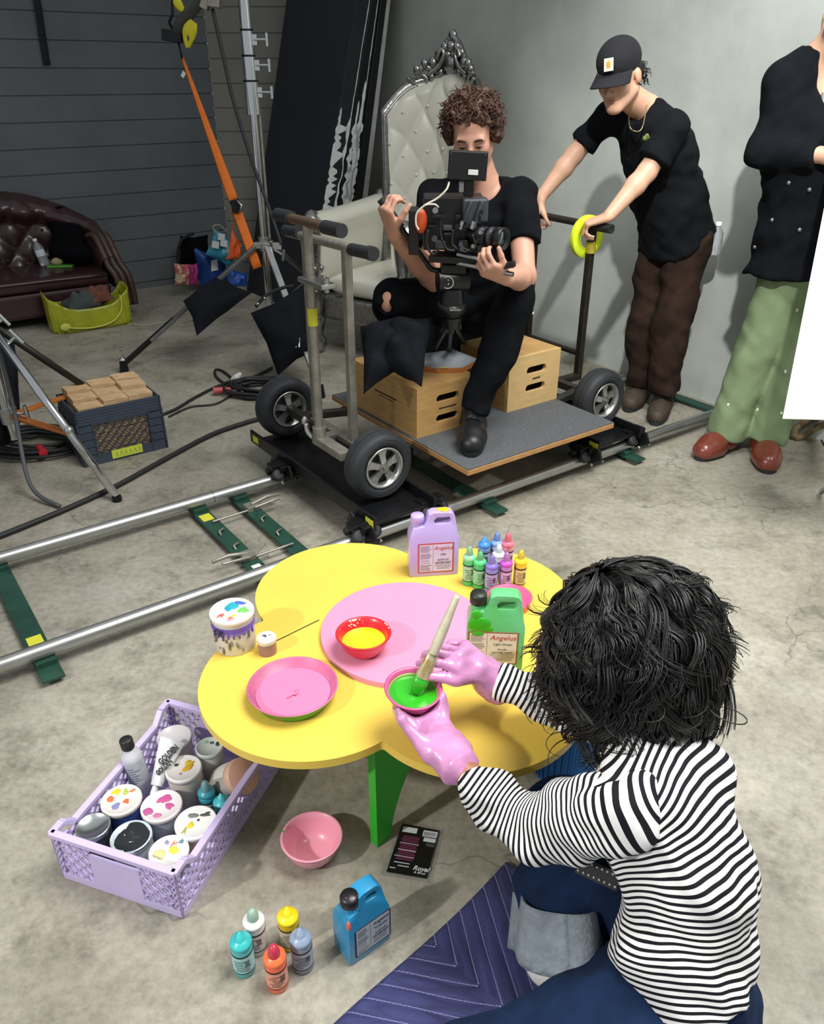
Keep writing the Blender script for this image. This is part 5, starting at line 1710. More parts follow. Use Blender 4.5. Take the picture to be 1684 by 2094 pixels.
wedge = pm('pine_wedge', 'd6b286', .75, var=.45, vscale=10, stretch=(1, 2, 7), bump=.9, bscale=34)
r6 = random.Random(21)
names = 0
for i in range(3):
    for j in range(3):
        cx, cy = .020 + .062 + i * .111, .012 + .044 + j * .086
        hh = (.268, .285, .297)[j] + .022 * r6.random()
        z = .008
        nlay = 6
        tw = (hh - z) / nlay
        for k in range(nlay):
            if j > 0 and k < nlay - 2: continue
            zz = z + k * tw if j == 0 else hh - (nlay - k) * tw
            w_ = .112 + .004 * r6.random(); d_ = .080
            ww = thing('wooden_wedge', 'pine wedge stacked with others like it inside the milk crate', 'wedge', mc.location + RM @ Vector((cx + .004 * (r6.random() - .5), cy + .003 * (r6.random() - .5), zz)), ROT + .10 * (r6.random() - .5), 'wooden wedges in the milk crate')
            mb = MB(); mb.add([(-w_ / 2, -d_ / 2, 0), (w_ / 2, -d_ / 2, 0), (w_ / 2, d_ / 2, 0), (-w_ / 2, d_ / 2, 0), (-w_ / 2, -d_ / 2, tw - .0015), (w_ / 2, -d_ / 2, tw * .86), (w_ / 2, d_ / 2, tw * .9), (-w_ / 2, d_ / 2, tw - .0015)],
                              [(3, 2, 1, 0), (4, 5, 6, 7), (0, 1, 5, 4), (1, 2, 6, 5), (2, 3, 7, 6), (3, 0, 4, 7)])
            mb.build('block', wedge, ww, bevel=.0025)
        if j > 0:
            ww = thing('wooden_block', 'lower pine block standing under the stacked wedges in the milk crate', 'wedge', mc.location + RM @ Vector((cx, cy, .007)), ROT, 'wooden blocks at the bottom of the milk crate')
            mb = MB(); mb.box((-.055, -.04, 0), (.055, .04, hh - 2 * tw - .009)); mb.build('block', wedge, ww, bevel=.0025)

# ------------------------------------------------------------------ cables on the floor
cab = pm('black_cable', '1b1c1e', .6)
mb = MB(); mb.tube(crom([onz(x, y, .012) for x, y in ((-60, 1120), (0, 1096), (80, 1064), (160, 1030), (245, 990), (330, 943), (430, 890), (500, 865), (556, 848), (600, 820))], 8), .0115, 10)
finish(mb.build('floor_cable', cab), 'long thick black cable crossing the floor behind the track', 'cable')
mb = MB(); mb.tube(crom([onz(x, y, .010) for x, y in ((320, 852), (360, 836), (400, 812), (450, 788), (490, 783), (520, 770), (556, 752))], 8), .008, 8)
mb.tube(crom([onz(x, y, .008) for x, y in ((345, 852), (390, 832), (440, 826), (480, 806), (520, 800))], 8), .005, 8)
mb.tube(crom([onz(x, y, .010) for x, y in ((484, 792), (462, 786), (442, 770), (440, 757), (452, 757), (470, 770), (486, 786))], 8), .007, 8)
finish(mb.build('trailing_cable', cab), 'black cables trailing from the coil to the milk crate', 'cable')
def coil(name, label, px, py, R, n, seed, red=None, extra=None):
    r = random.Random(seed)
    c = onz(px, py, 0)
    root = thing(name, label, 'cable', c)
    mb = MB()
    pts = []
    for k in range(n * 18):
        a = 2 * PI * k / 18
        rr_ = R * (.72 + .36 * math.sin(a * .37 + seed) * .6 + .1 * r.random())
        pts.append((rr_ * math.cos(a) * 1.15, rr_ * math.sin(a) * .8, .010 + .05 * (k / (n * 18)) * (0.4 + .6 * abs(math.sin(a * .5)))))
    mb.tube(crom(pts, 3), .0085, 7)
    mb.build('coiled_cable', cab, root)
    for (dx, dy, z, rz, col) in red or []:
        mb = MB(xf((dx, dy, z), (0, PI / 2, rz))); mb.cyl((0, 0, -.035), (0, 0, .035), .02, .016, n=12); mb.cyl((0, 0, .035), (0, 0, .06), .012, n=10); mb.build('plug', pm('plug_' + col, col, .5), root)
    return root
coil('cable_coil', 'heap of coiled black cable behind the left dolly wheel', 535, 802, .19, 7, 3, [(-.22, -.05, .03, .3, 'b2474a'), (-.17, .16, .03, 1.4, 'd9dad6')])
coil('cable_heap', 'loops of black cable with red plugs under the left tripod stand', 75, 915, .22, 7, 8, [(.14, .06, .07, .8, 'c12b35'), (.26, -.02, .04, .5, 'd0384a'), (.08, -.12, .04, 2.2, 'b2222e')])
dk_b = sandbag('black gear bag at the left edge beside the tripod stand', [(-60, 960, 3.35), (40, 900, 3.6), (30, 700, 3.75), (-60, 690, 3.6)], .10, 12, group=None)
# ------------------------------------------------------------------ the throne
cream = pm('cream_leather', 'd0cfc0', .34, var=.06, vscale=6, coat=.15)
silver = pm('silver_leaf', 'a9a8a6', .22, metal=.95, var=.35, vscale=30, bump=.4, bscale=60)
VC = 4.06
throne = thing('throne_chair', 'tall cream tufted throne chair with ornate silver frame against the concrete wall', 'chair', uv(2.95, VC), ROT)
def bk_u(a, b): return 3.42 - .27 * abs(a) ** 2.2 + .10 * (b - .3)
def bk_w(b): return .25 + .085 * b ** 1.3
def bk_top(a):                                # upper edge of the upholstery
    return 1.50 + .06 * math.exp(-(a / .45) ** 2) - .15 * max(0, (abs(a) - .55) / .45) ** 2.4
def bk(a, b, d=0):
    z = .42 + (bk_top(a) - .42) * b
    u = bk_u(a, b)
    edge = (1 - abs(a) ** 6) * min(1, (1 - b) / .06, b / .04 + .2)
    return Vector((u - d - .055 * edge * (.45 + .55 * tuft(a * .4, b * 1.1 + .04, 17, 9.5, 1)), VC + a * bk_w(b), z))
mb = MB(RM); mb.grid(lambda a, b: bk(2 * a - 1, b), 90, 70); mb.build('backrest', cream, throne, W=True)
mb = MB(RM); mb.grid(lambda a, b: bk(1 - 2 * a, b) + Vector((.07, 0, 0)), 30, 12); mb.build('back_panel', cream, throne, W=True)
edge = [bk(-1, k / 20) for k in range(21)] + [bk(-1 + 2 * k / 30, 1) + Vector((.02, 0, .012)) for k in range(1, 30)] + [bk(1, 1 - k / 20) for k in range(21)]
mb = MB(RM); mb.tube([p + Vector((.02, 0, 0)) for p in edge], .027, 12); mb.tube([p + Vector((-.008, (VC - p.y) * .07, -.02)) for p in edge], .009, 8); 
fr = mb.build('back_frame', silver, throne, W=True)
mb = MB(RM)
def cr(a, z, du=0): 
    p = bk(a, 1); return Vector((p.x + du, p.y, z))
for s in (-1, 1):
    mb.tube(crom([cr(.62 * s, 1.555), cr(.50 * s, 1.60), cr(.36 * s, 1.585), cr(.30 * s, 1.64), cr(.20 * s, 1.69), cr(.10 * s, 1.73), cr(.0, 1.755)], 7), [.020] * 43, 10)
    mb.tube(crom([cr(.72 * s, 1.54), cr(.60 * s, 1.50), cr(.50 * s, 1.49), cr(.45 * s, 1.53), cr(.52 * s, 1.555)], 7), .013, 8)
    mb.tube(crom([cr(.40 * s, 1.56, -.02), cr(.22 * s, 1.60, -.03), cr(.12 * s, 1.66, -.03), cr(.18 * s, 1.69, -.03), cr(.24 * s, 1.65, -.03)], 7), .014, 8)
    for (a, z, r) in ((.58, 1.585, .022), (.47, 1.615, .024), (.34, 1.62, .028), (.25, 1.67, .022), (.13, 1.70, .026), (.06, 1.66, .022), (.36, 1.545, .018), (.2, 1.57, .018)):
        mb.ell(cr(a * s, z, -.015), (r * .9, r, r * 1.2), 12, 8)
mb.ell(cr(0, 1.76), (.022, .03, .035), 14, 8); mb.ell(cr(0, 1.705, -.02), (.022, .03, .03), 14, 8); mb.ell(cr(0, 1.62, -.02), (.02, .035, .04), 14, 8)
mb.grid(lambda a, b: cr((a * 2 - 1) * .5, 1.56 + b * (.16 * (1 - (2 * a - 1) ** 2)), .01), 20, 5)
mb.build('carved_crest', silver, throne, W=True)
mb = MB(RM)
for k in range(5):
    for j in range(7):
        a = -.72 + .36 * k + (.18 if j % 2 else 0); b = .18 + .115 * j
        if abs(a) < .9:
            p = bk(a, b); mb.ell(p - Vector((.004, 0, 0)), (.008, .010, .010), 8, 5)
mb.build('button', pm('clear_crystal', 'e6e8e8', .08, metal=.6), throne, W=True)['kind'] = 'stuff'
for s in (-1, 1):
    va = VC + s * .345
    def armr(a, b, va=va, s=s):
        u = 2.56 + .70 * a
        t = 2 * PI * b
        r = .095 - .012 * math.sin(PI * a)
        c, q = math.cos(t), math.sin(t)
        z = .765 + r * .8 * q if q > 0 else .765 + (.40 * q)
        return (u - .02 * math.sin(PI * b), va + r * (1.0 if q > 0 else .75) * c, z + .05 * a)
    mb = MB(RM); mb.grid(armr, 18, 40); 
    mb.add([armr(0, k / 40) for k in range(40)], [tuple(range(40))]); mb.build('arm_pad', cream, throne, W=True)
    mb = MB(RM)
    M = Matrix.Translation((2.545, va, 0))
    mb.lathe([(0, .0), (.03, .0), (.045, .03), (.05, .08), (.03, .12), (.045, .17), (.055, .21), (.04, .26), (.052, .30), (.06, .36), (.05, .42), (.058, .45), (.058, .47), (.05, .49), (.06, .52), (.06, .54), (.05, .57), (.062, .66), (.07, .74), (.062, .80), (.03, .85), (0, .86)], 20, M=M)
    for k in range(8):
        a = 2 * PI * k / 8
        for z in (.46, .53): mb.ell((2.545 + .055 * math.cos(a), va + .055 * math.sin(a), z), .018, 8, 6)
    mb.tube(crom([(2.52, va - .02, .40), (2.49, va, .30), (2.50, va + .01, .18), (2.47, va, .08), (2.49, va, .02)], 6), .03, 10)
    mb.build('arm_post', silver, throne, W=True)
    mb = MB(RM); mb.tube(crom([(2.55, va + s * .07, .80), (2.54, va + s * .085, .70), (2.55, va + s * .06, .60), (2.545, va + s * .05, .45)], 6), .022, 10); 
    mb.build('scroll', silver, throne, W=True)
    mb = MB(RM); mb.ell((3.22, va, .86), (.05, .05, .055)); mb.build('arm_finial', silver, throne, W=True)
mb = MB(RM)
def cush2(a, b):
    t = 2 * PI * b; x = math.copysign(abs(math.cos(t)) ** .4, math.cos(t)); z = math.copysign(abs(math.sin(t)) ** .5, math.sin(t))
    return (2.93 + .38 * x, VC - .28 + .56 * a, .44 + .075 * z * (1 - abs(2 * a - 1) ** 6))
mb.grid(cush2, 24, 40); mb.build('seat_cushion', cream, throne, W=True)
mb = MB(RM); mb.box((2.55, VC - .3, .22), (3.38, VC + .3, .37)); mb.build('seat_rail', silver, throne, W=True, bevel=.02)
for (u, v) in ((3.34, VC - .26), (3.34, VC + .26)):
    mb = MB(RM); mb.lathe([(.025, 0), (.03, .05), (.045, .2), (.05, .3), (0, .3)], 14, M=Matrix.Translation((u, v, 0))); mb.build('rear_leg', silver, throne, W=True)

# turn the whole chair a little, about the front of its seat
_piv = uv(2.55, VC)
throne.rotation_euler = (0, 0, ROT + math.radians(18))
throne.location = _piv + Matrix.Rotation(math.radians(18), 3, 'Z') @ (throne.location - _piv)
# ------------------------------------------------------------------ building blocks for people
def basis(x, y, z):
    return Matrix((x, y, z)).transposed()
def head_frame(fwd, up=(0, 0, 1), roll=0.0):
    y = Vector(fwd).normalized()
    x = y.cross(Vector(up)).normalized()
    z = x.cross(y)
    if roll:
        R = Matrix.Rotation(roll, 3, y); x = R @ x; z = R @ z
    return basis(x, y, z)
def add_head(fl, c, R, s=1.0, nose=1.0):
    c = Vector(c)
    def T(x, y, z): return c + R @ (Vector((x, y, z)) * s)
    def E(p, r, k=.02, op='add'): fl.ell(T(*p), [q * s for q in r], R, k * s, op)
    def K(a, b, ra, rb, k=.02, op='add'): fl.cone(T(*a), T(*b), ra * s, rb * s, k * s, None, op)
    E((0, -.014, .045), (.077, .096, .085), .02)
    E((0, .034, -.022), (.063, .056, .085), .03)
    for q in (-1, 1):
        K((q * .052, .0, -.055), (q * .016, .070, -.098), .026, .019, .03)
        E((q * .037, .056, -.022), (.027, .026, .028), .02)
        E((q * .080, -.008, -.006), (.010, .022, .031), .008)
    E((0, .076, -.097), (.022, .018, .017), .02)
    K((-.042, .079, .021), (.042, .079, .021), .013, .013, .014)
    for q in (-1, 1):
        E((q * .031, .099, .002), (.018, .013, .010), .010, 'sub')
        E((q * .031, .0785, .000), (.0155, .0125, .0125), .004)
    K((0, .086, .014), (0, .110 * nose, -.028), .009, .0125, .012)
    for q in (-1, 1): E((q * .012, .097, -.034), (.0085, .010, .007), .006)
    K((-.019, .086, -.059), (.019, .086, -.059), .006, .006, .008)
    K((-.016, .085, -.070), (.016, .085, -.070), .007, .007, .008)
    K((-.018, .0955, -.0645), (.018, .0955, -.0645), .0022, .0022, .004, 'sub')
def hand(fl, W, d, n, side, s=1.0, curl=(.5, .5, .5, .5), spread=.12, thumb=(.5, .3), palm=1.0, fr=1.0, tcurl=.25, k=.008):
    # W wrist, d towards the knuckles, n out of the back of the hand, side towards the thumb
    d = Vector(d).normalized(); n = Vector(n); n = (n - d * n.dot(d)).normalized()
    sd = d.cross(n).normalized()
    if sd.dot(Vector(side)) < 0: sd = -sd
    W = Vector(W)
    L = .092 * s * palm
    K0 = [W + d * L * f + sd * o * s - n * .004 * s for f, o in ((1.0, .028), (1.04, .008), (.99, -.012), (.90, -.030))]
    for p, r in zip(K0, (.0125, .013, .0125, .0115)):
        fl.cone(W + sd * (p - W).dot(sd) * .55 + d * .005 * s, p, .017 * s, r * s, .014 * s, (n, 1.15))
    Ls = ((.044, .026, .022), (.048, .030, .023), (.045, .028, .022), (.035, .021, .019))
    tips = []
    for i in range(4):
        a = curl[i] if isinstance(curl[i], (tuple, list)) else (curl[i] * .9, curl[i] * 1.1, curl[i] * .8)
        f = (d + sd * spread * (1.5 - i)).normalized()
        p = K0[i]; ang = 0
        r = (.0095, .0098, .0094, .0082)[i] * s * fr
        for j in range(3):
            ang += a[j]
            q = p + (f * math.cos(ang) - n * math.sin(ang)) * Ls[i][j] * s
            fl.cone(p, q, r * (1 - .07 * j), r * (1 - .07 * (j + 1)), .004 * s)
            p = q
        tips.append(p)
    out, fold = thumb
    p = W + d * .022 * s + sd * .024 * s
    t = (d * math.cos(out) + sd * math.sin(out) - n * fold).normalized()
    q = p + t * .046 * s
    fl.cone(W + d * .018 * s + sd * .010 * s, q, .017 * s, .0125 * s, .012 * s)
    t2 = (t - n * tcurl + d * .35 * tcurl).normalized()
    q2 = q + t2 * .032 * s
    fl.cone(q, q2, .0115 * s * fr, .0105 * s * fr, .005 * s)
    t3 = (t2 - n * tcurl * .6).normalized()
    q3 = q2 + t3 * .026 * s
    fl.cone(q2, q3, .0105 * s * fr, .0085 * s * fr, .004 * s)
    return tips, q3
def along(pts):
    # arc length of the nearest place on a path, for stripes and folds that follow a limb
    P = np.array([tuple(p) for p in pts]); seg = np.linalg.norm(P[1:] - P[:-1], axis=1); cum = np.concatenate([[0], np.cumsum(seg)])
    def f(V):
        best = np.full(len(V), 1e9); num = np.zeros(len(V)); den = np.zeros(len(V))
        for i in range(len(seg)):
            d = P[i + 1] - P[i]
            t = ((V - P[i]) @ d) / (d @ d)
            lo = -2 if i == 0 else 0; hi = 3 if i == len(seg) - 1 else 1
            tc = np.clip(t, lo, hi)
            D = np.linalg.norm(V - P[i] - tc[:, None] * d, axis=1)
            w = np.exp(-D * 60)
            num += w * (cum[i] + tc * seg[i]); den += w
        return num / np.maximum(den, 1e-30)
    return f
def stripes(name, c1, c2, period, duty, rough=.85):
    m = bpy.data.materials.new(name); m.use_nodes = True
    nt = m.node_tree; b = nt.nodes['Principled BSDF']; b.inputs['Roughness'].default_value = rough; b.inputs['Specular IOR Level'].default_value = .2
    at = nt.nodes.new('ShaderNodeAttribute'); at.attribute_name = 'run'
    dv = nt.nodes.new('ShaderNodeMath'); dv.operation = 'DIVIDE'; dv.inputs[1].default_value = period
    fr = nt.nodes.new('ShaderNodeMath'); fr.operation = 'FRACT'
    gt = nt.nodes.new('ShaderNodeMath'); gt.operation = 'GREATER_THAN'; gt.inputs[1].default_value = duty
    mx = nt.nodes.new('ShaderNodeMixRGB'); mx.inputs[1].default_value = lin(c1); mx.inputs[2].default_value = lin(c2)
    nt.links.new(at.outputs['Fac'], dv.inputs[0]); nt.links.new(dv.outputs[0], fr.inputs[0]); nt.links.new(fr.outputs[0], gt.inputs[0])
    nt.links.new(gt.outputs[0], mx.inputs[0]); nt.links.new(mx.outputs[0], b.inputs['Base Color'])
    return m
def curls(name, mat, parent, roots, n, length, rad, seed, amp=.012, freq=60, droop=.6, sides=5, steps=14, outward=.35, jitter=.5):
    # locks of curly hair as tapering wavy tubes; roots(r) gives (point, outward normal)
    r = random.Random(seed)
    mb = MB()
    for i in range(n):
        p, nn = roots(r)
        p, nn = Vector(p), Vector(nn).normalized()
        L = length * (.55 + .7 * r.random())
        tang = Vector((r.random() - .5, r.random() - .5, r.random() - .5)) * jitter
        dirn = (nn * outward + Vector((0, 0, -1)) * droop + tang); dirn = (dirn - nn * min(0, dirn.dot(nn))).normalized()
        side = dirn.cross(Vector((r.random() - .5, r.random() - .5, r.random() - .5))).normalized()
        up2 = dirn.cross(side)
        ph = r.random() * 6.28; fq = freq * (.6 + .8 * r.random()); am = amp * (.5 + r.random())
        pts = []
        q = p.copy()
        dd = dirn.copy()
        for k in range(steps + 1):
            t = k / steps
            w = am * min(1, t * 3)
            pts.append(q + side * w * math.sin(fq * L * t + ph) + up2 * w * math.cos(fq * L * t + ph))
            dd = (dd + Vector((0, 0, -1)) * .10 * droop).normalized()
            q = q + dd * L / steps
        rr_ = rad * (.6 + .7 * r.random())
        mb.tube(pts, [rr_ * (1 - .75 * (k / steps) ** 2) for k in range(steps + 1)], sides)
    return mb.build(name, mat, parent, W=True)
# ------------------------------------------------------------------ the painter on the blanket
# quilted blanket first
QA = onz(1034, 1763, 0); QB = onz(690, 2094, 0)
qd = (QA - QB).normalized(); qn = Vector((qd.y, -qd.x, 0))
qang = math.atan2(qd.y, qd.x)
def quilt_mat():
    m = bpy.data.materials.new('quilted_navy_cloth'); m.use_nodes = True
    nt = m.node_tree; L = nt.links; b = nt.nodes['Principled BSDF']; b.inputs['Roughness'].default_value = .8
    at = nt.nodes.new('ShaderNodeAttribute'); at.attribute_name = 'line'
    a2 = nt.nodes.new('ShaderNodeAttribute'); a2.attribute_name = 'dash'
    def math_(op, *v):
        n = nt.nodes.new('ShaderNodeMath'); n.operation = op
        for i, x in enumerate(v):
            if isinstance(x, (int, float)): n.inputs[i].default_value = x
            else: L.new(x, n.inputs[i])
        return n.outputs[0]
    f = math_('FRACT', math_('DIVIDE', at.outputs['Fac'], .058))
    near = math_('LESS_THAN', math_('ABSOLUTE', math_('SUBTRACT', f, .5)), .030)
    d = math_('LESS_THAN', math_('FRACT', math_('DIVIDE', a2.outputs['Fac'], .0075)), .62)
    fac = math_('MULTIPLY', near, d)
    mx = nt.nodes.new('ShaderNodeMixRGB'); mx.inputs[1].default_value = lin('363a72'); mx.inputs[2].default_value = lin('8d89b6')
    nz = nt.nodes.new('ShaderNodeTexNoise'); nz.inputs['Scale'].default_value = 9; nz.inputs['Detail'].default_value = 6
    rp = nt.nodes.new('ShaderNodeValToRGB'); rp.color_ramp.elements[0].position = .35; rp.color_ramp.elements[1].position = .7
    rp.color_ramp.elements[0].color = lin('20224a'); rp.color_ramp.elements[1].color = lin('373a6c')
    L.new(nz.outputs[0], rp.inputs[0]); L.new(rp.outputs[0], mx.inputs[1])
    L.new(fac, mx.inputs[0]); L.new(mx.outputs[0], b.inputs['Base Color'])
    return m
QL, QW = 1.15, .95
nu, nv = 210, 170
mb = MB(); lineA, dashA = [], []
def chev(x, y):
    tri = abs(((x / .62) % 1.0) - .5) * .62 * 2
    return y + tri * .75, tri
def qf(a, b):
    x, y = QL * a, QW * b                     # x back along the edge from the far corner, y to the right
    l, tri = chev(x + .05, y)
    ph = abs(math.sin(PI * (l / .052 - .0)))
    h = .012 + .0050 * (abs(math.cos(PI * l / .058)) ** .6) + .006 * math.sin(5 * x + 3 * y) * math.sin(4 * y - 2 * x) + .004 * math.sin(21 * x - 13 * y) * math.sin(9 * y)
    e = min(1, y / .012, x / .012, (QL - x) / .012, (QW - y) / .012)
    ed = .006 * math.sin(9 * x) * (1 - min(1, y / .1))
    p = QA - qd * x + qn * (y + ed)
    return Vector((p.x, p.y, max(.001, h * max(0, e) ** .4)))
for i in range(nu + 1):
    for j in range(nv + 1):
        x, y = QL * i / nu, QW * j / nv
        l, tri = chev(x + .05, y); lineA.append(l); dashA.append(tri * 1.35)
mb.grid(qf, nu, nv)
quilt = mb.build('moving_blanket', quilt_mat(), attrs={'line': lineA, 'dash': dashA})
finish(quilt, 'dark blue quilted moving blanket on the floor under the kneeling painter', 'blanket')

skin_b = pm('warm_brown_skin', 'a06a4c', .5, var=.08, vscale=14, sss=.08)
denim = pm('dark_denim', '1a2d4d', .95, spec=.15, var=.6, vscale=7, bump=.35, bscale=160, stretch=(1, 1, .5))
denim_in = pm('denim_reverse', '8a949c', .95, var=.35, vscale=30, bump=.8, bscale=110)
glove_m = pm('pink_vinyl_glove', 'cc8dbb', .30, var=.12, vscale=16, bump=.5, bscale=42, coat=.4)
sock_m = pm('white_ribbed_sock', 'dcdad6', .9, bump=.4, bscale=120)
stripe_m = stripes('striped_jersey', 'e6e4e2', '16171c', .0118, .56)
hair_m = pm('black_hair', '0c0a0a', .42, var=.4, vscale=60)
hair_b = pm('black_hair_mass', '080707', .85, var=.4, vscale=60)

woman = thing('person', 'painter with black curly hair in a striped top and jeans, seated on the blue blanket', 'person', onz(1400, 2070, .02))
S0 = onz(1420, 2050, .13); S1 = ond(1402, 1900, 1.385); S2 = ond(1396, 1760, 1.385); S3 = ond(1368, 1640, 1.41); S4 = ond(1325, 1548, 1.43)
LS, RS = ond(1268, 1655, 1.325), ond(1345, 1475, 1.55)
LE, RE = ond(1088, 1695, 1.43), ond(1205, 1456, 1.63)
LW, RW = onz(938, 1570, .415), onz(1004, 1390, .43)
HC = ond(1290, 1290, 1.50)
fwd_h = Vector((-.72, .50, -.55))
RH_ = head_frame(fwd_h, roll=-.05)
shd = (LS - RS).normalized()                  # across the shoulders
# body
fl = Flesh((-.05, .70, .02), (.75, 1.48, .86), .008)
add_head(fl, HC + Vector((.0, -.005, -.03)), RH_, .88)
fl.cone(HC + RH_ @ Vector((0, -.02, -.07)), S4, .052, .058, .02)
fl.chain([S0, S1, S2, S3, S4], [.095, .085, .088, .09, .06], .03, (shd, .85))
for A, B, Wp in ((LS, LE, LW), (RS, RE, RW)):
    fl.chain([S3.lerp(A, .4), A, B, Wp], [.07, .047, .036, .026], .03)
HL, HR_ = S0 + shd * .06 + Vector((-.05, .03, .01)), S0 - shd * .085 + Vector((-.02, 0, -.02))
AK = onz(1140, 1958, .075)                    # ankle of the raised leg
KN = ond(1136, 1668, 1.56)
LK = onz(975, 2205, .085); LA = Vector((LK.x + .33, LK.y - .02, .07))
for pts, rs in (((HR_, KN, AK), (.085, .055, .034)), ((HL, LK, LA), (.088, .056, .036))):
    fl.chain(pts, rs, .03)
fl.build('body', skin_b, woman)
# jersey: torso and each sleeve follow their own run of stripes
wr = lambda V, f, amp: amp * (np.sin(38 * V[:, 0] + 24 * V[:, 2]) + .8 * np.sin(31 * V[:, 1] - 27 * V[:, 2] + 1.7) + .5 * np.sin(61 * V[:, 2] + 20 * V[:, 0]))
spine = [ond(1395, 2170, 1.36), ond(1405, 2000, 1.37), ond(1405, 1880, 1.38), ond(1392, 1780, 1.385), ond(1352, 1690, 1.40), ond(1285, 1610, 1.42), ond(1190, 1530, 1.44)]
fl = Flesh((.05, .60, .0), (.80, 1.40, .72), .0065)
sp = [S0, S1, S2, S3, S4]
fl.chain([S4, S3, S2, S1, S0.lerp(S1, .42)], [.070, .108, .108, .110, .116], .03, (shd, .80), cap=True)
fl.cone(S3.lerp(S4, .35), LS, .082, .054, .05); fl.cone(S3.lerp(S4, .35), RS, .082, .054, .05)
fl.cone(S2.lerp(S3, .5), S2.lerp(S3, .5) + Vector((-.05, .02, -.01)), .085, .085, .04)
fl.ell(ond(1432, 1575, 1.45), (.055, .06, .055), None, .05)
fl.wobble(.0075, 34, 5); fl.wobble(.003, 70, 9)
fal = along(crom(spine, 9))
fl.build('jersey', stripe_m, woman, attrs={'run': lambda V: fal(V) + wr(V, None, .0034)})
for nm, A, B, Wp, sd_ in (('left', LS, LE, LW, 4), ('right', RS, RE, RW, 6)):
    fl = Flesh([min(A[i], B[i], Wp[i]) - .13 for i in range(3)], [max(A[i], B[i], Wp[i]) + .13 for i in range(3)], .0055)
    A2 = A + (A - B).normalized() * .015
    fl.chain([A2, A.lerp(B, .5), B], [.063, .062, .054], .03)
    e = B.lerp(Wp, .90)
    fl.chain([B, B.lerp(Wp, .5), e], [.054, .044, .034], .03, cap=True)
    d = (A - B).normalized()
    fl.wobble(.007, 44, sd_); fl.wobble(.0035, 95, sd_ + 1)
    fa = along(crom([A + d * .16, A + d * .06, A, B, Wp, Wp + (Wp - B) * .3], 8))
    fl.build('sleeve', stripe_m, woman, attrs={'run': lambda V, fa=fa: fa(V) + wr(V, None, .0026)}, smooth_it=2)
# trousers
fl = Flesh((.0, .52, .0), (.75, 1.35, .62), .0085)
fl.chain([S0 + Vector((0, .02, .03)), S0 + Vector((0, 0, -.03))], [.100, .112], .05, (shd, .78))
fl.chain([HR_, KN], [.09, .066], .03)
fl.cone(KN, KN.lerp(AK, .62), .068, .072, .03); fl.cone(KN.lerp(AK, .55), KN.lerp(AK, .80), .073, .078, .02, cap=True)
fl.chain([HL, LK], [.104, .080], .05); fl.cone(LK, LA, .082, .07, .04, cap=True)
fl.wobble(.007, 36, 14); fl.wobble(.0035, 80, 15)
tr = fl.build('jeans', denim, woman)
# turned up cuff
cd_ = (AK - KN).normalized()
cc = KN.lerp(AK, .80)
M = Matrix.Translation(cc) @ frame(-cd_, (1, 0, 0)).to_4x4()
mb = MB(M)
def cuff(a, b):
    t = 2 * PI * a
    r = .086 + .010 * math.sin(2 * t + 1) + .006 * math.sin(5 * t) + .012 * b
    sag = .016 * math.sin(t + 2.2) + .006 * math.sin(3 * t)
    return (r * 1.12 * math.cos(t), r * math.sin(t), .048 - .105 * b + sag)
mb.grid(lambda a, b: cuff(1 - a, b), 56, 10, thick=.006)
mb.build('turned_up_cuff', denim_in, woman, W=True)
fl = Flesh((AK.x - .3, AK.y - .25, 0), (AK.x + .3, AK.y + .25, .25), .006)
toe = onz(1215, 1985, .035); heel = AK + Vector((-.02, .01, -.035))
fl.chain([AK.lerp(KN, .15), AK + Vector((.005, -.005, -.02))], [.038, .043], .02)
fl.chain([heel, AK.lerp(toe, .5), toe], [.038, .036, .030], .03)
fl.build('sock', sock_m, woman)
# studded belt at the hip
bp = ond(1222, 1786, 1.415)
M = Matrix.Translation(bp) @ frame((Vector((0, 0, CAM_H)) - bp), (0, 0, 1)).to_4x4() @ Matrix.Rotation(-.14, 4, 'Z')
mb = MB(M); mb.cbox((0, 0, 0), (.075, .030, .006)); sb = mb.build('studded_belt', pm('black_belt_leather', '131315', .5), woman, W=True)
mb = MB(M)
for k in range(8):
    for y in (-.009, .009): mb.ell((-.033 + k * .0095, y, .004), .0024, 8, 5)
mb.build('studs', pm('steel_stud', 'dcdcdc', .25, metal=.6), sb, W=True)['kind'] = 'stuff'
rp_ = ond(1362, 2046, 1.29)
mb = MB(); mb.ell(rp_, .0055, 10, 8); mb.build('rivet', pm('denim_rivet', 'd8d8d4', .3, metal=.6), tr, W=True)
# hair: a dark inner mass under several hundred curling locks that fall from the crown
HB = ond(1296, 1336, 1.475); HRX, HRZ = .162, .180
fang = math.atan2(fwd_h.y, fwd_h.x)
HT = Matrix.Rotation(.50, 3, Vector((-math.sin(fang), math.cos(fang), 0)))   # the crown lies towards the brow
def hshape(th, ph, lay):
    # th from the crown down, ph round the head
    e = th if th < PI / 2 else PI / 2
    rr_ = HRX * math.sin(e) * (1 - .13 * max(0, (th - PI / 2)) ** 1.5)
    z = HRZ * math.cos(th) if th < PI / 2 else -(th - PI / 2) * .150
    q = Vector((math.cos(ph) * rr_ * lay, math.sin(ph) * rr_ * lay * .96, z * (lay if z > 0 else 1)))
    w = max(0, min(1, (2.2 - th) / 1.4))
    return (HT @ q) * w + q * (1 - w)
fl = Flesh(HB - Vector((.24, .24, .28)), HB + Vector((.24, .24, .24)), .009)
fl.ell(HB + Vector((0, 0, .01)), (.134, .130, .146), None, .03)
fl.cone(HB, HB + Vector((.0, -.01, -.12)), .122, .105, .04)
fl.cut(HB + Vector((0, 0, -.165)), (0, 0, -1))
fl.ell(HB + Vector((math.cos(fang), math.sin(fang), 0)) * .15 + Vector((0, 0, -.09)), (.07, .07, .09), None, .03, 'sub')
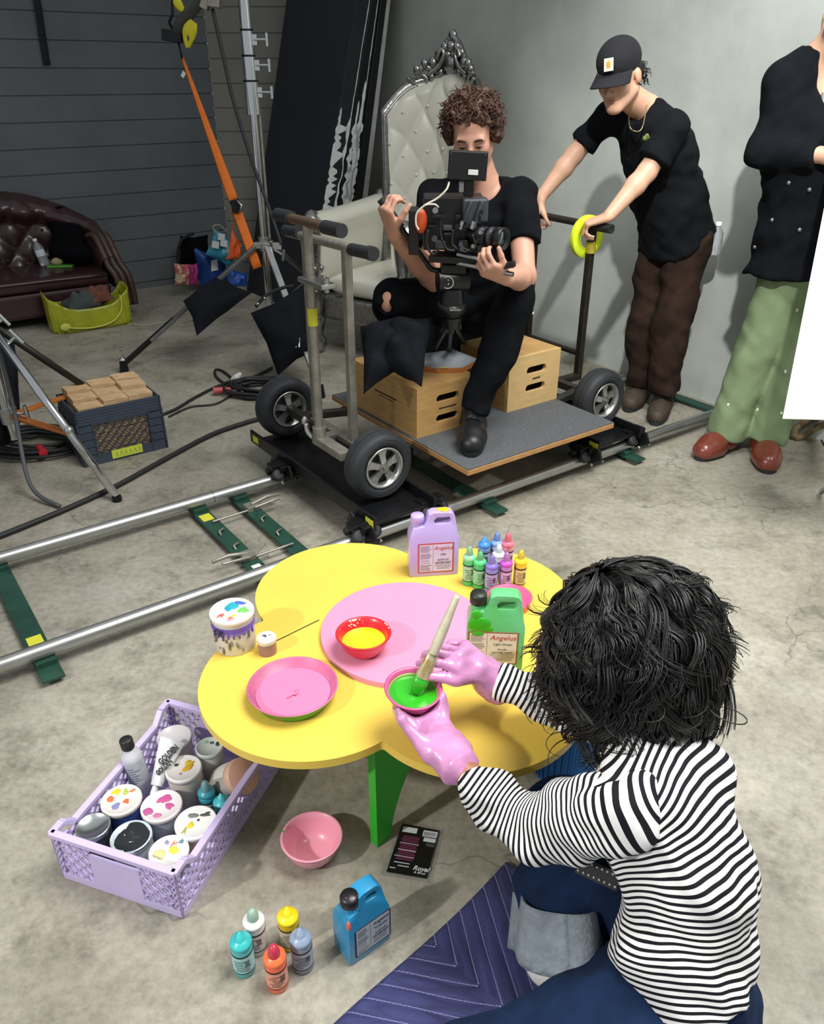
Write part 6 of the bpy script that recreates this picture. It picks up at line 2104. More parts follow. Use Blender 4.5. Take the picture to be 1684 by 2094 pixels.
fl.wobble(.007, 60, 2); fl.wobble(.005, 110, 3)
hair = fl.build('hair', hair_b, woman)
rh = random.Random(17)
mb = MB()
for q in range(370):                          # locks, each a bundle of strands that wave together
    ph = rh.random() * 2 * PI
    df = abs((ph - fang + PI) % (2 * PI) - PI)
    t0 = .05 + 1.05 * rh.random() ** .7
    if q > 120: t0 = .75 + 1.0 * rh.random()
    if q > 270: t0 = .15 + .75 * rh.random()
    if df < .55 and t0 > .9: continue
    t1 = min(t0 + .7 + .8 * rh.random(), (2.55 if df > .9 else 1.7) + .3 * rh.random())
    lay = 1.0 - .07 * rh.random() ** 1.5
    f1 = 6 + 6 * rh.random(); p1, p2 = rh.random() * 6.3, rh.random() * 6.3
    sw = (rh.random() - .5) * 1.3
    am = .013 + .020 * rh.random()
    flick = .25 * rh.random() ** 2
    for w_ in range(13):
        dph, dl, dt = .075 * (rh.random() - .5) / max(.3, math.sin(min(1.5, t0 + .3))), .025 * (rh.random() - .5), .12 * (rh.random() - .5)
        dp = .5 * (rh.random() - .5)
        n_ = 20
        pts = []
        for k in range(n_ + 1):
            t = k / n_; th = t0 + dt + (t1 - t0) * t
            th = max(.02, th)
            w = am * (.15 + .95 * t) * min(1, .25 + th / 1.3)
            pp = ph + dph * (1 + 1.5 * t) + sw * t * t + w / max(.06, HRX * math.sin(min(th, PI / 2))) * math.sin(f1 * (th - t0) + p1 + dp * t)
            pts.append(HB + hshape(th, pp, lay + dl + (w / HRX) * .75 * math.cos(f1 * (th - t0) * 1.05 + p2 + dp * t) + flick * t ** 4))
        r0 = .0011 + .0011 * rh.random()
        mb.tube(pts, [r0 * min(1, .35 + 3 * k / n_) * (1 - .75 * (k / n_) ** 3) for k in range(n_ + 1)], 5)
mb.build('curls', hair_m, hair, W=True)
mb = MB()
for q in range(120):
    ph = rh.random() * 2 * PI; th = .5 + 2.0 * rh.random()
    df = abs((ph - fang + PI) % (2 * PI) - PI)
    if df < .4: continue
    b0 = HB + hshape(th, ph, .97); o = Vector((math.cos(ph), math.sin(ph), .1)); tn = Vector((-math.sin(ph), math.cos(ph), 0)) * rh.choice((-1, 1))
    R_ = .010 + .020 * rh.random(); L_ = 2.0 + 3.6 * rh.random(); off_ = .6 + .9 * rh.random()
    th_ = .0010 + .0012 * rh.random()
    pts = [b0 + o * (off_ * R_ * (1 - math.cos(L_ * k / 14))) + tn * R_ * math.sin(L_ * k / 14) + Vector((0, 0, -.03 * k / 14)) for k in range(15)]
    mb.tube(pts, [th_ * (1 - .7 * k / 14) for k in range(15)], 4)
mb.build('flyaway_strands', hair_m, hair, W=True)['kind'] = 'stuff'

# ---- bowl of green paint, the hand under it, the brush and the hand that holds it
BC = onz(845, 1407, .462)
up_b = Vector((.06, -.10, 1)).normalized()
Rb = frame(up_b, (1, 0, 0))
gb_ = bowl('held_paint_bowl', 'small pink bowl of green paint held over the table in a gloved hand', BC - up_b * .047, .056, .047, 'c9588a')
gb_.rotation_euler = Rb.to_euler()
paint_pool(gb_, .0335, .0475, '2f9e22', 'green_paint', cmat=pm('green_wet_paint', '2ea81f', .2, coat=.5))
mb = MB(); mb.lathe([(.0485, .0335), (.0515, .0395), (.0512, .040), (.0478, .0341)], 48); mb.build('paint_film', pm('green_film', '7fae3f', .3), gb_)
fl = Flesh((-.16, 1.02, .335), (.22, 1.40, .55), .0042)
hd = (BC - up_b * .055 - LW); hd.z *= .6
hn = Vector((.25, -.55, -.80))
hs = Vector((-1, -.1, 0))
palm_c = LW + hd.normalized() * .05
hand(fl, LW + hd.normalized() * .012, hd, hn, hs, 1.0, curl=((.25, .55, .5), (.15, .55, .55), (.15, .55, .5), (.25, .55, .5)), spread=.18, thumb=(.62, .50), tcurl=.35, k=.01)
fl.cone(LW, LW + hd.normalized() * .06, .030, .040, .03, (hn, 1.1))
fl.ell(BC - up_b * .040 - hd.normalized() * .02, (.048, .040, .020), None, .03)
fl.cone(LW + hd.normalized() * .03, LW - hd.normalized() * .004, .031, .036, .02, cap=True)
fl.ell(BC, (.0595, .0595, .047), Rb, .0, 'sub')
fl.wobble(.0030, 75, 21); fl.wobble(.0016, 150, 22)
fl.build('glove', glove_m, woman, smooth_it=2)
# brush
T0 = BC - up_b * .012 + Vector((.006, -.004, 0)); T1 = ond(935, 1217, 1.585)
bd_ = (T1 - T0).normalized()
brush = thing('paint_brush', 'long cream handled paint brush loaded with green paint in the raised gloved hand', 'brush', T0)
L_ = (T1 - T0).length
MBr = Matrix.Translation(T0) @ frame(bd_, (0, 1, 0)).to_4x4()
mb = MB(MBr @ Matrix.Diagonal((1, .55, 1, 1))); mb.lathe([(0, .0), (.012, .001), (.0165, .022), (.016, .042), (0, .043)], 20); mb.build('bristles', pm('green_wet_paint', '2ea81f', .2), brush, W=True)
mb = MB(MBr @ Matrix.Diagonal((1, .62, 1, 1))); mb.lathe([(.0155, .036), (.0165, .045), (.0125, .075), (.0105, .098), (.0, .099)], 22); mb.build('ferrule', pm('painted_gold_ferrule', 'b49a4d', .3, metal=.6, col2='d8d3b0', vscale=45), brush, W=True)
mb = MB(MBr); mb.lathe([(.0095, .092), (.0108, .115), (.0105, .15), (.0085, L_ * .82), (.0068, L_ * .97), (.0045, L_), (0, L_)], 20); mb.build('handle', pm('cream_brush_handle', 'cfc8ae', .4, var=.2, vscale=25), brush, W=True)
# gripping hand
G = T0 + bd_ * .128
hd2 = (G - RW).normalized()
hn2 = Vector((.25, -.45, .75)); hs2 = Vector((-.3, -.75, .2))
fl = Flesh((-.05, 1.20, .345), (.28, 1.60, .66), .0042)
W2 = RW + hd2 * .02
fl.cone(RW - hd2 * .028, W2 + hd2 * .03, .036, .030, .02)
fl.cone(RW, RW - hd2 * .03, .033, .038, .02, cap=True)
hand(fl, W2, hd2, hn2, hs2, 1.02, curl=((.55, .75, .45), (.75, .9, .6), (.95, 1.0, .7), (1.1, 1.0, .7)), spread=.05, thumb=(.40, .25), tcurl=.30, palm=.85)
fl.wobble(.0026, 75, 31); fl.wobble(.0014, 150, 32)
fl.build('glove', glove_m, woman, smooth_it=2)

# blue striped stool beyond her knee
c = onz(1160, 1612, 0); c2 = c + Vector((0, .06, 0))
stool = thing('striped_stool', 'blue vertically striped fabric stool half hidden under the right side of the table', 'stool', c2)
mb = MB()
N = 120
def stf(a, b):
    t = 2 * PI * a; r = .072 * (1 + .018 * (1 if int(a * 60) % 2 else -1)) * (1 + .05 * math.sin(PI * b))
    return (r * math.cos(t), r * math.sin(t), .235 * b)
mb.grid(stf, N, 8)
mb.lathe([(.072, .235), (.066, .243), (0, .245)], 40)
o = mb.build('cover', stripes('blue_stripe_cloth', '2f6fb4', '1d3f78', 1.0, .5), stool, attrs={'run': [i // 2 * .5 for i in range(N + 1) for j in range(9)] + [0.2] * 120})
# ------------------------------------------------------------------ the camera operator on the dolly
skin_p = pm('fair_skin', 'd6a28a', .5, var=.07, vscale=18, sss=.08)
skin_q = pm('light_tan_skin', 'd3a78c', .5, var=.07, vscale=18, sss=.08)
tee = pm('black_cotton', '121418', .95, spec=.12, var=.25, vscale=12, bump=.3, bscale=30)
jean_b = pm('black_jeans', '0e1014', .95, spec=.12, var=.3, vscale=20, bump=.3, bscale=90)
brow_m = pm('dark_brow', '2d1f18', .8)
eye_m = pm('dark_eye', '15100e', .25)
lip_m = pm('lip', 'b9736a', .5)
def face_bits(root, HC, R, s, brow=brow_m, lids=True, look=-.004):
    def T(x, y, z): return Vector(HC) + R @ (Vector((x, y, z)) * s)
    for q in (-1, 1):
        mb = MB(); mb.tube(crom([T(q * .048, .084, .018), T(q * .036, .0955, .026), T(q * .016, .0955, .021)], 5), [.0025 * s, .003 * s, .0036 * s, .004 * s, .0042 * s, .0044 * s, .0044 * s, .0044 * s, .004 * s, .0035 * s, .003 * s], 6); mb.build('eyebrow', brow, root, W=True)
        mb = MB(); mb.ell(T(q * .031, .0895, look), (.0085 * s, .003 * s, .0034 * s), 12, 8, R=R); mb.build('eye', eye_m, root, W=True)
        mb = MB(); mb.tube([T(q * .031 + dx, .0925 - 14 * dx * dx, look + .0035 - 9 * dx * dx) for dx in (-.013, -.008, 0, .008, .013)], .0014 * s, 5); mb.build('eyelash', eye_m, root, W=True)
    mb = MB(); mb.ell(T(0, .0915, -.0595), (.017 * s, .004 * s, .0035 * s), 14, 6, R=R); mb.ell(T(0, .0905, -.0695), (.015 * s, .0045 * s, .0042 * s), 14, 6, R=R); mb.build('lips', lip_m, root, W=True)

HC1 = ony(966, 276, 3.36); fw1 = Vector((-.14, -.93, -.40)); R1 = head_frame(fw1, roll=.06)
N1 = ony(992, 388, 3.44)
SA, SB = ony(886, 402, 3.40), ony(1060, 396, 3.36)      # image left and right shoulder
H1 = onz(988, 615, .71)
EA, EB = ony(884, 572, 3.16), ony(1072, 566, 3.13)
WA, WB = ony(806, 478, 2.97), ony(1036, 568, 2.86)
KA, KB = ony(803, 615, 3.08), ony(1052, 608, 3.10)
FB = Vector((.245, 2.98, .36)); FA = uv(1.95, 2.72, .57)
across = (SB - SA).normalized()
op = thing('person', 'camera operator in black T-shirt and ripped black jeans, seated on the dolly behind the camera', 'person', (H1.x, H1.y, .60))
fl = Flesh((-.45, 2.70, .25), (.62, 3.85, 1.62), .0065)
add_head(fl, HC1, R1, 1.0)
fl.cone(HC1 + R1 @ Vector((0, -.02, -.07)), N1, .056, .062, .02)
fl.chain([N1, N1.lerp(H1, .35), N1.lerp(H1, .75), H1], [.055, .10, .09, .11], .03, (across, .8))
for S, E_, W_ in ((SA, EA, WA), (SB, EB, WB)):
    fl.chain([N1.lerp(S, .5) - Vector((0, 0, .03)), S, S.lerp(E_, .5), E_], [.045, .044, .047, .042], .02)
    fl.chain([E_, E_.lerp(W_, .35), W_], [.043, .043, .029], .02)
for K_, F_, s_ in ((KA, FA, -1), (KB, FB, 1)):
    hp = H1 + across * .09 * s_
    fl.chain([hp, K_, F_], [.085, .0585, .04], .03)
# hands
hdA = (ony(786, 432, 2.92) - WA); 
hand(fl, WA + hdA * .12, hdA, Vector((-.55, -.55, .2)), Vector((.55, -.4, .5)), 1.0, curl=((1.0, 1.2, .6), (1.1, 1.2, .7), (1.15, 1.2, .7), (1.2, 1.2, .7)), spread=.06, thumb=(.6, .55), tcurl=.5)
hdB = (ony(980, 546, 2.75) - WB)
hand(fl, WB + hdB * .12, hdB, Vector((.3, -.45, -.75)), Vector((.2, -.6, .7)), 1.0, curl=((.9, 1.1, .6), (1.0, 1.1, .7), (1.05, 1.1, .7), (1.1, 1.1, .7)), spread=.08, thumb=(.5, .3), tcurl=.4)
fl.build('body', skin_p, op, smooth_it=1)
face_bits(op, HC1, R1, 1.0, look=-.0055)
fl = Flesh((-.30, 2.80, .55), (.66, 3.85, 1.35), .008)
fl.chain([N1 + Vector((0, .02, -.03)), N1.lerp(H1, .3), N1.lerp(H1, .7), H1 + Vector((0, 0, .0))], [.085, .142, .130, .145], .05, (across, .78))
for S, E_ in ((SA, EA), (SB, EB)):
    fl.cone(N1.lerp(S, .3) + Vector((0, 0, -.035)), S, .088, .066, .05)
    fl.cone(S, S.lerp(E_, .62), .066, .070, .02, cap=True)
fl.ell(N1 + Vector((-.01, -.075, .035)), (.062, .06, .075), None, .015, 'sub')
fl.wobble(.008, 24, 3); fl.wobble(.004, 60, 4)
fl.build('t_shirt', tee, op)
fl = Flesh((-.45, 2.70, .25), (.62, 3.90, 1.0), .008)
fl.ell(H1 + Vector((0, .0, -.01)), (.17, .14, .12), None, .04)
for K_, F_, s_ in ((KA, FA, -1), (KB, FB, 1)):
    hp = H1 + across * .09 * s_
    fl.chain([hp, K_], [.108, .078], .04)
    fl.cone(K_, K_.lerp(F_, .45), .080, .070, .02); fl.cone(K_.lerp(F_, .4), F_ + Vector((0, 0, .02)), .072, .060, .02, cap=True)
fl.wobble(.007, 34, 7); fl.wobble(.003, 75, 8)
tocam = (Vector((0, 0, CAM_H)) - KA).normalized()
side = tocam.cross(Vector((0, 0, 1))).normalized()
kc = ony(789, 617, 3.0)
for dz, r in ((.018, .026), (-.028, .024)):
    fl.ell(KA + tocam * .075 + side * (-.028 if side.x > 0 else .028) + Vector((-.0, 0, dz)), (r, .035, r), None, .004, 'sub')
jn = fl.build('black_jeans', jean_b, op)
mb = MB()
for k in range(3):
    c = ony(1086, 618 + 11 * k, 3.10); mb.ell(c, (.010, .012, .006), 10, 6)
mb.build('white_side_marks', wht, jn, W=True)
# boots
boot = pm('black_boot_leather', '17181a', .42, var=.3, vscale=30)
def shoe(name, parent, ankle, toe_dir, m, L=.27, w=.045, sole=None, z0=0.0, high=.10, laces=None):
    d = Vector((toe_dir[0], toe_dir[1], 0)).normalized(); a = Vector((ankle[0], ankle[1], z0))
    up = Vector((0, 0, 1)); s_ = d.cross(up)
    fl = Flesh(a - Vector((.34, .34, .0)) + Vector((0, 0, -.01)), a + Vector((.34, .34, .30)), .0055)
    hl = a - d * L * .24; tp = a + d * L * .70
    fl.cone(hl + up * .045, a + up * .05, w * .82, w * .9, .03); fl.cone(a + up * .055, a + d * L * .38 + up * .044, w, w * .98, .03)
    fl.cone(a + d * L * .35 + up * .042, tp - d * .042 + up * .038, w, w * .86, .03, (s_, .9))
    fl.cone(a + up * .05, a + up * (high + .02), w * .95, w * .98, .02, cap=True)
    fl.cut(a + up * .012, (0, 0, -1))
    o = fl.build(name, m, parent)
    if sole:
        mb = MB(); out = []
        for k in range(40):
            t = 2 * PI * k / 40; x = math.cos(t); y = math.sin(t)
            wx = w * (1.02 if x > 0 else .88) * (1 - .12 * abs(x) ** 3)
            px_ = x * L * .49 + L * .22
            q = a + d * px_ + s_ * (wx * math.copysign(abs(y) ** .75, y)); out.append((q.x, q.y))
        if (Vector((out[1][0] - out[0][0], out[1][1] - out[0][1], 0)).cross(Vector((out[2][0] - out[1][0], out[2][1] - out[1][1], 0)))).z < 0: out.reverse()
        mb.prism(out, z0 + .001, z0 + .020); mb.build('sole', sole, o, W=True, bevel=.004)
    if laces:
        mb = MB()
        for k in range(4):
            c = a + d * (.035 + .026 * k) + up * (.108 - .012 * k - (0 if high < .12 else -.02 * (3 - k) / 3))
            mb.tube([c - s_ * .03 - up * .014, c + up * .004, c + s_ * .03 - up * .014], .003, 6)
        mb.build('laces', laces, o, W=True)
    return o
shoe('boot', op, (.245, 2.985), (-.10, -1), boot, .29, .050, black_p, DZ, .13, pm('dark_lace', '0f1012', .8))
shoe('boot', op, (FA.x, FA.y), (-.5, -1), boot, .27, .046, black_p, DZ + .208, .12)
# curly brown hair
brown = pm('curly_brown_hair', '593c2c', .5, var=.5, vscale=40)
fl = Flesh(HC1 - Vector((.2, .2, .2)), HC1 + Vector((.2, .2, .25)), .007)
def h1(x, y, z): return HC1 + R1 @ Vector((x, y, z))
fl.ell(h1(0, -.030, .060), (.086, .092, .078), R1, .02); fl.ell(h1(.0, .024, .112), (.055, .034, .032), R1, .03)
fl.ell(h1(.084, -.03, .02), (.03, .06, .06), R1, .03); fl.ell(h1(-.084, -.03, .03), (.03, .06, .06), R1, .03); fl.ell(h1(0, -.09, -.02), (.07, .035, .07), R1, .03)
fl.ell(h1(0, .085, .035), (.052, .05, .045), R1, .015, 'sub')
fl.wobble(.012, 70, 5); fl.wobble(.006, 150, 6)
hr = fl.build('hair', brown, op)
def r1_(r):
    while True:
        v = Vector((r.gauss(0, 1), r.gauss(0, 1), r.gauss(0, 1))).normalized()
        if (v.y < .55 or v.z > .42) and v.z > -.35: break
    return h1(v.x * .092, v.y * .092 - .02, v.z * .078 + .060), R1 @ v
curls('curls', brown, hr, r1_, 800, .046, .0030, 21, amp=.0085, freq=190, droop=.35, outward=.45, steps=13, jitter=1.3)

# ------------------------------------------------------------------ cinema camera on its small tripod
CY = 2.93
cine = thing('cinema_camera', 'black cinema camera with monitor and cables on a fluid head in front of the operator', 'camera', ony(925, 560, CY))
def cam_box(name, pxa, pxb, y, depth, m, yaw=0.0, bev=.004, parent=None, roll=0.0):
    a, b = ony(pxa[0], pxa[1], y), ony(pxb[0], pxb[1], y)
    c = (a + b) / 2; w = abs(b.x - a.x); h = abs(b.z - a.z) * 1.0
    mb = MB(Matrix.Translation(c) @ Matrix.Rotation(yaw, 4, 'Z') @ Matrix.Rotation(roll, 4, 'Y'))
    mb.box((-w / 2, 0, -h / 2), (w / 2, depth, h / 2))
    return mb.build(name, m, parent or cine, W=True, bevel=bev)
dk = pm('camera_black', '17181a', .35, var=.2, vscale=40); gm = pm('gunmetal', '4d5157', .4, metal=.5)
mon = cam_box('monitor', (917, 309), (995, 369), CY - .06, .03, dk, .0, .004, None, .05)
cam_box('sticker', (957, 347), (977, 358), CY - .063, .002, wht, 0, .0008, mon, .05)
for x, y in ((920, 312), (990, 316)): cam_box('corner_screw', (x, y), (x + 4, y + 3), CY - .062, .002, gm, 0, 0, mon)
cam_box('monitor_bracket', (948, 368), (968, 402), CY - .03, .03, dk); cam_box('bracket_clamp', (938, 372), (948, 394), CY - .035, .02, alu)
bd2 = cam_box('camera_body', (866, 404), (985, 512), CY - .02, .13, dk)
cam_box('battery_plate', (835, 430), (856, 522), CY - .03, .10, dk)
cam_box('side_module', (946, 406), (998, 456), CY - .05, .06, gm, .1, .008)
for x in (950, 973):
    mb = MB(); mb.tube(crom([ony(x + 12, 412, CY - .055), ony(x + 2, 440, CY - .065), ony(x - 6, 470, CY - .06)], 5), .010, 8, flat=.6); mb.build('grip_strap', pm('strap_grey', '2f3238', .6), bd2, W=True)
    mb = MB(); mb.bar(ony(x - 2, 452, CY - .075), ony(x - 7, 468, CY - .07), .018, .012); mb.build('buckle', chrome, bd2, W=True)
rq = random.Random(5)
for k in range(16):
    x, y = 868 + rq.random() * 110, 440 + rq.random() * 70
    w, h = 6 + rq.random() * 16, 4 + rq.random() * 12
    cam_box('control_module', (x, y), (x + w, y + h), CY - .045 - .02 * rq.random(), .03, (dk, dk, gm, black_p)[k % 4], 0, .002, bd2)
for k in range(9):
    c = ony(870 + rq.random() * 120, 425 + rq.random() * 90, CY - .066); mb = MB(); mb.cyl(c, c + Vector((0, -.014, 0)), .006 + .004 * rq.random(), n=12); mb.build('knob', (alu, dk, gm)[k % 3], bd2, W=True)
mb = MB(); c = ony(860, 452, CY - .03); mb.ell(c, (.022, .018, .042)); mb.build('orange_battery', pm('orange_module', 'd4532a', .45), cine, W=True, )
la = ony(978, 481, CY - .03); lb2 = ony(1030, 489, CY - .10)
ld = (lb2 - la).normalized(); LM = Matrix.Translation(la) @ frame(ld).to_4x4() @ Matrix.Diagonal((.80, .80, 1, 1))
mb = MB(LM); LL = (lb2 - la).length
mb.lathe([(.040, -.03), (.040, LL * .25), (.036, LL * .27), (.036, LL * .45), (.041, LL * .47), (.041, LL * .62), (.038, LL * .64), (.038, LL * .72), (.046, LL * .76), (.047, LL), (.042, LL + .002), (.036, LL - .01), (0, LL - .012)], 36)
ln = mb.build('lens', dk, cine, W=True)
mb = MB(LM); mb.lathe([(.0412, LL * .49), (.0422, LL * .50), (.0422, LL * .60), (.0412, LL * .61)], 36); mb.lathe([(.0368, LL * .30), (.0372, LL * .31), (.0372, LL * .34), (.0368, LL * .35)], 36); mb.build('focus_ring', gm, ln, W=True)
mb = MB(LM); mb.ell((0, 0, LL - .012), (.036, .036, .008)); mb.build('front_glass', pm('coated_glass', '0d1a1c', .05, coat=1.0), ln, W=True)
mb = MB()
for dz in (0, .03):
    mb.cyl(ony(935, 520, CY - .03) + Vector((0, 0, -dz)), ony(1050, 543, CY - .14) + Vector((0, 0, -dz)), .0085, n=12)
mb.build('support_rod', pm('bright_rod', 'b9bbb9', .25, metal=1), cine, W=True)
mb = MB(); mb.bar(ony(1018, 545, CY - .12), ony(1052, 540, CY - .14), .03, .02); mb.bar(ony(1020, 515, CY - .13), ony(1018, 548, CY - .12), .025, .02); mb.build('rod_clamp', dk, cine, W=True, bevel=.003)
mb = MB(); mb.bar(ony(880, 524, CY + .03), ony(985, 530, CY + .0), .11, .022); mb.build('base_plate', dk, cine, W=True, bevel=.003)
mb = MB(); mb.tube(crom([ony(918, 372, CY - .05), ony(912, 388, CY - .06), ony(893, 406, CY - .06), ony(868, 420, CY - .06), ony(852, 436, CY - .06), ony(850, 458, CY - .06), ony(856, 470, CY - .06)], 6), .0035, 7); mb.tube(crom([ony(856, 434, CY - .065), ony(868, 420, CY - .07), ony(888, 418, CY - .07), ony(896, 424, CY - .06)], 6), .003, 7); mb.build('pale_cable', pm('pale_cable', 'd8d3c4', .6), cine, W=True)
for L_ in ([(875, 470), (872, 500), (885, 520), (900, 505)], [(905, 440), (900, 475), (912, 508), (930, 512)], [(940, 500), (955, 512), (972, 505), (965, 480)], [(985, 470), (970, 500), (950, 515), (925, 500), (926, 470)]):
    mb = MB(); mb.tube(crom([ony(x, y, CY - .07) for x, y in L_], 6), .0045, 7); mb.build('cable', cab, cine, W=True)
# fluid head, pan bar, baby legs
hc = ony(925, 572, CY + .02)
mb = MB(); mb.cyl(hc + Vector((-.055, -.01, .0)), hc + Vector((.055, .01, .0)), .044, n=28); mb.cbox(hc + Vector((0, 0, .045)), (.09, .09, .03)); mb.cyl(hc + Vector((0, 0, -.03)), hc + Vector((0, 0, -.085)), .04, .045, n=26)
fh = mb.build('fluid_head', dk, cine, W=True, bevel=.004)
M = Matrix.Translation(hc + Vector((-.020, -.047, .0))) @ Matrix.Rotation(-.1, 4, 'Z') @ Matrix.Rotation(PI / 2, 4, 'X')
mb = MB(M); mb.lathe([(.019, 0), (.0205, .001), (.022, 0)], 32); mb.build('round_badge', pm('badge_white', 'c8c8c8', .5), fh, W=True)
writing('S', .028, M, pm('badge_white', 'c8c8c8', .5), fh, W=True)
cb = hc + Vector((0, 0, -.085))
mb = MB(); mb.lathe([(0, .0), (.052, .0), (.056, -.012), (.050, -.03), (.030, -.055), (.022, -.075), (0, -.076)], 28, M=Matrix.Translation(cb)); mb.build('leveling_bowl', dk, cine, W=True)
writing('Sachtler', .013, Matrix.Translation(cb + Vector((.01, -.0565, -.010))) @ Matrix.Rotation(PI / 2, 4, 'X'), pm('badge_white', 'c8c8c8', .5), fh, W=True)
for (px, py) in ((888, 716), (918, 718), (948, 702)):
    f = onz(px, py, DZ + .232)
    mb = MB(); mb.bar(cb + Vector((0, 0, -.05)), cb.lerp(f, .5) + Vector((0, 0, -.01)), .026, .018); mb.tube([cb + Vector((0, 0, -.06)), f], .008, 8); mb.cyl(f, f + Vector((0, 0, .015)), .013, n=12); mb.build('tripod_leg', gm, cine, W=True)
mb = MB(); mb.cyl(cb + Vector((0, 0, -.05)), cb + Vector((0, 0, -.09)), .04, .03, n=20); mb.build('leg_collar', dk, cine, W=True)
GA = WA + hdA * .12 + hdA.normalized() * .085 + Vector((.55, .55, -.2)).normalized() * .030
pb2 = ony(872, 538, 2.95); pa = GA + (GA - pb2).normalized() * .055
mb = MB(); mb.cyl(pa, pb2, .0085, n=12); mb.tube(crom([pb2, ony(882, 550, 2.95), ony(905, 556, 2.95)], 5), .0095, 10); mb.build('pan_bar', dk, cine, W=True)
mb = MB(); mb.cyl(pa - (pb2 - pa).normalized() * .005, pa.lerp(pb2, .42), .0145, n=16); mb.build('pan_grip', rubber, cine, W=True, bevel=.003)
# black sandbag over the first box
sb1 = DZ + .207
d1 = zc_of(onz(846, 738, .56)) - .10
r_, c4, o = sandbag('large black sandbag draped over the left wooden box below the ripped knee', [(736, 668, d1 - .04), (743, 806, d1 - .12), (822, 752, d1 - .10), (826, 640, d1 - .02)], .075, 22)
mb = MB(); pillow(mb, [ond(795, 655, d1 - .06), ond(778, 745, d1 - .13), ond(862, 792, d1 - .14), ond(886, 648, d1 - .04)], .085, seed=31, puff=.4, crease=.012); mb.build('bag_half', sand, r_, W=True)

# ------------------------------------------------------------------ the man in the cap pushing the dolly
HC2 = ony(1266, 157, 3.84); fw2 = Vector((-.58, -.72, -.34)); R2 = head_frame(fw2, roll=.10)
N2 = ony(1322, 226, 3.94)
S2a, S2b = ony(1240, 238, 4.05), ony(1378, 262, 3.78)    # far and near shoulder
H2 = ony(1382, 478, 4.02)
W2a, W2b = ony(1106, 402, 4.02), ony(1246, 440, 3.68)
G2a, G2b = uv(2.85, 2.90, .985), uv(2.85, 2.50, .985)
E2a, E2b = ony(1172, 318, 4.06), ony(1322, 352, 3.74)
AN = [Vector((1.235, 4.10, .09)), Vector((1.305, 3.93, .09))]
ac2 = (S2b - S2a).normalized()
man = thing('person', 'man in black cap and T-shirt with brown trousers, leaning on the far push bar', 'person', (1.27, 4.02, 0))
fl = Flesh((.5, 3.45, .05), (1.55, 4.35, 1.85), .0065)
add_head(fl, HC2, R2, 1.02)
fl.cone(HC2 + R2 @ Vector((0, -.02, -.07)), N2, .056, .062, .02)
fl.chain([N2, N2.lerp(H2, .35), N2.lerp(H2, .75), H2], [.055, .10, .09, .10], .03, (ac2, .8))
for S, E_, W_ in ((S2a, E2a, W2a), (S2b, E2b, W2b)):
    fl.chain([N2.lerp(S, .5) - Vector((0, 0, .03)), S, S.lerp(E_, .5), E_], [.045, .043, .046, .041], .02)
    fl.chain([E_, E_.lerp(W_, .3), W_], [.042, .042, .028], .02)
for i, A in enumerate(AN):
    hp = H2 + ac2 * (-.08 if i == 0 else .08); fl.chain([hp, hp.lerp(A, .5) + Vector((-.03, -.02, 0)), A], [.085, .055, .04], .03)
for W_, G_2, sg in ((W2a, G2a, -1), (W2b, G2b, 1)):
    d_ = (G_2 - W_)
    hand(fl, W_ + d_.normalized() * .01, d_ + Vector((-.02, 0, .02)), Vector((-.25, -.1, 1)), VX * (1 if sg > 0 else -1) + Vector((0, 0, -.2)), 1.02, curl=((.9, 1.1, .6), (1.0, 1.1, .6), (1.0, 1.1, .6), (1.05, 1.1, .6)), spread=.06, thumb=(.7, .6), tcurl=.4)
fl.build('body', skin_q, man, smooth_it=1)
face_bits(man, HC2, R2, 1.02)
tee2 = pm('black_cotton_tee', '131519', .95, spec=.12, var=.25, vscale=14, bump=.3, bscale=30)
fl = Flesh((.60, 3.5, .75), (1.60, 4.4, 1.62), .008)
hem = H2 + (H2 - N2).normalized() * .05
fl.chain([N2 + Vector((.01, .02, -.03)), N2.lerp(H2, .3), N2.lerp(H2, .7), hem], [.08, .135, .140, .166], .05, (ac2, .80), cap=True)
for S, E_ in ((S2a, E2a), (S2b, E2b)):
    fl.cone(N2.lerp(S, .3) + Vector((0, 0, -.045)), S + Vector((0, 0, -.006)), .088, .064, .05)
    fl.cone(S, S.lerp(E_, .72), .064, .068, .02, cap=True)
fl.ell(N2 + Vector((-.06, -.06, .03)), (.055, .055, .075), None, .015, 'sub')
fl.wobble(.008, 22, 13); fl.wobble(.004, 55, 14)
ts = fl.build('t_shirt', tee2, man)
brown_c = pm('brown_canvas', '33261f', .95, spec=.12, var=.3, vscale=22, bump=.3, bscale=120)
fl = Flesh((.95, 3.6, .05), (1.65, 4.45, 1.05), .008)
fl.ell(H2 + Vector((0, 0, -.01)), (.138, .138, .10), None, .03)
for i, A in enumerate(AN):
    hp = H2 + ac2 * (-.08 if i == 0 else .08); kn = hp.lerp(A, .5) + Vector((-.03, -.02, 0))
    fl.chain([hp, kn], [.102, .085], .03); fl.cone(kn, A + Vector((0, 0, .02)), .086, .080, .03, cap=True)
fl.wobble(.009, 24, 23); fl.wobble(.004, 60, 24)
t2_ = fl.build('trousers', brown_c, man)
tan_boot = pm('tan_work_boot', '463a2e', .7, var=.4, vscale=30)
for A, d_ in ((AN[0], (-.55, -.85)), (AN[1], (-.42, -.9))):
    shoe('work_boot', man, A, d_, tan_boot, .29, .047, pm('dark_sole', '1d2426', .7), 0, .12, pm('dark_lace', '0f1012', .8))
cap_m = pm('black_canvas_cap', '14151a', .9, bump=.3, bscale=140)
fl = Flesh(HC2 - Vector((.25, .25, .1)), HC2 + Vector((.25, .25, .25)), .006)
def h2(x, y, z): return HC2 + R2 @ (Vector((x, y, z)) * 1.02)
fl.ell(h2(0, -.012, .062), (.089, .108, .088), R2, .02)
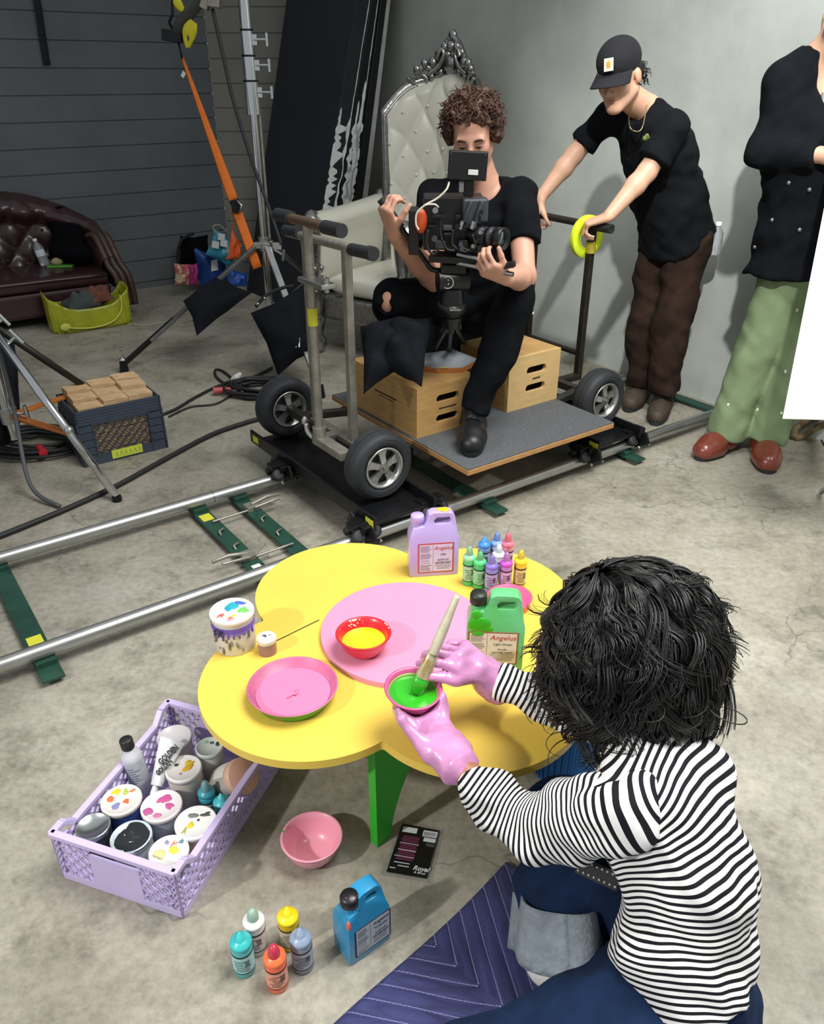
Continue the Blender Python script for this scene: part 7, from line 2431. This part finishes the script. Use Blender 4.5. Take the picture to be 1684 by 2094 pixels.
fl.cut(h2(0, 0, .018), R2 @ Vector((0, .12, -1)))
cp = fl.build('cap', cap_m, man)
def brim(a, b):
    t = (a - .5) * 2.3
    r0 = .100; ext = .078 * b
    return h2(.088 * math.sin(t) * (1 + .10 * b), -.012 + .104 * math.cos(t) + ext * (math.cos(t) ** .5 if math.cos(t) > 0 else 0), .040 - .020 * b - .020 * math.sin(t) ** 2 * (.3 + b))
mb = MB(); mb.grid(brim, 26, 10, thick=.004); mb.build('brim', cap_m, cp, W=True)
pc = h2(-.012, .092, .078); pn = (R2 @ Vector((-.12, 1, .45))).normalized()
M = Matrix.Translation(pc) @ frame(pn, R2 @ Vector((0, 0, 1))).to_4x4()
mb = MB(M); mb.cbox((0, 0, .003), (.040, .048, .003)); pt = mb.build('square_patch', pm('cream_patch', 'd8d2bd', .8), cp, W=True, bevel=.001)
mb = MB(M); mb.ell((0, .003, .005), (.010, .012, .001)); mb.cbox((.0, -.010, .0048), (.018, .003, .001)); mb.build('patch_emblem', pm('gold_thread', 'c79a45', .7), pt, W=True)
blk_h = pm('dark_brown_hair', '1d1614', .5, var=.3, vscale=50)
fl = Flesh(HC2 - Vector((.2, .2, .2)), HC2 + Vector((.2, .2, .2)), .006)
fl.ell(h2(0, -.075, -.005), (.070, .036, .060), R2, .02); fl.ell(h2(.075, -.035, .015), (.014, .032, .035), R2, .02); fl.ell(h2(-.075, -.03, .015), (.014, .032, .035), R2, .02)
fl.wobble(.006, 90, 3)
h_ = fl.build('hair', blk_h, man)
def r2c(r):
    v = Vector((r.uniform(-1, 1), -1, r.uniform(-.8, .5))); return h2(v.x * .075, -.085, v.z * .06), R2 @ Vector((v.x, -1, 0))
curls('curls', blk_h, h_, r2c, 110, .04, .0028, 8, amp=.008, freq=150, droop=.6, outward=.5, steps=10, jitter=.8)
# necklace, small chest print
mb = MB(); mb.tube(crom([N2 + Vector((-.075, .03, .03)), ony(1286, 255, 3.80), ony(1297, 268, 3.785), ony(1312, 262, 3.78), ony(1322, 215, 3.85)], 8), .0025, 6); mb.build('necklace', pm('gold_chain', 'b9a274', .3, metal=.9), man, W=True)
mb = MB()
for (x, y, r) in ((1322, 278, .010), (1318, 283, .012), (1326, 284, .010)): mb.ell(ony(x, y, 3.765), (r, .012, r), 10, 6)
mb.build('chest_print', pm('olive_print', '5f6a33', .8), ts, W=True)
# water bottle in the back pocket
wp = ony(1458, 520, 4.0)
w2 = thing('pocket_bottle', 'clear water bottle tucked in the pocket of the brown trousers', 'bottle', wp)
mb = MB(); mb.lathe([(0, 0), (.029, 0), (.031, .008), (.029, .03), (.031, .05), (.030, .10), (.013, .125), (.012, .135), (0, .135)], 22); mb.build('bottle_body', clear, w2)
mb = MB(); mb.lathe([(.0145, .133), (.0145, .15), (0, .15)], 16); mb.build('cap', pm('white_cap', 'e6e6e6', .5), w2)

# ------------------------------------------------------------------ the man at the right edge
N3 = ony(1695, 120, 3.50); H3 = ony(1655, 560, 3.46); S3a = ony(1608, 178, 3.52); E3a = ony(1566, 306, 3.46); W3a = ony(1690, 318, 3.30)
S3b = ony(1800, 185, 3.40)
m3 = thing('person', 'man in dark buttoned jacket with arms folded, green trousers and reddish shoes', 'person', (1.60, 3.42, 0))
ac3 = Vector((.92, -.38, 0)).normalized()
HC3 = ony(1735, 35, 3.44); R3 = head_frame(Vector((-.55, -.8, -.25)))
A3 = [Vector((1.475, 3.47, .09)), Vector((1.63, 3.40, .09))]
fl = Flesh((1.1, 3.0, .05), (2.35, 3.9, 1.95), .009)
add_head(fl, HC3, R3, 1.03)
fl.cone(HC3 + R3 @ Vector((0, -.02, -.07)), N3, .058, .065, .02)
fl.chain([N3, N3.lerp(H3, .35), H3], [.08, .13, .12], .05, (ac3, .8))
for i, A in enumerate(A3):
    hp = H3 + ac3 * (-.09 if i == 0 else .09); fl.chain([hp, hp.lerp(A, .5), A], [.085, .055, .04], .03)
fl.chain([S3a, E3a, W3a], [.055, .043, .030], .03); hand(fl, W3a, Vector((1, -.1, .05)), Vector((-.1, -1, .2)), Vector((0, 0, 1)), 1.0, curl=(.4, .4, .4, .4))
fl.build('body', skin_q, m3, smooth_it=1)
face_bits(m3, HC3, R3, 1.03)
fl = Flesh(HC3 - Vector((.2, .2, .1)), HC3 + Vector((.2, .2, .25)), .008); fl.ell(HC3 + R3 @ Vector((0, -.03, .05)), (.085, .10, .09), R3, .02); fl.ell(HC3 + R3 @ Vector((0, .09, .0)), (.06, .05, .07), R3, .02, 'sub'); fl.build('hair', blk_h, m3)
coat_m = pm('dark_wool_jacket', '101318', .95, spec=.12, var=.3, vscale=18, bump=.4, bscale=60)
fl = Flesh((1.15, 3.0, .60), (2.35, 3.95, 1.65), .009)
hem3 = ony(1648, 560, 3.46)
fl.chain([N3 + Vector((0, .03, -.04)), N3.lerp(H3, .3), N3.lerp(H3, .75), hem3], [.10, .165, .155, .175], .05, (ac3, .72), cap=True)
fl.cone(N3 + Vector((0, 0, -.06)), S3a, .10, .085, .05); fl.cone(N3 + Vector((0, 0, -.06)), S3b, .10, .085, .05)
fl.chain([S3a, E3a], [.076, .064], .03); fl.cone(E3a, E3a.lerp(W3a, .86), .066, .056, .03, cap=True)
fl.ell(N3 + Vector((-.02, -.12, -.02)), (.055, .10, .12), None, .01, 'sub')
fl.wobble(.008, 22, 33); fl.wobble(.004, 50, 34)
ct = fl.build('jacket', coat_m, m3)
for (x, y) in ((1612, 374), (1654, 388), (1578, 450), (1543, 505), (1634, 470)):
    mb = MB(); q = ony(x, y, 3.22 if x > 1600 else 3.28)
    d_ = (q - Vector((0, 0, CAM_H))).normalized()
    ok, loc, nrm, _, ob_, _ = False, None, None, None, None, None
    q2 = None
    inv = mat_of(m3).inverted()
    o_l = inv @ Vector((0, 0, CAM_H)); d_l = (inv.to_3x3() @ d_).normalized()
    hit, loc, nn, fi = ct.ray_cast(o_l, d_l)
    if hit:
        mb.ell(mat_of(m3) @ loc, (.009, .009, .009), 12, 8); mb.build('button', pm('pewter_button', '8b8c8d', .3, metal=.8), ct, W=True)
mb = MB(); 
for L_ in ([(1690, 150), (1683, 210), (1679, 270)],):
    pass
fl = Flesh((1.5, 3.05, 1.0), (2.1, 3.6, 1.5), .009); fl.ell(N3.lerp(H3, .14) + Vector((.00, -.105, 0)), (.060, .06, .17), None, .02); fl.build('white_shirt', pm('white_cotton', 'dfdfdf', .9), m3)
green_c = pm('sage_green_twill', '7b8d6b', .95, spec=.12, var=.12, vscale=10, bump=.3, bscale=120)
fl = Flesh((1.15, 3.0, .05), (2.1, 3.9, 1.0), .009)
fl.ell(H3 + Vector((0, 0, .02)), (.165, .15, .14), None, .04)
for i, A in enumerate(A3):
    hp = H3 + ac3 * (-.09 if i == 0 else .09); kn = hp.lerp(A, .5)
    fl.chain([hp, kn], [.112, .088], .03); fl.cone(kn, A + Vector((0, 0, -.02)), .088, .088, .02, cap=True)
fl.wobble(.009, 20, 43); fl.wobble(.004, 50, 44)
t3 = fl.build('trousers', green_c, m3)
inv = mat_of(m3).inverted(); o_l = inv @ Vector((0, 0, CAM_H))
mb = MB()
for (x, y) in ((1508, 665), (1488, 828), (1548, 838), (1597, 845), (1605, 760), (1629, 634)):
    d_l = (inv.to_3x3() @ ray(x, y)).normalized()
    hit, loc, nn, fi = t3.ray_cast(o_l, d_l)
    if hit: mb.ell(mat_of(m3) @ loc, (.006, .006, .008), 8, 5)
mb.build('white_flecks', wht, t3, W=True)
ox = pm('oxblood_shoe_leather', '7d3a2c', .3, var=.25, vscale=18, coat=.3)
for A, d_ in ((A3[0], (-.75, -.62)), (A3[1], (-.25, -.95))):
    shoe('leather_shoe', m3, A, d_, ox, .31, .056, pm('dark_sole', '1d2426', .7), 0, .09)
# white bounce board in front of him
tl, bl, br_ = ond(1690, 396, 2.90), ond(1599, 857, 2.90), ond(1800, 862, 2.78)
wb_ = thing('bounce_board', 'bright white fabric board at the right edge in front of the man with folded arms', 'board', (br_.x, br_.y, 0))
tr_ = br_ + (tl - bl)
mb = MB(); nrm = (br_ - bl).cross(tl - bl).normalized()
P4 = [bl, br_, tr_ + (tr_ - br_) * .4, tl + (tl - bl) * .4]
mb.add(P4 + [p - nrm * -.012 for p in P4], [(0, 1, 2, 3), (7, 6, 5, 4), (0, 4, 5, 1), (1, 5, 6, 2), (2, 6, 7, 3), (3, 7, 4, 0)])
mb.build('white_panel', pm('white_bounce_fabric', 'f4f6f7', .9, bump=.2, bscale=8), wb_, W=True)
sx_, sy_ = br_.x + .02, br_.y + .05
mb = MB(); mb.cyl((sx_, sy_, 0), (sx_, sy_, 1.9), .016, n=14)
for a in (-.9, .3, 1.4): mb.tube([(sx_, sy_, .35), (sx_ + .4 * math.cos(a), sy_ + .35 * math.sin(a), .015)], .011, 8)
mb.build('board_stand', chrome, wb_, W=True)
# curved chair leg peeping out below the board
bent = pm('bent_wood', '7b6a4c', .45, var=.2, vscale=14)
ch = thing('bentwood_chair', 'curved wooden frame of a chair half hidden below the white board', 'chair', onz(1690, 905, 0))
mb = MB(); mb.tube(crom([onz(1623, 896, .012), onz(1640, 893, .016), onz(1660, 880, .06), onz(1690, 868, .12), onz(1760, 860, .35)], 6), .017, 10); mb.tube(crom([onz(1623, 896, .012), onz(1625, 880, .03), onz(1640, 866, .06), onz(1680, 850, .14), onz(1750, 840, .40)], 6), .017, 10); mb.build('curved_frame', bent, ch, W=True)
mb = MB(); mb.tube(crom([onz(1682, 842, .1), onz(1674, 880, .01), onz(1690, 915, .006), onz(1740, 930, .006)], 6), .004, 6); mb.build('chair_wire', cab, ch, W=True)

# ------------------------------------------------------------------ brush set package on the floor
q = [onz(x, y, .0) for x, y in ((776, 1789), (881, 1806), (905, 1697), (822, 1681))]
q2 = [onz(x, y, .0) for x, y in ((790, 1785), (872, 1799), (897, 1702), (822, 1687))]
pk_ = thing('brush_package', 'black printed brush packet in a clear plastic sleeve on the floor beside the green leg', 'package', sum(q, Vector()) / 4)
mb = MB(); mb.prism([(p.x, p.y) for p in [q[0], q[1], q[2], q[3]]], .0005, .003); mb.build('clear_sleeve', pm('clear_sleeve', 'e8ecee', .08, trans=.9, alpha=.35), pk_, W=True)
mb = MB(); mb.prism([(p.x, p.y) for p in q2], .0032, .0055); cd3 = mb.build('black_card', pm('black_card_stock', '121114', .35), pk_, W=True)
ex, ey = (q2[1] - q2[0]), (q2[3] - q2[0]); CWd, CHt = ex.length, ey.length
CM = Matrix.Translation(q2[0] + Vector((0, 0, .0056))) @ Matrix((ex.normalized(), ey.normalized(), Vector((0, 0, 1)))).transposed().to_4x4()
def patch(name, rects, m):
    mb = MB(CM)
    for (x0, y0, x1, y1) in rects: mb.box((x0 * CWd, y0 * CHt, 0), (x1 * CWd, y1 * CHt, .0004))
    return mb.build(name, m, cd3, W=True)
lw = pm('label_white', 'c9ced4', .6)
patch('white_label', [(.06, .83, .44, .94)], lw); patch('bar_code_label', [(.60, .80, .97, .93), (.66, .70, .97, .78)], lw); patch('grey_label', [(.76, .61, .97, .67)], pm('label_grey', '4a4a50', .6))
patch('bar_code', [(.63 + .022 * k, .815, .63 + .022 * k + .009 + .006 * (k % 3 == 0), .90) for k in range(14)], blk_ink)
patch('magenta_text', [(.10 + .02 * (k % 3), .27 + .0335 * k, .54 + .03 * (k % 2), .285 + .0335 * k) for k in range(15)], pm('magenta_print', '7a3457', .7))
patch('white_text', [(.10, .60, .58, .612), (.10, .46, .56, .472), (.06, .33, .56, .342), (.10, .20, .5, .215), (.22, .14, .5, .155), (.04, .08, .18, .095)], lw)
writing('Royal', .016, CM @ Matrix.Translation((CWd * .80, CHt * .15, .0002)), lw, cd3, W=True, shear=.3, bold=.0003)
writing('& Brush', .008, CM @ Matrix.Translation((CWd * .80, CHt * .07, .0002)), lw, cd3, W=True, shear=.2)
